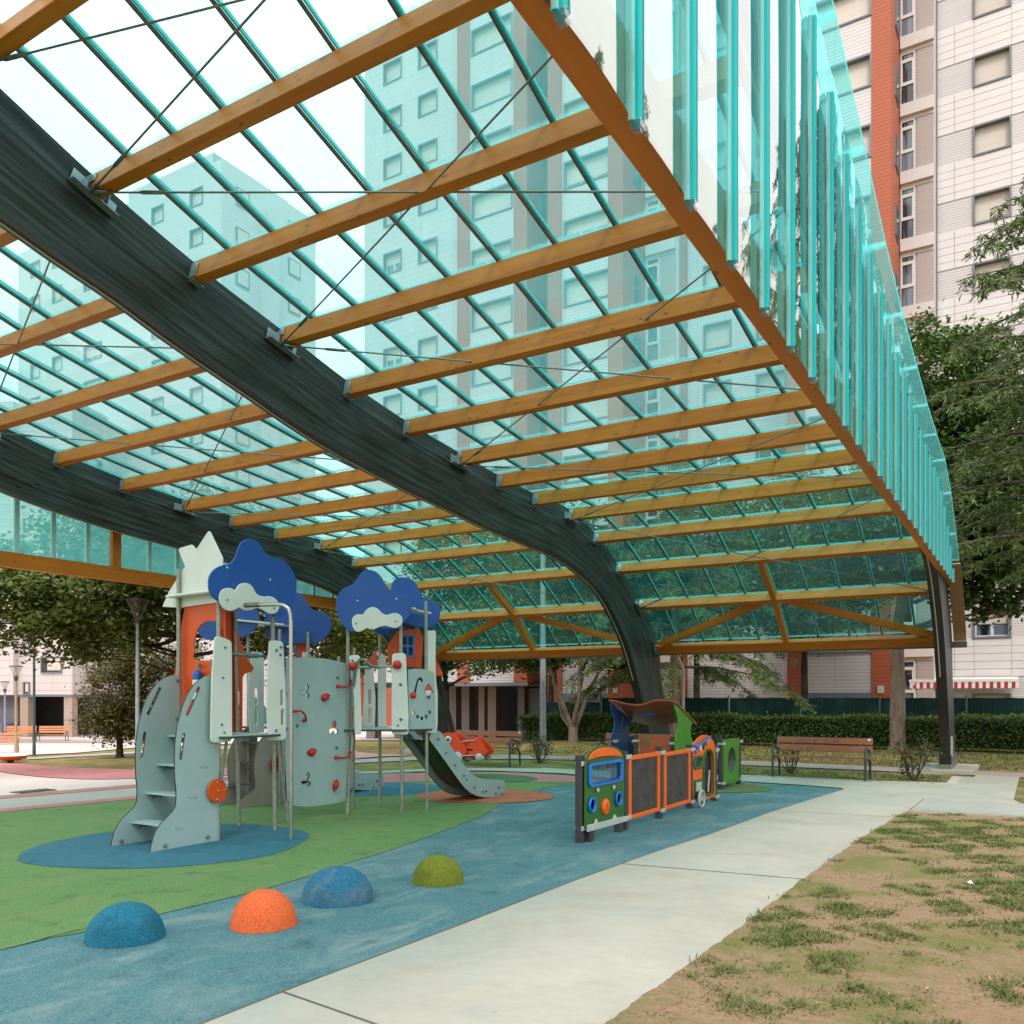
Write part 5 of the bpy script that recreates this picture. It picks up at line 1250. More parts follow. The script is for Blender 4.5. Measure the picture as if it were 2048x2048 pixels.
for (t3, mt) in (((12.045, 0.893), (12.20, 0.900), (12.128, 0.775)), 'tblue'), (((12.225, 0.905), (12.375, 0.925), (12.318, 0.792)), 'pwhite'), (((12.40, 0.925), (12.535, 0.95), (12.466, 0.822)), 'tgreen'), (((12.565, 0.955), (12.69, 0.985), (12.655, 0.872)), 'lgrey'):
    cx_ = sum(p[0] for p in t3) / 3; cz_ = sum(p[1] for p in t3) / 3
    inner = [(cx_ + (p[0] - cx_) * 0.42, cz_ + (p[1] - cz_) * 0.42) for p in t3]
    pp('pennant', list(t3), 0.024, M[mt], 0.018, [inner], 0.003)

# ------------------------------------------------------------------ play cabin with wavy roof
cabin = thing('play_cabin', 'small play cabin with wavy orange roof on a blue and a green wall', 'play cabin', (-5.6, 14.1, 0))
for u, mt in ((-6.2, 'dblue'), (-5.05, 'lgreen')):
    wv = [(13.60, 0.10), (13.60, 0.90), (13.66, 0.99), (13.735, 1.08), (13.75, 1.18), (13.71, 1.28), (13.60, 1.40), (13.565, 1.50), (14.50, 1.195), (14.44, 1.16), (14.36, 1.10), (14.345, 1.0), (14.38, 0.92), (14.44, 0.86), (14.46, 0.10)]
    hl = [stadium((14.02, 1.12), (14.06, 1.26), 0.035), circ((14.05, 0.99), 0.035, 12)] if mt == 'dblue' else []
    plate('cabin_wall', wv, FU(u), M[mt], 0.02, hl, 0.004, None, cabin)
rp = smooth_loop([(-6.25, 1.555), (-6.133, 1.543), (-5.979, 1.506), (-5.788, 1.478), (-5.619, 1.486), (-5.508, 1.525), (-5.415, 1.551), (-5.269, 1.559), (-5.12, 1.545), (-5.02, 1.52)], 4, False)
mb = MB(); n = len(rp); vs_ = []
for s, (v, dz) in enumerate(((13.62, 0.0), (14.60, -0.385))):
    for dn in (0.012, -0.012):
        for p in rp: vs_.append((p[0], v, p[1] + dz + dn))
fs_ = []
for i in range(n - 1):
    fs_ += [(i, i + 1, 2 * n + i + 1, 2 * n + i), (n + i + 1, n + i, 3 * n + i, 3 * n + i + 1), (n + i, n + i + 1, i + 1, i), (2 * n + i, 2 * n + i + 1, 3 * n + i + 1, 3 * n + i)]
fs_ += [(0, 2 * n, 3 * n, n), (n - 1, 2 * n - 1, 4 * n - 1, 3 * n - 1)]
mb.add(vs_, fs_, 0); roof = mb.build('wavy_roof', M['rust'], cabin)
mb = MB(); sl = -0.385 / 0.98
mb.plate(circ((0, 0), 0.15, 24, 0.07), 0.012, (-5.68, 14.03, 1.30 + 0.005), (1, 0, 0.12), Vector((0, 1, sl)).normalized()); mb.build('roof_oval', M['tblue'], roof)
plate('counter_board', rrect(-5.72, 0.60, -5.17, 0.945, 0.02), FV(13.75), M['rust'], 0.02, [], 0.004, None, cabin)
bd = MB(); O, X, Y = FV(13.735); bd.plate(circ((-5.60, 0.84), 0.055, 16, 0.07), 0.012, O, X, Y); bd.build('counter_badge', M['rub_olive'], cabin)
for (u, hh_) in ((-6.19, 0.95), (-5.78, 0.965), (-5.125, 0.94), (-6.19, 0.9), (-5.125, 0.9)):
    v = 13.70 if hh_ > 0.92 else 14.5
    sqpost(v, hh_, u, cabin, 0.07); clampset(v, (hh_ - 0.10,), u, cabin)
# ------------------------------------------------------------------ crawl tunnel
tun = thing('crawl_tunnel', 'grey crawl tube behind a green board with round hole', 'crawl tunnel', (-5.2, 15.2, 0))
plate('tunnel_board', rrect(14.76, 0.075, 15.68, 0.865, 0.02), FU(-4.60), M['lgreen'], 0.02, [circ((15.24, 0.475), 0.235, 30)], 0.004, None, tun)
plate('tunnel_board', rrect(14.76, 0.075, 15.68, 0.865, 0.02), FU(-5.75), M['lgreen'], 0.02, [circ((15.24, 0.475), 0.235, 30)], 0.004, None, tun)
mb = MB(); m_ = 30; vs_ = []
for r_, in ((0.245,), (0.262,)):
    for x in (-5.74, -4.612):
        for k in range(m_): vs_.append((x, 15.24 + r_ * math.cos(2 * PI * k / m_), 0.475 + r_ * math.sin(2 * PI * k / m_)))
fs_ = []
for k in range(m_):
    k2 = (k + 1) % m_
    fs_ += [(k, k2, m_ + k2, m_ + k), (2 * m_ + k2, 2 * m_ + k, 3 * m_ + k, 3 * m_ + k2)]
mb.add(vs_, fs_, smooth=True); mb.build('tube', M['steel'], tun)
for v in (14.68, 15.74):
    sqpost(v, 0.90 if v < 15 else 0.82, -4.62, tun, 0.08); sqpost(v, 0.88, -5.74, tun, 0.08); clampset(v, (0.12, 0.80), -4.61, tun)

# ------------------------------------------------------------------ spring rider
rid = thing('spring_rider', 'red-orange fish shaped spring rider with round white eye beside the slide', 'spring rider', (-9.75, 14.2, 0))
body = smooth_loop([(-10.12, 0.70), (-10.10, 0.84), (-10.006, 0.90), (-9.873, 0.893), (-9.77, 0.83), (-9.66, 0.755), (-9.535, 0.63), (-9.50, 0.55), (-9.545, 0.47), (-9.62, 0.445), (-9.762, 0.505), (-9.90, 0.62)], 3)
tail = smooth_loop([(-9.60, 0.50), (-9.55, 0.60), (-9.47, 0.68), (-9.42, 0.83), (-9.35, 0.835), (-9.22, 0.76), (-9.08, 0.62), (-9.03, 0.56), (-9.06, 0.51), (-9.18, 0.47), (-9.30, 0.45), (-9.46, 0.42), (-9.62, 0.39), (-9.66, 0.43)], 3)
for v in (14.07, 14.36): plate('rider_side', body, FV(v), M['rider'], 0.02, (), 0.004, None, rid)
for v in (14.10, 14.33): plate('rider_tail', tail, FV(v), M['rider'], 0.02, (), 0.004, None, rid)
mb = MB(); Mx = Matrix.Rotation(PI / 2, 3, 'X')
mb.lathe([(0.072, 0.0), (0.074, 0.012), (0.05, 0.02), (0.0, 0.021)], (-9.925, 14.058, 0.765), 22, M=Mx, mi=0); mb.lathe([(0.032, 0.0), (0.03, 0.010), (0.0, 0.012)], (-9.925, 14.040, 0.765), 14, M=Mx, mi=1); mb.build('eye', [M['pwhite'], M['black']], rid)
for (u, r_) in ((-9.70, 0.115), (-9.20, 0.085)):
    for v in (14.045, 14.375): MB().lathe([(r_, -0.01), (r_, 0.01), (0, 0.012)], (u, v, 0.42 if u < -9.5 else 0.435), 22, M=Mx).build('wheel_disc', M['lgrey'], rid)
mb = MB(); mb.tube([(-9.60, 14.06, 0.735), (-9.30, 14.09, 0.765)], 0.014, 8); mb.tube([(-9.60, 14.05, 0.455), (-9.22, 14.08, 0.475)], 0.014, 8); mb.tube([(-9.60, 14.37, 0.735), (-9.30, 14.34, 0.765)], 0.014, 8); mb.build('rail', M['stainless'], rid)
MB().box((-9.50, 14.21, 0.575), (0.26, 0.24, 0.03)).build('seat', M['black'], rid)
MB().box((-9.62, 14.21, 0.40), (0.5, 0.24, 0.03)).build('base_plate', M['steel_dark'], rid)
sp = MB(); sp.tube([(-9.82 + 0.085 * math.cos(k * 0.6), 14.21 + 0.085 * math.sin(k * 0.6), 0.01 + 0.375 * k / 60) for k in range(61)], 0.014, 6); sp.build('spring', M['black'], rid)

# ------------------------------------------------------------------ benches
M['bench'] = wood_mat('brown_bench_slat', (0.225, 0.072, 0.034), (0.335, 0.115, 0.055), (0.10, 0.03, 0.015), rough=0.5)
M['bench_o'] = wood_mat('orange_bench_slat', (0.44, 0.17, 0.075), (0.54, 0.24, 0.11), (0.2, 0.08, 0.03), rough=0.5)
M['bench_leg'] = pmat('bench_casting', (0.020, 0.040, 0.045), (0.03, 0.055, 0.06), 0.45, 10)
def make_bench(label, L_=1.86, mat='bench', back=2):
    t = thing('park_bench', label, 'bench', (0, 0, 0), 'slatted park benches')
    n_seat = 3
    for k in range(n_seat):
        mb = MB(); mb.box((0, -0.16 + 0.125 * k, 0.425 - 0.008 * k), (L_, 0.112, 0.034)); mb.build('seat_slat', M[mat], t)
    for k in range(back):
        mb = MB(); Mx = Matrix.Rotation(R(-14), 3, 'X'); mb.box((0, 0.215 + 0.035 * k, 0.575 + 0.155 * k), (L_, 0.034, 0.125), Mx); mb.build('back_slat', M[mat], t)
    for s in (-1, 1):
        x = s * (L_ / 2 - 0.045); mb = MB()
        mb.tube([(x, -0.255, 0.0), (x, -0.245, 0.36), (x, -0.225, 0.585), (x, -0.18, 0.625), (x, -0.05, 0.585), (x, 0.16, 0.55)], 0.024, 8)
        mb.tube([(x, 0.24, 0.0), (x, 0.215, 0.30), (x, 0.12, 0.395), (x, -0.24, 0.40)], 0.022, 8)
        mb.tube([(x, 0.12, 0.39), (x, 0.20, 0.52), (x, 0.28, 0.815)], 0.020, 8)
        mb.build('bench_end', M['bench_leg'], t)
    pl_ = MB(); pl_.box((L_ / 2 - 0.06, 0.232, 0.765), (0.06, 0.004, 0.03), Matrix.Rotation(R(-14), 3, 'X')); pl_.build('plaque', M['pwhite'], t)
    return t
b0 = make_bench('brown slatted bench with painted scribble, between two young red-tipped bushes', 1.84)
gr = MB()                                       # faint pink scribble on the back slats
Mx = Matrix.Rotation(R(-14), 3, 'X')
for k, (cx0, w0, row) in enumerate(((-0.42, 0.10, 1), (-0.30, 0.10, 1), (-0.16, 0.09, 1), (0.06, 0.12, 1), (0.24, 0.10, 1), (-0.42, 0.09, 0), (-0.24, 0.16, 0))):
    o_ = Vector((cx0, 0.215 + 0.035 * row - 0.0205, 0.575 + 0.155 * row))
    pts = [(cx0 + w0 * 0.5 * math.cos(a), 0, 0.035 * math.sin(a * (1.0 if k % 2 else 2.0) + k)) for a in [2 * PI * j / 16 for j in range(15)]]
    pts = [Mx @ Vector((p[0], 0, p[2])) + Vector((0, o_.y, o_.z)) for p in pts]
    gr.tube(pts, 0.006, 4)
M['scribble'] = pmat('pink_scribble', (0.30, 0.085, 0.14), rough=0.6)
gr.build('painted_scribble', M['scribble'], b0)
b1 = copy_tree(b0, None, None, 'brown bench behind the red-orange spring rider')
for c in list(kids(b1)):
    if c.name.startswith('painted'): bpy.data.objects.remove(c)
b2 = copy_tree(b1, None, None, 'brown bench half hidden behind the play cabin')
b3 = make_bench('orange bench on the far plaza, right one of the pair by the pillars', 1.75, 'bench_o', 3)
b4 = copy_tree(b3, None, None, 'orange bench on the far plaza, left one of the pair by the pillars')
b5 = copy_tree(b3, None, None, 'orange bench cut off by the left picture edge beyond the lawn')
for b, (x, y, rz) in ((b0, (-3.58, 17.78, -0.03)), (b1, (-11.18, 17.25, 0.02)), (b2, (-7.27, 17.45, 0.0))): b.location = (x, y, 0.01); b.rotation_euler.z = rz
for b, (x, y, rz, sc) in ((b3, (-52.1, 31.3, 0.70, 1)), (b4, (-54.1, 30.4, 0.70, 1)), (b5, (-42.0, 22.55, 0.75, 1))):
    b.location = (x, y, zg(x) + 0.04); b.rotation_euler.z = rz

# ------------------------------------------------------------------ street lamps
M['lamp_dark'] = pmat('dark_green_pole', (0.030, 0.052, 0.052), (0.045, 0.07, 0.07), 0.45, 6)
M['lamp_grey'] = pmat('grey_pole', (0.22, 0.25, 0.28), (0.30, 0.33, 0.36), 0.45, 6, metallic=0.3)
M['lamp_gold'] = pmat('yellow_brown_pole', (0.32, 0.21, 0.09), (0.40, 0.28, 0.13), 0.45, 6)
def lamp(x, y, zb, h_, pm, label, rtop=0.37):
    t = thing('street_lamp', label, 'street lamp', (x, y, zb), 'cone topped street lamps')
    ph = h_ - 0.72
    mb = MB(); mb.lathe([(0.075, 0.0), (0.070, 0.5), (0.062, 0.52), (0.050, ph)], (0, 0, 0), 12); mb.lathe([(0.13, 0.0), (0.13, 0.03), (0.08, 0.04)], (0, 0, 0), 12)
    mb.build('pole', pm, t); WLfix = t
    mb = MB(); mb.lathe([(0.052, ph), (0.085, ph + 0.03), (0.115, ph + 0.20), (0.115, ph + 0.22)], (0, 0, 0), 16); mb.build('lamp_base', M['gutter'], t)
    mb = MB(); mb.lathe([(0.105, ph + 0.21), (rtop - 0.02, ph + 0.69)], (0, 0, 0), 20); mb.build('lamp_cone', M['clear'], t)
    mb = MB(); mb.lathe([(0.0, ph + 0.735), (rtop * 0.75, ph + 0.725), (rtop, ph + 0.70), (rtop, ph + 0.675), (rtop * 0.9, ph + 0.67), (0.0, ph + 0.68)], (0, 0, 0), 20); mb.build('lamp_lid', M['gutter'], t)
    mb = MB(); mb.lathe([(0.0, ph + 0.22), (0.03, ph + 0.24), (0.035, ph + 0.42), (0.0, ph + 0.45)], (0, 0, 0), 8)
    for k in range(3):
        a = 2 * PI * k / 3 + 0.5; mb.tube([(0.10 * math.cos(a), 0.10 * math.sin(a), ph + 0.22), ((rtop - .03) * math.cos(a), (rtop - .03) * math.sin(a), ph + 0.68)], 0.008, 5)
    mb.build('lamp_stem', M['lgrey'], t)
    for c in kids(t): c.location = (0, 0, 0)
    return t
lamp(-22.16, 15.84, zg(-22.16), 4.95, M['lamp_grey'], 'tall grey street lamp with dark cone, standing left of the mint steps')
lamp(-38.2, 22.1, zg(-38.2), 5.30, M['lamp_dark'], 'dark green street lamp on the lawn edge near the far plaza')
lamp(-40.9, 22.8, zg(-40.9), 4.15, M['lamp_gold'], 'yellowish street lamp at the edge of the far plaza', 0.30)
lamp(-47.7, 31.2, zg(-47.7), 4.0, M['lamp_grey'], 'grey street lamp in front of the dark pillar openings', 0.27)
lamp(-57.8, 31.5, zg(-57.8), 3.85, M['lamp_grey'], 'grey street lamp farthest left, at the picture edge', 0.27)
lamp(-23.9, 24.1, zg(-23.9), 4.75, M['lamp_grey'], 'street lamp showing above the climbing wall', 0.27)
t = thing('light_mast', 'plain tall grey-green mast between the bench and the magnolia', 'light mast', (-12.2, 22.03, 0))
mb = MB(); mb.lathe([(0.10, 0.0), (0.095, 0.8), (0.07, 6.6)], (-12.2, 22.03, 0), 12); mb.lathe([(0.16, 0.0), (0.16, 0.02), (0.1, 0.03)], (-12.2, 22.03, 0), 12); mb.build('pole', M['lamp_grey'], t)
mb = MB(); mb.tube([(-12.2, 22.03, 6.6), (-12.2, 22.03, 6.75), (-12.4, 22.0, 6.8)], 0.05, 8); mb.box((-12.6, 21.97, 6.8), (0.5, 0.2, 0.08)); mb.build('luminaire', M['gutter'], t)

# small flat spring toy cut by the left edge of the picture
t = thing('toy_disc', 'flat white and orange play disc cut off by the left picture edge on the lawn', 'play disc', (-33.9, 18.9, zg(-33.9)))
mb = MB(); mb.lathe([(0.0, 0.34), (0.5, 0.33), (0.62, 0.26)], (-34.3, 18.9, zg(-34)), 24, mi=0); mb.lathe([(0.62, 0.26), (0.55, 0.12), (0.3, 0.08), (0, 0.08)], (-34.3, 18.9, zg(-34)), 24, mi=1); mb.build('disc', [M['pwhite'], M['torange']], t)
mb = MB(); mb.lathe([(0.12, 0.0), (0.12, 0.1)], (-34.3, 18.9, zg(-34)), 12); mb.build('foot', M['black'], t)

# ------------------------------------------------------------------ garden fence and building materials
M['fence_g'] = pmat('green_fence_steel', (0.008, 0.075, 0.060), rough=0.45)
def screen_mat():
    m, t, o = newmat('green_shade_screen')
    v = world_pos(t, (34, 34, 2.0))
    col = mixc(t, ramp(t, noise(t, v, 1.0, 5.0, 0.7), 0.3, 0.75), (0.003, 0.016, 0.014), (0.012, 0.050, 0.044))
    col = mixc(t, ramp(t, noise(t, world_pos(t), 1.4, 4.0), 0.5, 0.75, (0, 0, 0), (0.7,) * 3), col, (0.03, 0.09, 0.085))
    return finish(m, t, o, col, 0.8, spec=0.2)
M['screen'] = screen_mat()
def clad_mat(name, c, c2, pz, px, line, dark, lw=0.10, along='X', z0=0.0):
    """rain-screen cladding: thin open joints between boards"""
    m, t, o = newmat(name)
    g = N(t, 'NewGeometry'); sx = N(t, 'SeparateXYZ'); t.links.new(g.outputs['Position'], sx.inputs[0])
    def joint(out, pitch, w_, off=0.0):
        a = N(t, 'Math', operation='ADD'); a.inputs[1].default_value = 1000 * pitch - off; t.links.new(out, a.inputs[0])
        d = N(t, 'Math', operation='DIVIDE'); d.inputs[1].default_value = pitch; t.links.new(a.outputs[0], d.inputs[0])
        f = N(t, 'Math', operation='FRACT'); t.links.new(d.outputs[0], f.inputs[0])
        l_ = N(t, 'Math', operation='LESS_THAN'); l_.inputs[1].default_value = w_; t.links.new(f.outputs[0], l_.inputs[0])
        return l_.outputs[0], d.outputs[0]
    jz, idz = joint(sx.outputs['Z'], pz, lw, z0)
    fl = N(t, 'Math', operation='FLOOR'); t.links.new(idz, fl.inputs[0])
    wn = N(t, 'TexWhiteNoise'); wn.noise_dimensions = '1D'; t.links.new(fl.outputs[0], wn.inputs['W'])
    base = mixc(t, noise(t, world_pos(t), 0.35, 4.0), c, c2)
    vm_ = N(t, 'Math', operation='MULTIPLY'); vm_.inputs[1].default_value = 0.35; t.links.new(wn.outputs['Value'], vm_.inputs[0])
    base = mixc(t, vm_.outputs[0], base, tuple(x * 0.90 for x in c))
    streak = noise(t, world_pos(t, (3, 3, 0.12)), 1.0, 4.0, 0.6)
    base = mixc(t, ramp(t, streak, 0.55, 0.8, (0, 0, 0), (0.25,) * 3), base, tuple(x * 0.72 for x in c))
    dk = N(t, 'Math', operation='MULTIPLY'); dk.inputs[1].default_value = line; t.links.new(jz, dk.inputs[0])
    col = mixc(t, dk.outputs[0], base, dark)
    if px:
        jx, _ = joint(sx.outputs[along], px, 0.012)
        dx_ = N(t, 'Math', operation='MULTIPLY'); dx_.inputs[1].default_value = line * 1.1; t.links.new(jx, dx_.inputs[0])
        col = mixc(t, dx_.outputs[0], col, dark)
    inv = N(t, 'Math', operation='SUBTRACT'); inv.inputs[0].default_value = 1.0; t.links.new(jz, inv.inputs[1])
    return finish(m, t, o, col, 0.55, bump(t, inv.outputs[0], 0.5, 0.02), spec=0.4)
M['clad_w'] = clad_mat('white_slat_cladding', (0.60, 0.57, 0.60), (0.66, 0.62, 0.64), 0.145, 1.42, 0.75, (0.26, 0.24, 0.26), 0.14)
M['clad_r'] = clad_mat('red_slat_cladding', (0.40, 0.095, 0.042), (0.45, 0.115, 0.055), 0.150, 0, 0.7, (0.15, 0.035, 0.02), 0.15)
M['clad_p'] = pmat('white_cladding_panel', (0.63, 0.60, 0.61), (0.68, 0.645, 0.65), 0.5, 0.8, rnd=True)
M['clad_bg'] = clad_mat('panel_backing', (0.58, 0.55, 0.57), (0.62, 0.59, 0.60), 0.1163, 0, 0.85, (0.22, 0.21, 0.23), 0.13)
M['clad_l'] = clad_mat('large_panel_cladding', (0.56, 0.50, 0.49), (0.62, 0.555, 0.54), 0.52, 1.25, 0.8, (0.25, 0.22, 0.22), 0.045)
M['clad_t'] = clad_mat('tower_cladding', (0.57, 0.55, 0.56), (0.63, 0.60, 0.61), 0.36, 1.3, 0.55, (0.28, 0.27, 0.28), 0.05)
M['joint_d'] = pmat('joint_backing', (0.10, 0.095, 0.10), rough=0.8)
M['frame_g'] = pmat('grey_window_surround', (0.145, 0.155, 0.19), (0.17, 0.18, 0.215), 0.45, 2)
M['shutter'] = clad_mat('roller_shutter', (0.62, 0.555, 0.50), (0.66, 0.60, 0.55), 0.055, 0, 0.25, (0.4, 0.36, 0.33), 0.16)
M['wframe'] = pmat('white_window_frame', (0.66, 0.66, 0.66), rough=0.4)
def pane_mat():
    m, t, o = newmat('window_glass')
    p = N(t, 'BsdfPrincipled'); p.inputs['Roughness'].default_value = 0.03; p.inputs['Specular IOR Level'].default_value = 0.9
    c = noise(t, world_pos(t, (1.1, 1.1, 0.25)), 1.3, 2.0)
    t.links.new(mixc(t, ramp(t, c, 0.48, 0.56), (0.012, 0.016, 0.022), (0.13, 0.16, 0.20)), p.inputs['Base Color'])
    t.links.new(p.outputs[0], o.inputs['Surface']); return m
M['pane'] = pane_mat()
M['louvre'] = clad_mat('louvre_panel', (0.47, 0.40, 0.385), (0.52, 0.45, 0.43), 0.062, 0, 0.55, (0.16, 0.13, 0.13), 0.34)
M['band'] = pmat('white_render_band', (0.60, 0.555, 0.545), (0.65, 0.61, 0.60), 0.7, 1.0, dirt=0.1)
M['mauve'] = clad_mat('mauve_pillar_tile', (0.25, 0.20, 0.215), (0.30, 0.245, 0.26), 0.75, 0, 0.3, (0.15, 0.12, 0.13), 0.02)
M['tan'] = pmat('tan_pillar', (0.34, 0.245, 0.205), (0.40, 0.30, 0.25), 0.6, 1.0)
M['darkwall'] = pmat('dark_lobby_wall', (0.030, 0.027, 0.030), (0.05, 0.045, 0.05), 0.6, 1.0)
M['bluegrey'] = pmat('blue_grey_wall', (0.115, 0.115, 0.15), (0.15, 0.15, 0.185), 0.6, 1.0)
M['roofm'] = pmat('flat_roof', (0.12, 0.12, 0.12), rough=0.8)

FB0, FB1 = 41.4, 52.0
bld = thing('apartment_building', 'long white and red clad apartment block behind the fence and hedge', 'apartment building', (-16, 46, -0.5))
KP = range(-4, 9)
ZT = lambda k: 28.66 - 2.909 * k
TOPZ = 41.9
def wallbox(name, x0, x1, y0, y1, z0, z1, mat, par=None):
    return MB().box(((x0 + x1) / 2, (y0 + y1) / 2, (z0 + z1) / 2), (x1 - x0, y1 - y0, z1 - z0)).build(name, M[mat], par or bld)
SK = 0.26                                   # depth of the window openings
def skin(name, x0, x1, z0, z1, y, holes, mat, par=None):
    mb = MB(); mb.plate([(x0, z0), (x1, z0), (x1, z1), (x0, z1)], SK, (0, y + SK / 2, 0), (1, 0, 0), (0, 0, 1), [[(a, c), (b, c), (b, d), (a, d)] for (a, b, c, d) in holes])
    return mb.build(name, M[mat], par or bld)
def hole(x, z, w_, h_): return (x + 0.03, x + w_ - 0.03, z - h_ + 0.03, z - 0.03)
wallbox('wall', -35.6, -28.55, FB0 + SK + 0.004, FB1, 2.40, TOPZ, 'joint_d')                     # left block
skin('facade_skin', -35.6, -28.55, 2.40, TOPZ, FB0, [hole(x, ZT(k) + 0.1, 1.42, 1.30) for k in KP for x in (-34.1, -31.45)], 'clad_t')
wallbox('side_wall', -35.62, -35.604, FB0, FB1, 2.40, TOPZ, 'clad_t')
wallbox('wall', -28.55, -14.95, 40.75, FB1, 2.45, TOPZ - 0.3, 'clad_w')            # recess plane
wallbox('wall', -14.95, -9.3, FB0 - 0.02 + SK + 0.004, FB1, 0.2, TOPZ, 'joint_d')
skin('facade_skin', -14.95, -9.3, 0.2, TOPZ, FB0 - 0.02, [hole(x, ZT(k), 1.42, 1.30) for k in KP for x in (-13.9, -11.3)], 'clad_w')
wallbox('wall', -9.3, -3.56, 40.75, FB1, 0.0, TOPZ - 0.3, 'clad_w')
wallbox('wall', -3.54, 1.02, FB0 + 0.03 + SK + 0.004, FB1 + 0.05, 0.0, TOPZ + 0.05, 'joint_d')
skin('facade_skin', -3.54, 1.02, 0.0, TOPZ + 0.05, FB0 + 0.03, [hole(-2.16, ZT(k), 1.42, 1.30) for k in KP] + [hole(-2.16, 1.78, 1.42, 1.30)], 'clad_bg')
wallbox('corner_trim', -3.62, -3.50, FB0 - 0.10, FB0 + 0.10, 0.0, TOPZ, 'frame_g')
wallbox('wall', -15.25, -14.70, FB0 - 0.35, FB0 + 0.1, 0.0, TOPZ - 0.1, 'clad_r')
for (a, b, c, d, z0) in ((-26.28, -25.5, -22.77, -21.98, 2.37), (-20.79, -20.0, -17.48, -16.70, 1.55), (-9.05, -8.30, -5.65, -4.92, 1.55)):
    wallbox('red_pier', a, b, 38.0, 40.9, z0 if z0 > 2 else 0.0, TOPZ + 0.3, 'clad_r')
    wallbox('red_pier', c, d, 38.0, 40.9, z0 if z0 > 2 else 0.0, TOPZ + 0.3, 'clad_r')
    wallbox('bay_wall', b, c, 38.06 + SK + 0.004, 40.9, z0 + (0.25 if z0 < 2 else 0), TOPZ + 0.1, 'joint_d')
    wx = (-25.43 if b < -25 else (-19.93 if b < -15 else -8.22)) + 0.02; zb_ = z0 + (0.25 if z0 < 2 else 0); ymid = 38.06 + SK / 2
    sp_ = MB(); ztop = TOPZ + 0.1
    for k in KP:
        zw = ZT(k) - 0.58 - 0.03
        sp_.box(((b + c) / 2, ymid, (ztop + zw) / 2), (c - b, SK, ztop - zw)); zn = zw - 1.30
        for (x0, x1) in ((b, wx + 0.03), (wx + 2.52, c)):
            if x1 - x0 > 0.005: sp_.box(((x0 + x1) / 2, ymid, (zw + zn) / 2), (x1 - x0, SK, zw - zn))
        ztop = zn
    if ztop > zb_: sp_.box(((b + c) / 2, ymid, (ztop + zb_) / 2), (c - b, SK, ztop - zb_))
    sp_.build('bay_skin', M['clad_w'], bld)
    if z0 < 2: wallbox('plinth', b, c, 38.02, 40.9, 0.0, z0 + 0.25, 'frame_g')
# lift the joint lines round the lobby
wallbox('lintel', -35.6, -21.98, 37.98, 41.2, 2.22, 2.37, 'frame_g') if False else None
wallbox('lintel', -26.4, -21.9, 37.95, 40.9, 2.20, 2.36, 'frame_g')
wallbox('lintel', -35.6, -28.5, FB0 - 0.05, FB0 + 0.6, 2.20, 2.395, 'frame_g')
wallbox('lobby_wall', -35.3, -21.5, 46.0, 46.4, -1.2, 2.4, 'darkwall')
wallbox('lobby_wall', -22.1, -21.7, 40.9, 46.0, -1.2, 2.4, 'darkwall')
wallbox('lobby_ceiling', -35.5, -21.7, 38.1, 51.8, 2.38, 2.44, 'darkwall')
for (x0, x1, mt) in ((-29.18, -28.64, 'mauve'), (-28.25, -27.72, 'mauve'), (-27.07, -26.68, 'tan'), (-26.45, -25.90, 'tan'), (-24.48, -24.05, 'mauve'), (-35.4, -34.7, 'mauve'), (-33.2, -32.7, 'mauve'), (-31.0, -30.5, 'mauve')):
    wallbox('pillar', x0, x1, 41.3, 41.9, zg(x0) - 0.3, 2.25, mt)
wallbox('lobby_door', -24.02, -23.1, 41.6, 41.7, -0.8, 2.1, 'frame_g')

# windows: surround, shutter and pane are pieces of each window
def window_meshes(w_, h_, shut, sash=2, sur=0.075, deep=0.30):
    """returns meshes (surround lining the opening, shutter, pane with frame); origin top-left on the wall plane, facing -Y"""
    a = MB(); X = Vector((1, 0, 0)); Z = Vector((0, 0, 1)); O = Vector((0, deep / 2 - 0.055, 0))
    a.plate([(0, 0), (w_, 0), (w_, -h_), (0, -h_)], deep, O, X, Z, [[(sur, -sur), (w_ - sur, -sur), (w_ - sur, -h_ + sur), (sur, -h_ + sur)]])
    me_a = a.mesh('window', M['frame_g']); yb = 0.235
    b = MB(); hs = (h_ - 2 * sur) * shut
    b.box((w_ / 2, yb - 0.035, -sur - hs / 2), (w_ - 2 * sur - 0.004, 0.03, max(hs, 0.05)))
    me_b = b.mesh('shutter', M['shutter'])
    c = MB()
    if shut < 0.97:
        z0, z1 = -h_ + sur, -sur - hs; iw = (w_ - 2 * sur) / sash
        for k in range(sash):
            x0 = sur + iw * k
            c.plate([(x0, z0), (x0 + iw, z0), (x0 + iw, z1), (x0, z1)], 0.04, Vector((0, yb - 0.02, 0)), X, Z, [[(x0 + .06, z0 + .06), (x0 + iw - .06, z0 + .06), (x0 + iw - .06, z1 - .04), (x0 + .06, z1 - .04)]] if z1 - z0 > 0.16 else [], 0)
            c.box((x0 + iw / 2, yb - 0.006, (z0 + z1) / 2), (iw - .08, 0.006, z1 - z0 - .02), mi=1)
    me_c = c.mesh('pane', [M['wframe'], M['pane']]) if c.v else None
    return me_a, me_b, me_c
def put_window(ms, x, y, z):
    o = link('window', ms[0], bld, (x, y, z)); link('shutter', ms[1], o, (x, y, z))
    if ms[2]: link('pane', ms[2], o, (x, y, z))
rw = random.Random(11)
WA = [window_meshes(1.42, 1.30, s) for s in (1.0, 0.85, 0.5, 1.0)]
WB = [window_meshes(2.55, 1.36, s, 3) for s in (1.0, 0.8, 0.45, 1.0)]
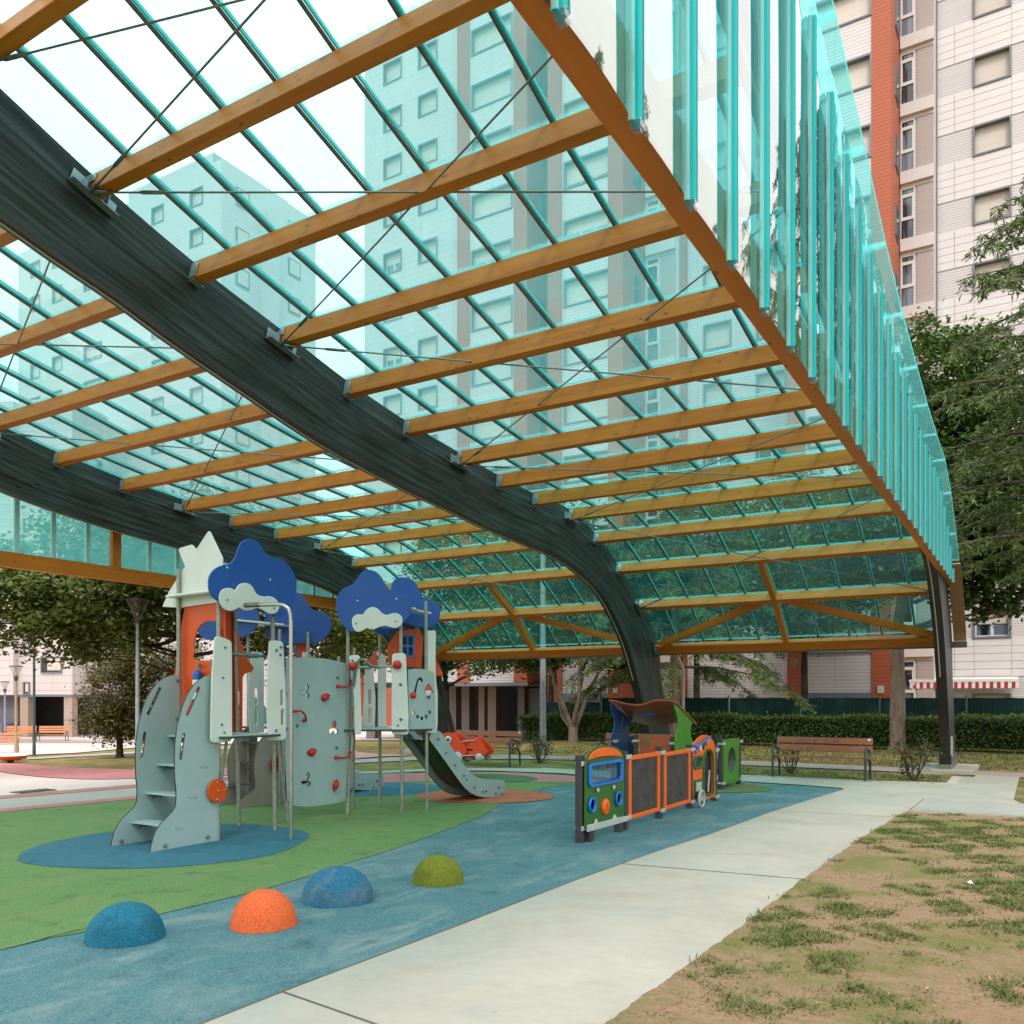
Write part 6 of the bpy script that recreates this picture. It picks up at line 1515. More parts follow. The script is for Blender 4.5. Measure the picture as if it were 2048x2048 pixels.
for k in KP:
    put_window(WA[(1 if k in (2,) else 0)] if k < 8 else WA[2], -2.16, FB0 + 0.0, ZT(k) + 0.0)
    for x in (-34.1, -31.45): put_window(WA[rw.randrange(4)], x, FB0, ZT(k) + 0.1)
    put_window(WA[rw.randrange(4)], -13.9, FB0 - 0.02, ZT(k)); put_window(WA[rw.randrange(4)], -11.3, FB0 - 0.02, ZT(k))
    for bx in (-25.43, -19.93, -8.22):
        i = 2 if (k == 8 or (bx < -8.3 and k in (1, 6, 7))) else (1 if (bx > -9 and k == 1) else rw.choice((0, 0, 1, 3)))
        put_window(WB[i], bx + 0.02, 38.06, ZT(k) - 0.58)
put_window(WA[0], -2.16, FB0, 1.78)
# side windows in the red return walls
sw = MB(); sw.box((0, 0, 0), (0.05, 0.95, 1.35)); sw_me = sw.mesh('window', M['frame_g'])
si = MB(); si.box((0.03, 0, 0), (0.02, 0.78, 1.18)); si_me = si.mesh('pane', M['pane'])
for k in KP:
    for x in (-4.92, -16.70, -21.98):
        o = link('window', sw_me, bld, (x + 0.02, 39.7, ZT(k) - 1.2)); link('pane', si_me, o, (x + 0.02, 39.7, ZT(k) - 1.2))
# glazed recess: window strip, louvres and white bands, floor by floor
def recess_meshes(w_):
    a = MB(); a.box((w_ / 2, -0.10, 0), (w_, 0.22, 0.52)); a.box((w_ / 2, -0.03, -0.34), (w_, 0.06, 0.16))
    band = a.mesh('floor_band', M['band'])
    X = Vector((1, 0, 0)); Z = Vector((0, 0, 1)); gw = w_ * 0.44
    f = MB(); f.plate([(0, -0.43), (gw, -0.43), (gw, -2.66), (0, -2.66)], 0.07, (0, -0.035, 0), X, Z, [[(0.05, -0.47), (gw - .06, -0.47), (gw - .06, -0.68), (.05, -0.68)], [(.08, -0.82), (gw - .12, -0.82), (gw - .12, -1.66), (.08, -1.66)], [(.03, -1.80), (gw - .06, -1.80), (gw - .06, -2.62), (.03, -2.62)]])
    fr = f.mesh('window', M['wframe'])
    g = MB(); g.box((gw / 2, -0.012, -1.545), (gw - 0.02, 0.012, 2.2)); gl = g.mesh('pane', M['pane'])
    l_ = MB(); l_.box((gw + (w_ - gw) / 2 + 0.03, -0.025, -1.545), (w_ - gw - 0.08, 0.05, 2.22)); lo = l_.mesh('louvre_panel', M['louvre'])
    return band, fr, gl, lo
for (x0, w_, y) in ((-4.88, 1.30, 40.75), (-16.6, 1.55, 40.75)):
    ms = recess_meshes(w_)
    for k in list(KP) + [9]:
        z = ZT(k) + 1.12
        if z < 2.6: continue
        b = link('floor_band', ms[0], bld, (x0, y, z)); o = link('window', ms[1], bld, (x0, y, z)); link('pane', ms[2], o, (x0, y, z)); link('louvre_panel', ms[3], bld, (x0, y, z))
# big cladding panels of the right-hand block, each on its own; the rest joined
cols = [(-3.50, -2.86), (-2.84, -2.12), (-2.10, -0.74), (-0.72, 0.0)]
pmesh = {}
rest = MB()
allc = cols + [(0.02, 0.98)]
for k in list(KP):
    zt = ZT(k) - 1.30; rh = (2.909 - 1.30) / 5
    for r_ in range(5):
        z = zt - rh * (r_ + 0.5)
        for ci, (a, b) in enumerate(allc):
            if ci < 4 and k >= -1:
                me = pmesh.get(ci)
                if me is None:
                    me = MB().box((0, 0, 0), (b - a, 0.03, rh - 0.018)).mesh('cladding_panel', M['clad_p']); pmesh[ci] = me
                link('cladding_panel', me, bld, ((a + b) / 2, FB0 + 0.014 + rw.uniform(-.002, .002), z))
            else: rest.box(((a + b) / 2, FB0 + 0.014, z), (b - a, 0.03, rh - 0.018))
o = rest.build('far_cladding', M['clad_p'], bld); o['kind'] = 'stuff'
wallbox('roof', -35.7, 1.1, FB0 - 0.1, FB1 + 0.1, TOPZ + 0.08, TOPZ + 0.35, 'roofm')
for (x, y, z) in ((-5.30, 37.97, 1.93), (-17.1, 37.97, 1.98)):
    mb = MB(); mb.box((x, y, z), (0.24, 0.06, 0.30)); mb.box((x, y - 0.035, z), (0.18, 0.01, 0.10)); mb.build('meter_box', M['wframe'], bld)
t = thing('awning', 'red and white striped awning over the ground floor window of the block', 'awning', (-2.5, 40.8, 2.0))
aw = MB(); aw.box((-2.52, 41.0, 2.40), (4.05, 0.62, 0.03), Matrix.Rotation(R(9), 3, 'X')); aw.box((-2.52, 40.70, 2.30), (4.05, 0.05, 0.10)); aw.build('awning_cassette', M['pwhite'], t)
M['stripe_r'] = pmat('red_stripe', (0.40, 0.020, 0.035), rough=0.7)
w1, w2_ = MB(), MB()
for k in range(31):
    x = -4.52 + 0.131 * k
    (w1 if k % 2 else w2_).add([(x, 40.69 - 0.004 * math.sin(k), 2.245), (x + 0.1305, 40.69 - 0.004 * math.sin(k + 1), 2.245), (x + 0.1305, 40.68 - 0.010 * math.sin(k + 1), 1.985), (x, 40.68 - 0.010 * math.sin(k), 1.985)], [(0, 3, 2, 1)])
w1.build('valance_stripe', M['stripe_r'], t); w2_.build('valance_stripe', M['pwhite'], t)

# ------------------------------------------------------------------ other buildings
tl_ = thing('tower_block', 'pale tower block seen through the roof glass at the upper left', 'apartment tower', (-60, 47, -1.2))
wallbox('wall', -75.7, -49.82, 42.4 + SK + 0.004, 51.88, -1.3, 40.2, 'joint_d', tl_); wallbox('side_wall', -49.818, -49.8, 42.4, 51.9, -1.3, 40.2, 'clad_t', tl_)
TLX = (-73.8, -70.6, -66.2, -57.6, -53.2)
skin('facade_skin', -75.7, -49.82, -1.3, 40.2, 42.4, [hole(x, 38.9 - 2.909 * k, 2.4 if x == -66.2 else 1.42, 1.36 if x == -66.2 else 1.30) for k in range(13) for x in TLX if not (k > 9 and x > -60)], 'clad_t', tl_)
wallbox('wall', -62.0, -52.0, 43.5, 51.0, 40.2, 42.0, 'clad_t', tl_)
wallbox('setback_wall', -50.4, -49.0, 46.0, 47.2, -1.3, 38.0, 'clad_w', tl_)
wt = window_meshes(1.42, 1.30, 0.9); wt2 = window_meshes(2.4, 1.36, 0.7, 3)
ws = MB(); ws.box((0, 0, -0.65), (0.14, 1.25, 1.3)); ws_me = ws.mesh('window', M['frame_g']); wsi = MB(); wsi.box((0.066, 0, -0.65), (0.02, 1.0, 1.05)); wsi_me = wsi.mesh('shutter', M['shutter'])
for k in range(0, 13):
    z = 38.9 - 2.909 * k
    for x in (-73.8, -70.6, -66.2, -57.6, -53.2):
        if k > 9 and x > -60: continue
        m_ = wt2 if x == -66.2 else wt
        o = link('window', m_[0], tl_, (x, 42.4, z)); link('shutter', m_[1], o, (x, 42.4, z))
        if m_[2]: link('pane', m_[2], o, (x, 42.4, z))
    if k < 10:
        for y in (44.3, 49.5):
            o = link('window', ws_me, tl_, (-49.78, y, z)); link('shutter', wsi_me, o, (-49.78, y, z))
# lower block at the far left, turned to the plaza
lb = thing('corner_block', 'pale panelled block on dark pillars across the far plaza on the left', 'apartment building', (-57.4, 35.9, -1.2))
fx = Vector((-.917, -.400, 0)); fy = Vector((-.400, .917, 0)); C0 = Vector((-57.4, 35.9, 0))
Mb = Matrix((fx, fy, Vector((0, 0, 1)))).transposed()
def lbox(name, a0, a1, b0, b1, z0, z1, mat):
    c = C0 + fx * (a0 + a1) / 2 + fy * (b0 + b1) / 2
    return MB().box((c.x, c.y, (z0 + z1) / 2), (a1 - a0, b1 - b0, z1 - z0), Mb).build(name, M[mat], lb)
lbox('wall', 0, 4.1, 0, 4.2, 1.80, 22.5, 'clad_l'); lbox('wall', 4.1, 14, -0.5, 9, 1.78, 22.3, 'clad_l'); lbox('wall', 0.3, 4.0, 4.2, 9, 1.78, 22.2, 'clad_l')
lbox('soffit', -0.02, 14.05, -0.02, 9.1, 1.66, 1.775, 'frame_g')
lbox('lobby_wall', 1.5, 14, 4.0, 4.3, -1.4, 1.66, 'darkwall'); lbox('lobby_wall', 4.4, 14, 0.4, 0.7, -1.4, 1.66, 'bluegrey')
for (a, b) in ((0.05, 0.05), (0.05, 3.0), (3.4, 0.05)): lbox('pillar', a, a + 0.62, b, b + 0.62, -1.4, 1.66, 'tan')
lbox('shed', 4.4, 7.2, -1.2, 0.35, -1.3, -0.2, 'bluegrey')
def lwin(a, z, w_, h_, face):
    if face == 0: o_ = C0 + fx * a; ax, ay = fx, fy
    else: o_ = C0 + fy * a; ax, ay = fy, fx
    n_ = -ay; mb = MB(); Zv = Vector((0, 0, 1))
    mb.plate([(0, 0), (w_, 0), (w_, -h_), (0, -h_)], 0.10, o_ + n_ * 0.05 + Zv * z, ax, Zv, [[(.08, -.08), (w_ - .08, -.08), (w_ - .08, -h_ + .08), (.08, -h_ + .08)]])
    w0 = mb.build('window', M['frame_g'], lb)
    m2 = MB(); m2.plate([(.08, -.08), (w_ * .70, -.08), (w_ * .70, -h_ + .2), (.08, -h_ + .2)], 0.02, o_ + n_ * 0.02 + Zv * z, ax, Zv); m2.build('shutter', M['shutter'], w0)
    m3 = MB(); m3.plate([(.08, -.08), (w_ - .08, -.08), (w_ - .08, -h_ + .08), (.08, -h_ + .08)], 0.01, o_ + n_ * 0.006 + Zv * z, ax, Zv); m3.build('pane', M['darkwall'], w0)
for k in range(6):
    lwin(0.75, 4.45 + 2.9 * k, 1.6, 1.15, 0); lwin(1.5, 4.45 + 2.9 * k, 1.9, 1.15, 1); lwin(3.2, 5.5 + 2.9 * k, 0.5, 0.9, 0)
lwin(3.2, 2.7, 0.5, 0.9, 0)
ob = thing('orange_block', 'bright orange clad wall behind the purple tree', 'building', (-54, 60, -1))
wallbox('wall', -56.6, -51.7, 60.0, 64, -1.2, 13.0, 'clad_r', ob); 
M['clad_o'] = clad_mat('orange_cladding', (0.66, 0.17, 0.06), (0.72, 0.20, 0.075), 0.5, 0, 0.4, (0.4, 0.09, 0.03), 0.05)
wallbox('front_wall', -56.55, -53.5, 59.6, 59.98, -1.2, 12.8, 'clad_o', ob)  # lit and shaded faces painted as brighter orange and darker red

# ------------------------------------------------------------------ fence behind the hedge
fen = thing('garden_fence', 'green wire fence with dark green shade screen behind the hedge', 'fence', (-6, 31.0, 0))
for k in range(11):
    x0 = -17.1 + 2.55 * k; x1 = x0 + 2.55
    mb = MB(); n = 10; vs_ = []
    for i in range(n + 1):
        for z in (0.05, 0.9, 1.585 + 0.012 * math.sin(i * 1.7 + k)): vs_.append((x0 + 0.03 + (2.49) * i / n, 31.0 + 0.012 * math.sin(i * 2.1 + k), z + zg(x0)))
    mb.add(vs_, [(i * 3 + j, i * 3 + 3 + j, i * 3 + 4 + j, i * 3 + 1 + j) for i in range(n) for j in range(2)])
    mb.build('shade_screen', M['screen'], fen)
    mb = MB()
    for z in (0.2, 0.9, 1.58):
        mb.tube([(x0 + 0.03, 30.96, z + zg(x0)), (x1 - 0.03, 30.96, z + zg(x0))], 0.006, 4)
    for j in range(24): mb.box((x0 + 0.06 + j * 0.105, 30.955, 0.85 + zg(x0)), (0.004, 0.004, 1.5))
    mb.build('wire_panel', M['fence_g'], fen)
    mb = MB(); mb.lathe([(0.03, 0.0), (0.03, 1.66), (0.0, 1.69)], (x0, 30.94, zg(x0)), 10); mb.build('fence_post', M['fence_g'], fen)

# ------------------------------------------------------------------ street sweeper far behind the towers
def person(loc, rz, label):
    t = thing('person', label, 'person', loc)
    bm_v = {'pelvis': (0, 0, 0.90), 'spine': (0.02, -0.16, 1.08), 'chest': (0.02, -0.36, 1.22), 'neck': (0.02, -0.47, 1.30), 'head0': (0.02, -0.54, 1.34), 'head1': (0.02, -0.62, 1.33),
            'hl': (-0.10, 0.02, 0.86), 'kl': (-0.12, -0.10, 0.48), 'al': (-0.12, 0.02, 0.08), 'tl': (-0.13, -0.16, 0.03), 'hr': (0.10, 0.02, 0.86), 'kr': (0.13, -0.04, 0.48), 'ar': (0.14, 0.12, 0.08), 'tr': (0.15, -0.06, 0.03),
            'sl': (-0.18, -0.38, 1.22), 'el': (-0.22, -0.42, 0.95), 'wl': (-0.20, -0.58, 0.80), 'pl': (-0.19, -0.64, 0.76), 'sr': (0.20, -0.38, 1.22), 'er': (0.25, -0.28, 0.97), 'wr': (0.24, -0.46, 0.82), 'pr': (0.23, -0.53, 0.79)}
    rad = dict(pelvis=.15, spine=.15, chest=.165, neck=.06, head0=.09, head1=.095, hl=.10, kl=.065, al=.05, tl=.04, hr=.10, kr=.065, ar=.05, tr=.04, sl=.075, el=.05, wl=.035, pl=.03, sr=.075, er=.05, wr=.035, pr=.03)
    ed_ = [('pelvis', 'spine'), ('spine', 'chest'), ('chest', 'neck'), ('neck', 'head0'), ('head0', 'head1'), ('pelvis', 'hl'), ('hl', 'kl'), ('kl', 'al'), ('al', 'tl'), ('pelvis', 'hr'), ('hr', 'kr'), ('kr', 'ar'), ('ar', 'tr'), ('chest', 'sl'), ('sl', 'el'), ('el', 'wl'), ('wl', 'pl'), ('chest', 'sr'), ('sr', 'er'), ('er', 'wr'), ('wr', 'pr')]
    nm = list(bm_v); me = bpy.data.meshes.new('body'); me.from_pydata([bm_v[k] for k in nm], [(nm.index(a), nm.index(b)) for a, b in ed_], [])
    o = bpy.data.objects.new('body', me); COL.objects.link(o); o.parent = t
    sk = o.modifiers.new('skin', 'SKIN'); sk.use_smooth_shade = True
    for i, k in enumerate(nm): me.skin_vertices[0].data[i].radius = (rad[k], rad[k]); me.skin_vertices[0].data[i].use_root = (k == 'pelvis')
    o.modifiers.new('sub', 'SUBSURF').levels = 2; o.modifiers['sub'].render_levels = 2
    m, tt, oo = newmat('worker_clothes')
    tc = N(tt, 'TexCoord'); sx = N(tt, 'SeparateXYZ'); tt.links.new(tc.outputs['Object'], sx.inputs[0])
    c = mixc(tt, ramp(tt, sx.outputs['Z'], 0.98, 0.985), (0.018, 0.020, 0.03), (0.42, 0.50, 0.03))
    low = N(tt, 'Math', operation='LESS_THAN'); low.inputs[1].default_value = 0.40; tt.links.new(sx.outputs['Z'], low.inputs[0])
    c = mixc(tt, low.outputs[0], c, (0.40, 0.40, 0.06))
    hd = N(tt, 'Math', operation='LESS_THAN'); hd.inputs[1].default_value = -0.505; tt.links.new(sx.outputs['Y'], hd.inputs[0])
    c = mixc(tt, hd.outputs[0], c, (0.30, 0.16, 0.10))
    finish(m, tt, oo, c, 0.8); me.materials.append(m)
    hb_ = MB(); hb_.lathe([(0.10, -0.03), (0.105, 0.04), (0.06, 0.10), (0, 0.115)], (0.02, -0.60, 1.36), 12); h_ = hb_.build('hair', M['black'], t); h_.location = (0, 0, 0)
    vb_ = MB()
    for x in (-0.09, 0.13): vb_.tube([(x, -0.10, 1.22), (x, -0.30, 1.385), (x, -0.42, 1.40)], 0.022, 6)
    v_ = vb_.build('vest_strap', M['pwhite'], t); v_.location = (0, 0, 0)
    t.rotation_euler.z = rz
    return t
person((-35.6, 41.9, zg(-35.6) + 0.03), R(-59), 'person in yellow and dark work clothes bending over a broom by the pillars')
t = thing('broom', 'long broom held by the bending worker', 'broom', (-36.3, 41.4, zg(-36.2)))
mb = MB(); mb.tube([(-36.05, 41.65, zg(-36) + 0.86), (-36.9, 41.0, zg(-36.9) + 0.12)], 0.016, 6); mb.build('handle', M['larch'], t)
mb = MB(); mb.lathe([(0.05, 0.0), (0.16, 0.18), (0.03, 0.26)], (-36.95, 40.97, zg(-36.9) + 0.03), 10); mb.build('bristles', M['tan'], t)
# ------------------------------------------------------------------ vegetation
def leaf_mat(name, c, c2, c3, trans=0.35, gloss=0.35):
    m, t, o = newmat(name)
    at = N(t, 'Attribute'); at.attribute_name = 'tone'
    r1 = N(t, 'ValToRGB'); e = r1.color_ramp.elements
    e[0].position = 0.0; e[0].color = rgba(c); e[1].position = 1.0; e[1].color = rgba(c3)
    k = e.new(0.6); k.color = rgba(c2)
    t.links.new(at.outputs['Fac'], r1.inputs['Fac'])
    p = N(t, 'BsdfPrincipled'); p.inputs['Roughness'].default_value = gloss; p.inputs['Specular IOR Level'].default_value = 0.35
    t.links.new(r1.outputs['Color'], p.inputs['Base Color'])
    tl = N(t, 'BsdfTranslucent'); br = mixc(t, 0.6, r1.outputs['Color'], (1.6, 1.5, 0.5), 'MULTIPLY'); t.links.new(br, tl.inputs['Color'])
    x = N(t, 'MixShader', Fac=trans); t.links.new(p.outputs[0], x.inputs[1]); t.links.new(tl.outputs[0], x.inputs[2])
    t.links.new(x.outputs[0], o.inputs['Surface'])
    return m
M['leaf_maple'] = leaf_mat('maple_leaf', (0.061, 0.089, 0.019), (0.115, 0.155, 0.032), (0.351, 0.284, 0.041))
M['leaf_dark'] = leaf_mat('dark_leaf', (0.034, 0.075, 0.021), (0.075, 0.137, 0.034), (0.189, 0.234, 0.055), 0.28, 0.3)
M['leaf_mid'] = leaf_mat('mid_leaf', (0.061, 0.115, 0.030), (0.115, 0.189, 0.049), (0.230, 0.270, 0.068))
M['leaf_purple'] = leaf_mat('purple_leaf', (0.038, 0.016, 0.028), (0.070, 0.026, 0.045), (0.16, 0.065, 0.075), 0.3)
M['leaf_autumn'] = leaf_mat('rusty_shrub_leaf', (0.054, 0.065, 0.016), (0.115, 0.108, 0.024), (0.405, 0.189, 0.041), 0.3)
M['leaf_hedge'] = leaf_mat('hedge_leaf', (0.034, 0.073, 0.013), (0.075, 0.137, 0.023), (0.189, 0.273, 0.046), 0.22, 0.3)
M['leaf_bush'] = leaf_mat('young_bush_leaf', (0.035, 0.052, 0.018), (0.070, 0.085, 0.030), (0.24, 0.10, 0.045), 0.28)
M['needle'] = leaf_mat('cedar_needle', (0.054, 0.095, 0.030), (0.108, 0.162, 0.049), (0.243, 0.304, 0.095), 0.2, 0.5)
M['grass'] = leaf_mat('grass_blade', (0.07, 0.105, 0.022), (0.125, 0.165, 0.04), (0.32, 0.27, 0.12), 0.3, 0.5)
def bark_mat(name, c, c2):
    m, t, o = newmat(name)
    g = noise(t, coords(t, 'Object', (9, 9, 1.6)), 1.0, 7.0, 0.7, 0.6)
    col = mixc(t, ramp(t, g, 0.34, 0.68), c, c2)
    col = mixc(t, ramp(t, noise(t, coords(t, 'Object'), 1.8, 5.0), 0.5, 0.75, (0, 0, 0), (0.5,) * 3), col, (0.13, 0.15, 0.10))
    return finish(m, t, o, col, 0.9, bump(t, g, 1.0, 0.03), spec=0.2)
M['bark'] = bark_mat('brown_bark', (0.055, 0.040, 0.030), (0.17, 0.13, 0.10))
M['bark_l'] = bark_mat('pale_bark', (0.12, 0.09, 0.068), (0.27, 0.21, 0.16))
M['bark_d'] = bark_mat('dark_bark', (0.022, 0.017, 0.014), (0.06, 0.047, 0.038))

def leaves_mesh(name, P, size, mat, rng, up=0.35, aspect=0.55, tone=None, outward=None, jitter=0.35, droop=None, lobed=False):
    """one mesh of small folded leaves at the points P"""
    n = len(P)
    d = rng.normal(size=(n, 3)); d[:, 2] *= 0.6
    if droop is not None: d = d * (1 - droop) + np.array([0, 0, -1.0]) * droop * 1.5
    d /= np.linalg.norm(d, axis=1)[:, None] + 1e-9
    nr = rng.normal(size=(n, 3)); nr[:, 2] = np.abs(nr[:, 2]) + up * 3
    if outward is not None: nr += outward * 0.9
    s = np.cross(d, nr); s /= np.linalg.norm(s, axis=1)[:, None] + 1e-9
    nn = np.cross(s, d)
    L_ = size * (1 + jitter * rng.uniform(-1, 1, n))[:, None]
    W = L_ * aspect
    fold = nn * L_ * 0.12
    a = P; b = P + d * L_ * 0.55 + s * W * 0.5 - fold; c = P + d * L_; e = P + d * L_ * 0.55 - s * W * 0.5 - fold
    if lobed:
        b = P + d * L_ * 0.62 + s * W * 0.62 - fold; e = P + d * L_ * 0.62 - s * W * 0.62 - fold
    V = np.stack([a, b, c, e], axis=1).reshape(-1, 3)
    idx = np.arange(n) * 4
    F = np.stack([idx, idx + 1, idx + 2, idx, idx + 2, idx + 3], axis=1).reshape(-1)
    me = bpy.data.meshes.new(name)
    me.vertices.add(n * 4); me.vertices.foreach_set('co', V.astype(np.float32).ravel())
    me.loops.add(n * 6); me.loops.foreach_set('vertex_index', F.astype(np.int32))
    me.polygons.add(n * 2); me.polygons.foreach_set('loop_start', np.arange(0, n * 6, 3, dtype=np.int32)); me.polygons.foreach_set('loop_total', np.full(n * 2, 3, dtype=np.int32))
    at = me.attributes.new('tone', 'FLOAT', 'POINT')
    tv = np.clip(rng.beta(2, 3.2, n) if tone is None else tone, 0, 1)
    at.data.foreach_set('value', np.repeat(tv, 4).astype(np.float32))
    me.materials.append(mat); me.update(calc_edges=True)
    return me
def blob_points(blobs, n, rng, shell=0.55):
    """clumps of leaves spread through ellipsoid blobs, thinner towards the middle"""
    wts = np.array([b[3] * b[4] * b[5] for b in blobs]) ** (2 / 3); wts /= wts.sum()
    ks = rng.choice(len(blobs), n, p=wts)
    B = np.array(blobs)[ks]
    v = rng.normal(size=(n, 3)); v /= np.linalg.norm(v, axis=1)[:, None]
    r = (shell + (1 - shell) * rng.uniform(0, 1, n) ** 0.6)[:, None] * (1 + 0.10 * rng.normal(size=n))[:, None]
    return B[:, :3] + v * r * B[:, 3:6], v
def limb(mb, p, q, r0, r1, rng, bend=0.08, n=6, seg=6):
    p = np.array(p, float); q = np.array(q, float); L_ = np.linalg.norm(q - p); pts = []; rs = []
    off = rng.normal(size=3) * L_ * bend
    for i in range(seg + 1):
        t = i / seg; pts.append(tuple(p + (q - p) * t + off * math.sin(PI * t) + rng.normal(size=3) * L_ * 0.008)); rs.append(r0 + (r1 - r0) * t)
    mb.tube(pts, rs, n, cap=True); return pts
def broad_tree(name, label, base, trunk_h, r0, crown, nl, leaf, mat, bark, seed, twigs=26, sub=9, shell=0.35, lean=(0, 0), stems=1, aspect=0.6, lobed=True, cat='tree', fork=None, clump=0.11):
    """tree: tapered trunk and limbs, crown of separate leaf clumps filling a list of ellipsoids (x, y, z, rx, ry, rz)"""
    rng = np.random.default_rng(seed); bx, by, bz = base
    t = thing(name, label, cat, base)
    mb = MB(); top = (bx + lean[0], by + lean[1], bz + trunk_h)
    if stems == 1:
        pts = [(bx, by, bz - 0.05), (bx, by, bz + 0.12), (bx + lean[0] * .3, by + lean[1] * .3, bz + trunk_h * .45), top]
        mb.tube(pts, [r0 * 1.5, r0 * 1.08, r0 * 0.9, r0 * 0.72], 12)
        cz = np.array(crown)[:, :3].mean(0); apex = (cz[0] * .6 + top[0] * .4, cz[1] * .6 + top[1] * .4, max(c_[2] for c_ in crown))
        ldr = limb(mb, top, apex, r0 * 0.70, r0 * 0.12, rng, 0.04, 8, 8)
        starts = [top] + [ldr[i] for i in (1, 2, 3, 4, 5, 6)] + [(bx + lean[0] * .8, by + lean[1] * .8, bz + trunk_h * .85)]
    else:
        mb.tube([(bx, by, bz - 0.05), (bx, by, bz + 0.1), (bx, by, bz + fork)], [r0 * 1.25, r0, r0 * 0.95], 12); starts = []
    # leaf clump centres over the crown
    C, v = blob_points(crown, twigs * sub, rng, 0.45)
    ends = C[rng.permutation(len(C))[:twigs]]
    cmean = np.array(crown)[:, :3].mean(0)
    if stems > 1:
        for k in range(stems):
            a = 2 * PI * k / stems + 0.4; sp = trunk_h * 0.34
            e = (bx + math.cos(a) * sp, by + math.sin(a) * sp, bz + trunk_h * (0.9 + 0.15 * rng.uniform()))
            limb(mb, (bx, by, bz + fork * 0.8), e, r0 * 0.55, r0 * 0.32, rng, 0.06); starts.append(e)
    for e in ends:
        s = starts[int(np.argmin([np.linalg.norm((np.array(s_) - e) * (1, 1, 1.3)) + (3.0 if s_[2] > e[2] - 0.2 else 0) for s_ in starts]))]
        m_ = np.array(s) * 0.45 + e * 0.55; m_[2] = s[2] + (e[2] - s[2]) * 0.62
        limb(mb, s, m_, r0 * 0.30, r0 * 0.14, rng, 0.06, 6, 5); limb(mb, m_, e, r0 * 0.14, r0 * 0.03, rng, 0.08, 5, 5)
        for _ in range(3):
            e2 = e + rng.normal(size=3) * np.array(crown)[:, 3:6].mean() * 0.22; limb(mb, m_ + (e - m_) * rng.uniform(.3, .9), e2, r0 * 0.06, r0 * 0.015, rng, 0.08, 4, 3)
    mb.build('trunk', bark, t)
    per = max(4, nl // len(C)); nt_ = per * len(C)
    cr = np.repeat(C, per, axis=0); sc = np.array(crown)[:, 3:6].mean() * clump
    P = cr + rng.normal(size=(nt_, 3)) * np.array([sc, sc, sc * 0.62])
    out = P - cmean; out /= np.linalg.norm(out, axis=1)[:, None] + 1e-6
    ctone = np.repeat(rng.beta(2, 3, len(C)), per)
    tone = np.clip(0.55 * ctone + 0.45 * rng.beta(1.6, 3.0, nt_), 0, 1)
    me = leaves_mesh('crown', P, leaf, mat, rng, 0.5, aspect, tone, out, lobed=lobed)
    link('crown', me, t)
    return t

TG = 'garden trees round the playground'
# T1 broad maple on the left
b = (-22.5, 18.0, zg(-22.5))
broad_tree('maple_tree', 'broad spreading maple hanging over the plaza at the left, behind the mint steps', b, 2.1, 0.20,
    [(-24.2, 15.6, 4.7, 2.6, 2.6, 1.7), (-26.0, 14.2, 4.2, 2.3, 2.2, 1.15), (-22.4, 17.6, 5.6, 3.0, 3.0, 2.2), (-20.9, 19.9, 4.6, 2.3, 2.2, 1.8), (-23.0, 19.6, 6.4, 2.6, 2.6, 1.8), (-24.5, 16.2, 3.4, 2.2, 2.0, 0.8), (-19.9, 21.5, 4.0, 1.7, 1.7, 1.4), (-27.2, 12.8, 5.2, 2.2, 2.2, 1.6), (-25.0, 17.5, 6.6, 2.6, 2.6, 1.5)],
    62000, 0.165, M['leaf_maple'], M['bark_d'], 1, 46, 16, clump=0.15)
# T2 dense rusty-green shrub tree
b = (-32.5, 22.4, zg(-32.5))
broad_tree('shrub_tree', 'dense rounded rusty green shrub tree in front of the plaza, left of the mint steps', b, 1.2, 0.14,
    [(-32.4, 22.6, 0.55, 1.4, 1.4, 0.75), (-31.2, 23.6, 0.5, 1.3, 1.3, 0.7), (-32.5, 22.4, 1.7, 1.25, 1.25, 1.7), (-31.6, 23.4, 1.5, 1.2, 1.2, 1.6), (-32.2, 23.0, 3.0, 1.1, 1.1, 1.4), (-30.6, 24.2, 2.4, 1.2, 1.2, 1.7)],
    30000, 0.12, M['leaf_autumn'], M['bark_d'], 2, 20, 22, clump=0.22)
# T3 purple plum
b = (-25.9, 26.6, zg(-25.9))
broad_tree('plum_tree', 'purple leaved plum tree in front of the orange wall', b, 1.7, 0.09,
    [(-26.2, 26.4, 2.7, 0.95, 0.95, 1.1), (-25.7, 26.9, 3.9, 0.75, 0.75, 1.2), (-25.3, 27.4, 2.9, 0.95, 0.9, 1.0), (-26.7, 25.9, 2.2, 0.9, 0.9, 0.8)],
    6500, 0.085, M['leaf_purple'], M['bark_d'], 3, 24, 8, clump=0.20, aspect=0.5)
# T4 slender dark-trunked tree by the slide
b = (-21.5, 30.3, zg(-21.5))
broad_tree('slender_tree', 'dark trunked tree with thin spreading branches right of the play tower', b, 2.5, 0.15,
    [(-22.3, 29.4, 3.2, 1.7, 1.5, 0.7), (-20.3, 31.2, 3.2, 1.7, 1.6, 0.75), (-21.5, 30.3, 5.2, 2.6, 2.6, 1.9), (-19.6, 31.6, 5.6, 2.3, 2.3, 1.9), (-23.4, 29.0, 5.0, 2.0, 2.0, 1.6), (-20.8, 30.8, 7.6, 2.6, 2.6, 1.6), (-25.0, 28.2, 3.6, 1.6, 1.5, 1.0)],
    34000, 0.15, M['leaf_mid'], M['bark_d'], 4, 36, 14, clump=0.15)
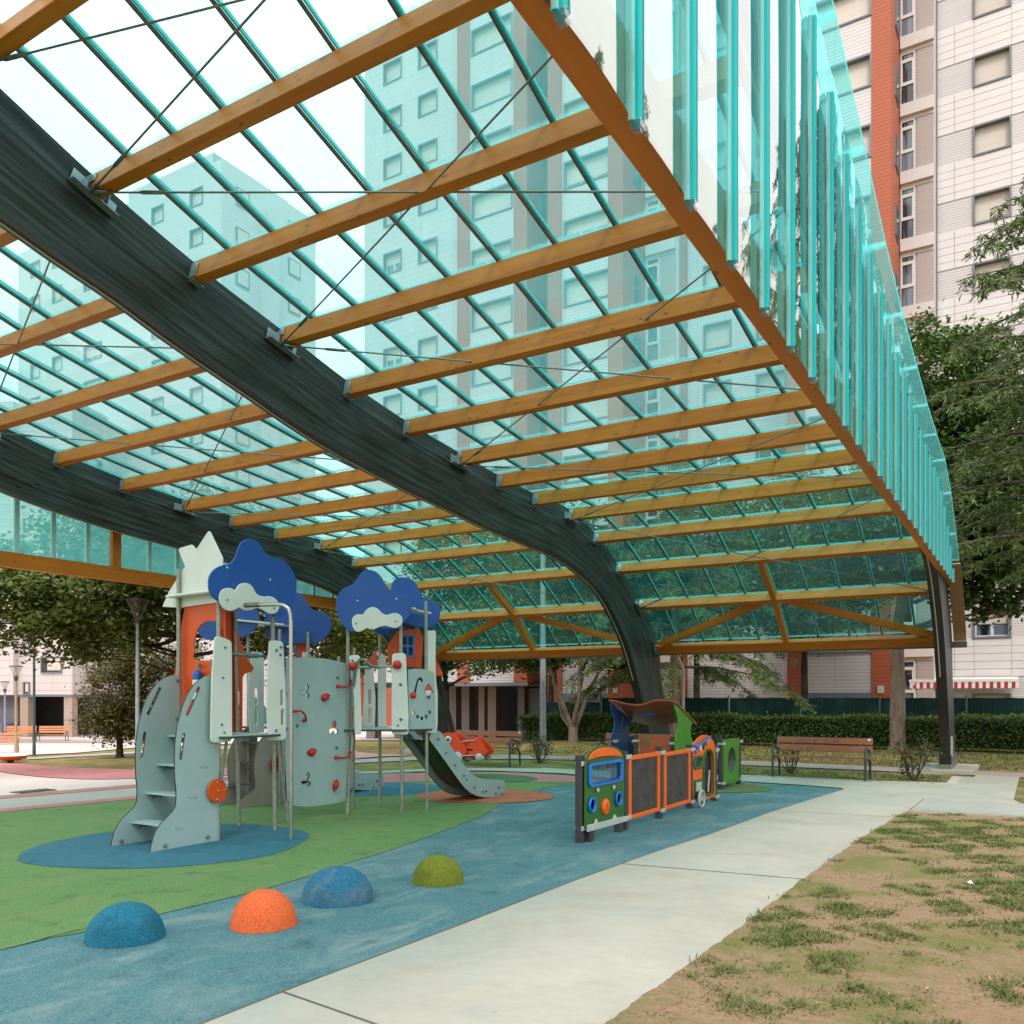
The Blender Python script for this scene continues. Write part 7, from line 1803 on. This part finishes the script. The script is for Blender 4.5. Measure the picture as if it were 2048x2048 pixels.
# T5 magnolia with several stems
b = (-14.1, 27.7, 0)
broad_tree('magnolia_tree', 'magnolia with several pale stems forking low in front of the hedge', b, 2.6, 0.18,
    [(-15.3, 26.7, 3.3, 1.4, 1.3, 0.65), (-12.9, 28.6, 3.3, 1.5, 1.3, 0.7), (-14.1, 27.7, 4.6, 2.2, 2.2, 1.5), (-16.2, 26.0, 4.2, 1.5, 1.5, 1.2), (-12.2, 29.2, 4.8, 1.6, 1.6, 1.4), (-14.1, 27.8, 6.6, 2.1, 2.1, 1.6)],
    20000, 0.21, M['leaf_dark'], M['bark_l'], 5, 28, 13, clump=0.16, stems=5, fork=0.55, aspect=0.42)
# T7 maple on the right behind the post
b = (-3.55, 28.9, 0)
broad_tree('chestnut_tree', 'tall tree with stout pale trunk behind the right-hand canopy post', b, 3.6, 0.24,
    [(-3.0, 29.0, 6.6, 3.0, 3.0, 1.9), (-1.9, 29.6, 8.7, 2.9, 2.9, 2.2), (-2.6, 29.0, 10.9, 2.2, 2.2, 1.9), (-0.7, 29.9, 7.2, 2.4, 2.4, 2.0), (-0.9, 29.0, 5.0, 1.3, 1.3, 1.1), (-4.6, 28.4, 6.6, 1.9, 1.9, 1.4)],
    70000, 0.17, M['leaf_dark'], M['bark_l'], 7, 50, 20, clump=0.13)

# trees of the garden between the fence and the block, mostly seen through the glass
for (x, y, sd, lab) in ((-18.2, 33.6, 81, 'leafy garden tree beyond the fence, behind the left eave glass'), (-11.8, 34.3, 82, 'leafy garden tree beyond the fence, behind the middle arch'), (-7.4, 33.8, 83, 'leafy garden tree beyond the fence, left of the window row seen through the eave glass')):
    broad_tree('garden_tree', lab, (x, y, zg(x)), 3.4, 0.15, [(x, y, 5.2, 2.5, 1.9, 1.6), (x - 1.7, y - .3, 6.4, 1.9, 1.7, 1.6), (x + 1.6, y + .3, 6.6, 2.0, 1.7, 1.7), (x, y, 8.3, 2.3, 1.9, 1.8)], 24000, 0.17, M['leaf_mid'] if sd != 82 else M['leaf_dark'], M['bark_d'], sd, 22, 18, clump=0.2)

def cedar(name, label, base, h_, r0, seed, z0, rmax, whorls, bark, az=None, per=(5, 7), npb=170, droopf=0.30, size=0.15, shape=0.8):
    """cedar: straight trunk, tiers of long arching limbs hung with flat drooping sprays of needles"""
    rng = np.random.default_rng(seed); bx, by, bz = base
    t = thing(name, label, 'tree', base)
    mb = MB(); mb.tube([(bx, by, bz - 0.05), (bx, by, bz + .15), (bx + .05, by, bz + h_ * .5), (bx, by, bz + h_)], [r0 * 1.4, r0 * 1.05, r0 * .62, 0.02], 12)
    P = []; T = []
    for k in range(whorls):
        f = k / max(1, whorls - 1); z = bz + z0 + (h_ - z0) * f
        nb = rng.integers(per[0], per[1] + 1); a0 = rng.uniform(0, 6.3)
        for j in range(nb):
            a = a0 + 2 * PI * j / nb + rng.normal() * 0.25
            L_ = rmax * ((1 - f) ** shape) * rng.uniform(0.72, 1.10) + 0.25
            d = np.array([math.cos(a), math.sin(a)])
            pts = []; seg = 9
            for i in range(seg + 1):
                s = i / seg; zz = z + L_ * (0.16 * s - droopf * 1.5 * s * s) + rng.normal() * 0.02
                w_ = L_ * s
                pts.append((bx + d[0] * w_ + rng.normal() * .03, by + d[1] * w_ + rng.normal() * .03, zz))
            rb = max(0.012, r0 * 0.22 * (1 - 0.7 * f))
            mb.tube(pts, [rb * (1 - 0.9 * i / seg) + 0.004 for i in range(seg + 1)], 5)
            perp = np.array([-d[1], d[0]])
            # side sprays
            ns = int(6 + L_ * 6)
            for q in range(ns):
                s = rng.uniform(0.18, 1.0); i = min(seg - 1, int(s * seg)); fr_ = s * seg - i
                p = np.array(pts[i]) * (1 - fr_) + np.array(pts[i + 1]) * fr_
                sl = rng.uniform(0.35, 0.85) * (0.35 + 0.35 * L_ / 3.0) * (1.15 - 0.55 * s)
                sd_ = (perp * rng.choice((-1, 1)) * rng.uniform(0.4, 1.0) + d * rng.uniform(0.25, 0.9)); sd_ /= np.linalg.norm(sd_)
                m_ = max(8, int(npb * sl / 4.2)); u_ = np.sort(rng.uniform(0, 1, m_))
                pp_ = np.stack([p[0] + sd_[0] * sl * u_, p[1] + sd_[1] * sl * u_, p[2] - sl * (0.10 * u_ + 0.62 * u_ ** 2.0)], 1)
                pp_ += rng.normal(size=pp_.shape) * np.array([.028, .028, .022])
                P.append(pp_); T.append(np.clip(0.20 + 0.55 * u_ * rng.uniform(.5, 1.2) + rng.normal(size=m_) * 0.10, 0, 1))
    mb.build('trunk', bark, t)
    P = np.concatenate(P); T = np.concatenate(T)
    me = leaves_mesh('crown', P, size, M['needle'], rng, 0.2, 0.16, T, jitter=0.5, droop=0.34)
    link('crown', me, t)
    return t
cedar('cedar_tree', 'cedar with long drooping branches over the hedge behind the play cabin', (-10.6, 28.5, 0), 10.5, 0.21, 21, 2.6, 4.6, 12, M['bark'], npb=260, size=0.17)
cedar('cedar_tree', 'big feathery cedar reaching in from the right picture edge', (1.55, 21.6, 0), 15.6, 0.26, 22, 4.9, 4.4, 20, M['bark'], per=(6, 8), npb=330, droopf=0.17, size=0.15, shape=0.55)
cedar('cedar_tree', 'tall narrow cedar right of the picture, mirrored in the gable glass', (5.4, 17.0, 0), 15.5, 0.24, 23, 2.5, 3.0, 15, M['bark'], npb=90, size=0.17)
cedar('cedar_tree', 'tall dark cedar right of the picture, seen only mirrored in the gable glass', (8.6, 20.0, 0), 17.0, 0.24, 24, 2.5, 3.2, 15, M['bark'], npb=90, size=0.17)

# hedge: clipped, leaves over a dark twiggy core
rng = np.random.default_rng(31)
hx0, hx1, hy0, hy1 = -16.9, 9.0, 28.75, 29.85
nh = 46000
hh = lambda x: 0.98 + 0.035 * np.sin(x * 1.1) + 0.03 * np.sin(x * 2.7 + 1) + np.where(x > -1.9, 0.10, 0.0)
x = rng.uniform(hx0, hx1, nh); side = rng.uniform(0, 1, nh); y = np.empty(nh); z = np.empty(nh)
f_ = side < 0.62; tp_ = side >= 0.62
y[f_] = hy0 + np.abs(rng.normal(size=f_.sum())) * 0.09 + 0.05 * np.sin(x[f_] * 3.3); z[f_] = rng.uniform(0.06, 1.0, f_.sum()) * hh(x[f_])
y[tp_] = rng.uniform(hy0, hy1, tp_.sum()); z[tp_] = hh(x[tp_]) - np.abs(rng.normal(size=tp_.sum())) * 0.05 + rng.exponential(0.022, tp_.sum())
endm = rng.uniform(size=nh) < 0.03; x[endm] = hx0 + rng.normal(size=endm.sum()) * 0.12; y[endm] = rng.uniform(hy0, hy1, endm.sum())
zgv = np.array([zg(a) for a in x]); P = np.stack([x, y, z + zgv], 1)
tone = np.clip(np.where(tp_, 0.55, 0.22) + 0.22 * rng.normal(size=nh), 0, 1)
hd = thing('hedge', 'long clipped evergreen hedge in front of the green fence', 'hedge', (-4, 29.3, 0))
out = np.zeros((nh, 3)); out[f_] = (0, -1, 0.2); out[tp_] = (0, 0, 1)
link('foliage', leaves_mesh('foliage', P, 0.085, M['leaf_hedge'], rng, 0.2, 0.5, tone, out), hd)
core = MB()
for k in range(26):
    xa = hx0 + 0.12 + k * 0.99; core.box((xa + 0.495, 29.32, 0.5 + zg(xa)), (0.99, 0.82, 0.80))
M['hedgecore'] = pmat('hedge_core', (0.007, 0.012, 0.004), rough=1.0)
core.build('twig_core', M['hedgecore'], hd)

# young bushes with red tips
def bush(base, h_, r_, seed, label, n=420, stems=7):
    rng = np.random.default_rng(seed); t = thing('young_bush', label, 'bush', base, 'young red-tipped bushes')
    mb = MB(); P = []; T = []
    for k in range(stems):
        a = 2 * PI * k / stems + rng.normal() * .3; rr_ = r_ * rng.uniform(.35, 1.0)
        e = (base[0] + rr_ * math.cos(a), base[1] + rr_ * math.sin(a), base[2] + h_ * rng.uniform(.7, 1.0))
        pts = limb(mb, (base[0] + .03 * math.cos(a), base[1] + .03 * math.sin(a), base[2] - .02), e, 0.014, 0.005, rng, 0.10, 5, 6)
        for _ in range(n // stems):
            s = rng.uniform(0.42, 1.05); i = min(5, int(s * 6)); q = np.array(pts[min(i, 6)]) + rng.normal(size=3) * r_ * 0.20
            P.append(q); T.append(np.clip(0.25 + (0.75 if (s > 0.88 and rng.uniform() < 0.45) else 0.25 * rng.uniform()), 0, 1))
    mb.build('stem', M['bark'], t)
    link('foliage', leaves_mesh('foliage', np.array(P), 0.075, M['leaf_bush'], rng, 0.5, 0.42, np.array(T)), t)
bush((-1.97, 18.45, 0), 0.85, 0.42, 41, 'young bush with orange tips beside the right-hand canopy post', 620, 9)
bush((-4.40, 18.75, 0), 0.92, 0.30, 42, 'young bush with red tips growing behind the brown bench', 160, 8)
bush((-10.4, 18.6, 0), 0.80, 0.40, 43, 'young bush beside the plain mast, left of the train panels', 480, 8)
bush((-5.95, 19.3, 0), 0.85, 0.45, 44, 'thin young bush right of the green tunnel board', 380, 8)
bush((-12.9, 21.5, 0), 0.65, 0.35, 45, 'low young bush with reddish tips behind the slide', 220, 7)

# grass tufts, blades and chips on the bare soil
def tufts(name, label_kind, n, area, seed, size, thresh, dens, near=1.0):
    rng = np.random.default_rng(seed); P = []
    x = rng.uniform(area[0], area[1], n * 6); y = area[2] + (area[3] - area[2]) * rng.uniform(0, 1, n * 6) ** 1.35
    edge = np.interp(y, [-6, 4, 5.6, 7.8, 10.2, 13.0, 13.3], [-1.78, -1.76, -1.72, -1.70, -1.65, -1.50, -1.3])
    top = np.interp(x, [-1.5, 0.6, 3.6], [13.1, 13.35, 13.85])
    f = (np.sin(x * 2.3 + 0.9 * y) + np.sin(1.5 * y - x * 1.9 + 2)) * 0.6 + np.sin(6.7 * x + 4.9 * y + 1) * .75 + np.sin(8.3 * y - 7.1 * x) * .75 + np.sin(15.0 * x + 11 * y + 3 * np.sin(y * 4)) * .6 + np.sin(17.0 * y - 13 * x) * .5 + 0.45 * (x + 1.0)
    ok = (x > edge + 0.02) & (y < top - 0.03) & (f > thresh)
    x, y = x[ok][:n], y[ok][:n]
    m_ = len(x); nb = dens
    X = np.repeat(x, nb) + rng.normal(size=m_ * nb) * 0.035; Y = np.repeat(y, nb) + rng.normal(size=m_ * nb) * 0.035
    P = np.stack([X, Y, np.full(m_ * nb, 0.004)], 1)
    N_ = len(P); hgt = size * (0.5 + rng.uniform(0, 1, N_)); a = rng.uniform(0, 2 * PI, N_); w_ = 0.0042
    d = np.stack([np.cos(a), np.sin(a), np.zeros(N_)], 1); s = np.stack([-np.sin(a), np.cos(a), np.zeros(N_)], 1)
    m1 = P + d * (hgt * .30)[:, None] + np.array([0, 0, 1.0]) * (hgt * .55)[:, None]; tp = P + d * (hgt * 0.95)[:, None] + np.array([0, 0, 1.0]) * (hgt * .80)[:, None]
    V = np.stack([P - s * w_, P + s * w_, m1 + s * w_ * .8, m1 - s * w_ * .8, tp], 1).reshape(-1, 3)
    i5 = np.arange(N_) * 5
    F = np.stack([i5, i5 + 1, i5 + 2, i5, i5 + 2, i5 + 3, i5 + 3, i5 + 2, i5 + 4], 1).reshape(-1)
    me = bpy.data.meshes.new(name); me.vertices.add(N_ * 5); me.vertices.foreach_set('co', V.astype(np.float32).ravel())
    me.loops.add(N_ * 9); me.loops.foreach_set('vertex_index', F.astype(np.int32)); me.polygons.add(N_ * 3)
    me.polygons.foreach_set('loop_start', np.arange(0, N_ * 9, 3, dtype=np.int32)); me.polygons.foreach_set('loop_total', np.full(N_ * 3, 3, dtype=np.int32))
    at = me.attributes.new('tone', 'FLOAT', 'POINT'); at.data.foreach_set('value', np.repeat(np.clip(np.repeat(rng.beta(1.6, 3, m_), nb) * .8 + .25 * rng.uniform(0, 1, N_) ** 2, 0, 1), 5).astype(np.float32))
    me.materials.append(M['grass']); me.update(calc_edges=True)
    o = link(name, me); tag(o, kind='stuff'); return o
tufts('grass', '', 15000, (-1.8, 4.0, 2.8, 13.9), 51, 0.040, 0.62, 14)
tufts('grass', '', 4500, (-1.8, 4.0, 2.8, 13.9), 52, 0.030, -0.8, 7)
# dry straw and wood chips on the soil
def chips(name, n, seed, lo, hi, mats, area, kind='stuff'):
    rng = np.random.default_rng(seed); mb = MB()
    k = 0
    while k < n:
        x = rng.uniform(area[0], area[1]); y = area[2] + (area[3] - area[2]) * rng.uniform() ** 1.5
        e = np.interp(y, [-6, 4, 5.6, 7.8, 10.2, 13.0, 13.3], [-1.78, -1.76, -1.72, -1.70, -1.65, -1.50, -1.3])
        if x < e + 0.01 - (0.05 if rng.uniform() < 0.1 else 0) or y > 13.0 + 0.12 * (x + 1): continue
        L_ = rng.uniform(lo, hi); a = rng.uniform(0, PI); w_ = L_ * rng.uniform(.08, .22)
        Mx = Matrix.Rotation(a, 3, 'Z') @ Matrix.Rotation(rng.normal() * .15, 3, 'Y')
        mb.box((x, y, 0.012 + 0.004 * rng.uniform()), (L_, w_, min(w_, 0.008)), Mx, int(rng.integers(0, len(mats)))); k += 1
    o = mb.build(name, mats); tag(o, kind=kind); return o
M['chip1'] = pmat('pale_wood_chip', (0.46, 0.30, 0.17), (0.36, 0.22, 0.12), 0.85, 20)
M['chip2'] = pmat('dry_straw', (0.40, 0.29, 0.17), (0.30, 0.20, 0.11), 0.9, 20)
M['chip3'] = pmat('dark_bark_chip', (0.09, 0.055, 0.035), rough=0.9)
chips('wood_chips', 15000, 61, 0.008, 0.040, [M['chip1'], M['chip2'], M['chip2'], M['chip3']], (-1.8, 3.6, 2.8, 13.6))
chips('bark_pieces', 260, 62, 0.04, 0.085, [M['chip1'], M['chip1'], M['chip3']], (-1.8, 2.6, 3.2, 10))
# short grass of the lawns behind
def lawn_blades(n, seed):
    rng = np.random.default_rng(seed); P = []
    x = rng.uniform(-13, 4, n); y = rng.uniform(17.6, 28.7, n)
    keep = ~((y > 19.6) & (y < 21.9)) & ~((x > -1.5) & (y < 20.1)) & ~((x < -9) & (y < 21.5) & (y > 15)) 
    x, y = x[keep], y[keep]; N_ = len(x)
    P = np.stack([x, y, np.zeros(N_) - 0.01], 1); rngt = rng
    me = leaves_mesh('lawn_grass', P, 0.075, M['grass'], rng, 0.0, 0.22, np.clip(rng.beta(1.5, 2.6, N_) + 0.22 * (np.sin(x * 1.3) + np.sin(y * 1.7 + x)) , 0, 1), droop=-0.55)
    o = link('lawn_grass', me); tag(o, kind='stuff')
lawn_blades(26000, 71)
# scraps of litter and leaves lying about
M['scrap'] = pmat('paper_scrap', (0.70, 0.68, 0.66), rough=0.7)
M['scrap_p'] = pmat('pink_paper_scrap', (0.70, 0.28, 0.25), rough=0.7)
rl_ = random.Random(5)
for (x, y, s, mt, lab) in ((0.05, 6.75, 0.045, 'scrap_p', 'crumpled pink paper scrap on the dry grass at right'), (-0.45, 8.3, 0.04, 'scrap', 'white paper scrap on the soil'), (-6.95, 14.55, 0.05, 'scrap', 'white scrap on the green rubber beyond the slide')):
    mb = MB(); c = []
    for k in range(7):
        a = 2 * PI * k / 7; c.append((x + s * (0.6 + .4 * rl_.random()) * math.cos(a), y + s * (0.6 + .4 * rl_.random()) * math.sin(a), 0.018 + 0.014 * rl_.random()))
    c.append((x, y, 0.05)); mb.add(c, [(k, (k + 1) % 7, 7) for k in range(7)] + [tuple(range(6, -1, -1))])
    o = mb.build('paper_scrap', M[mt]); tag(o, lab, 'litter')
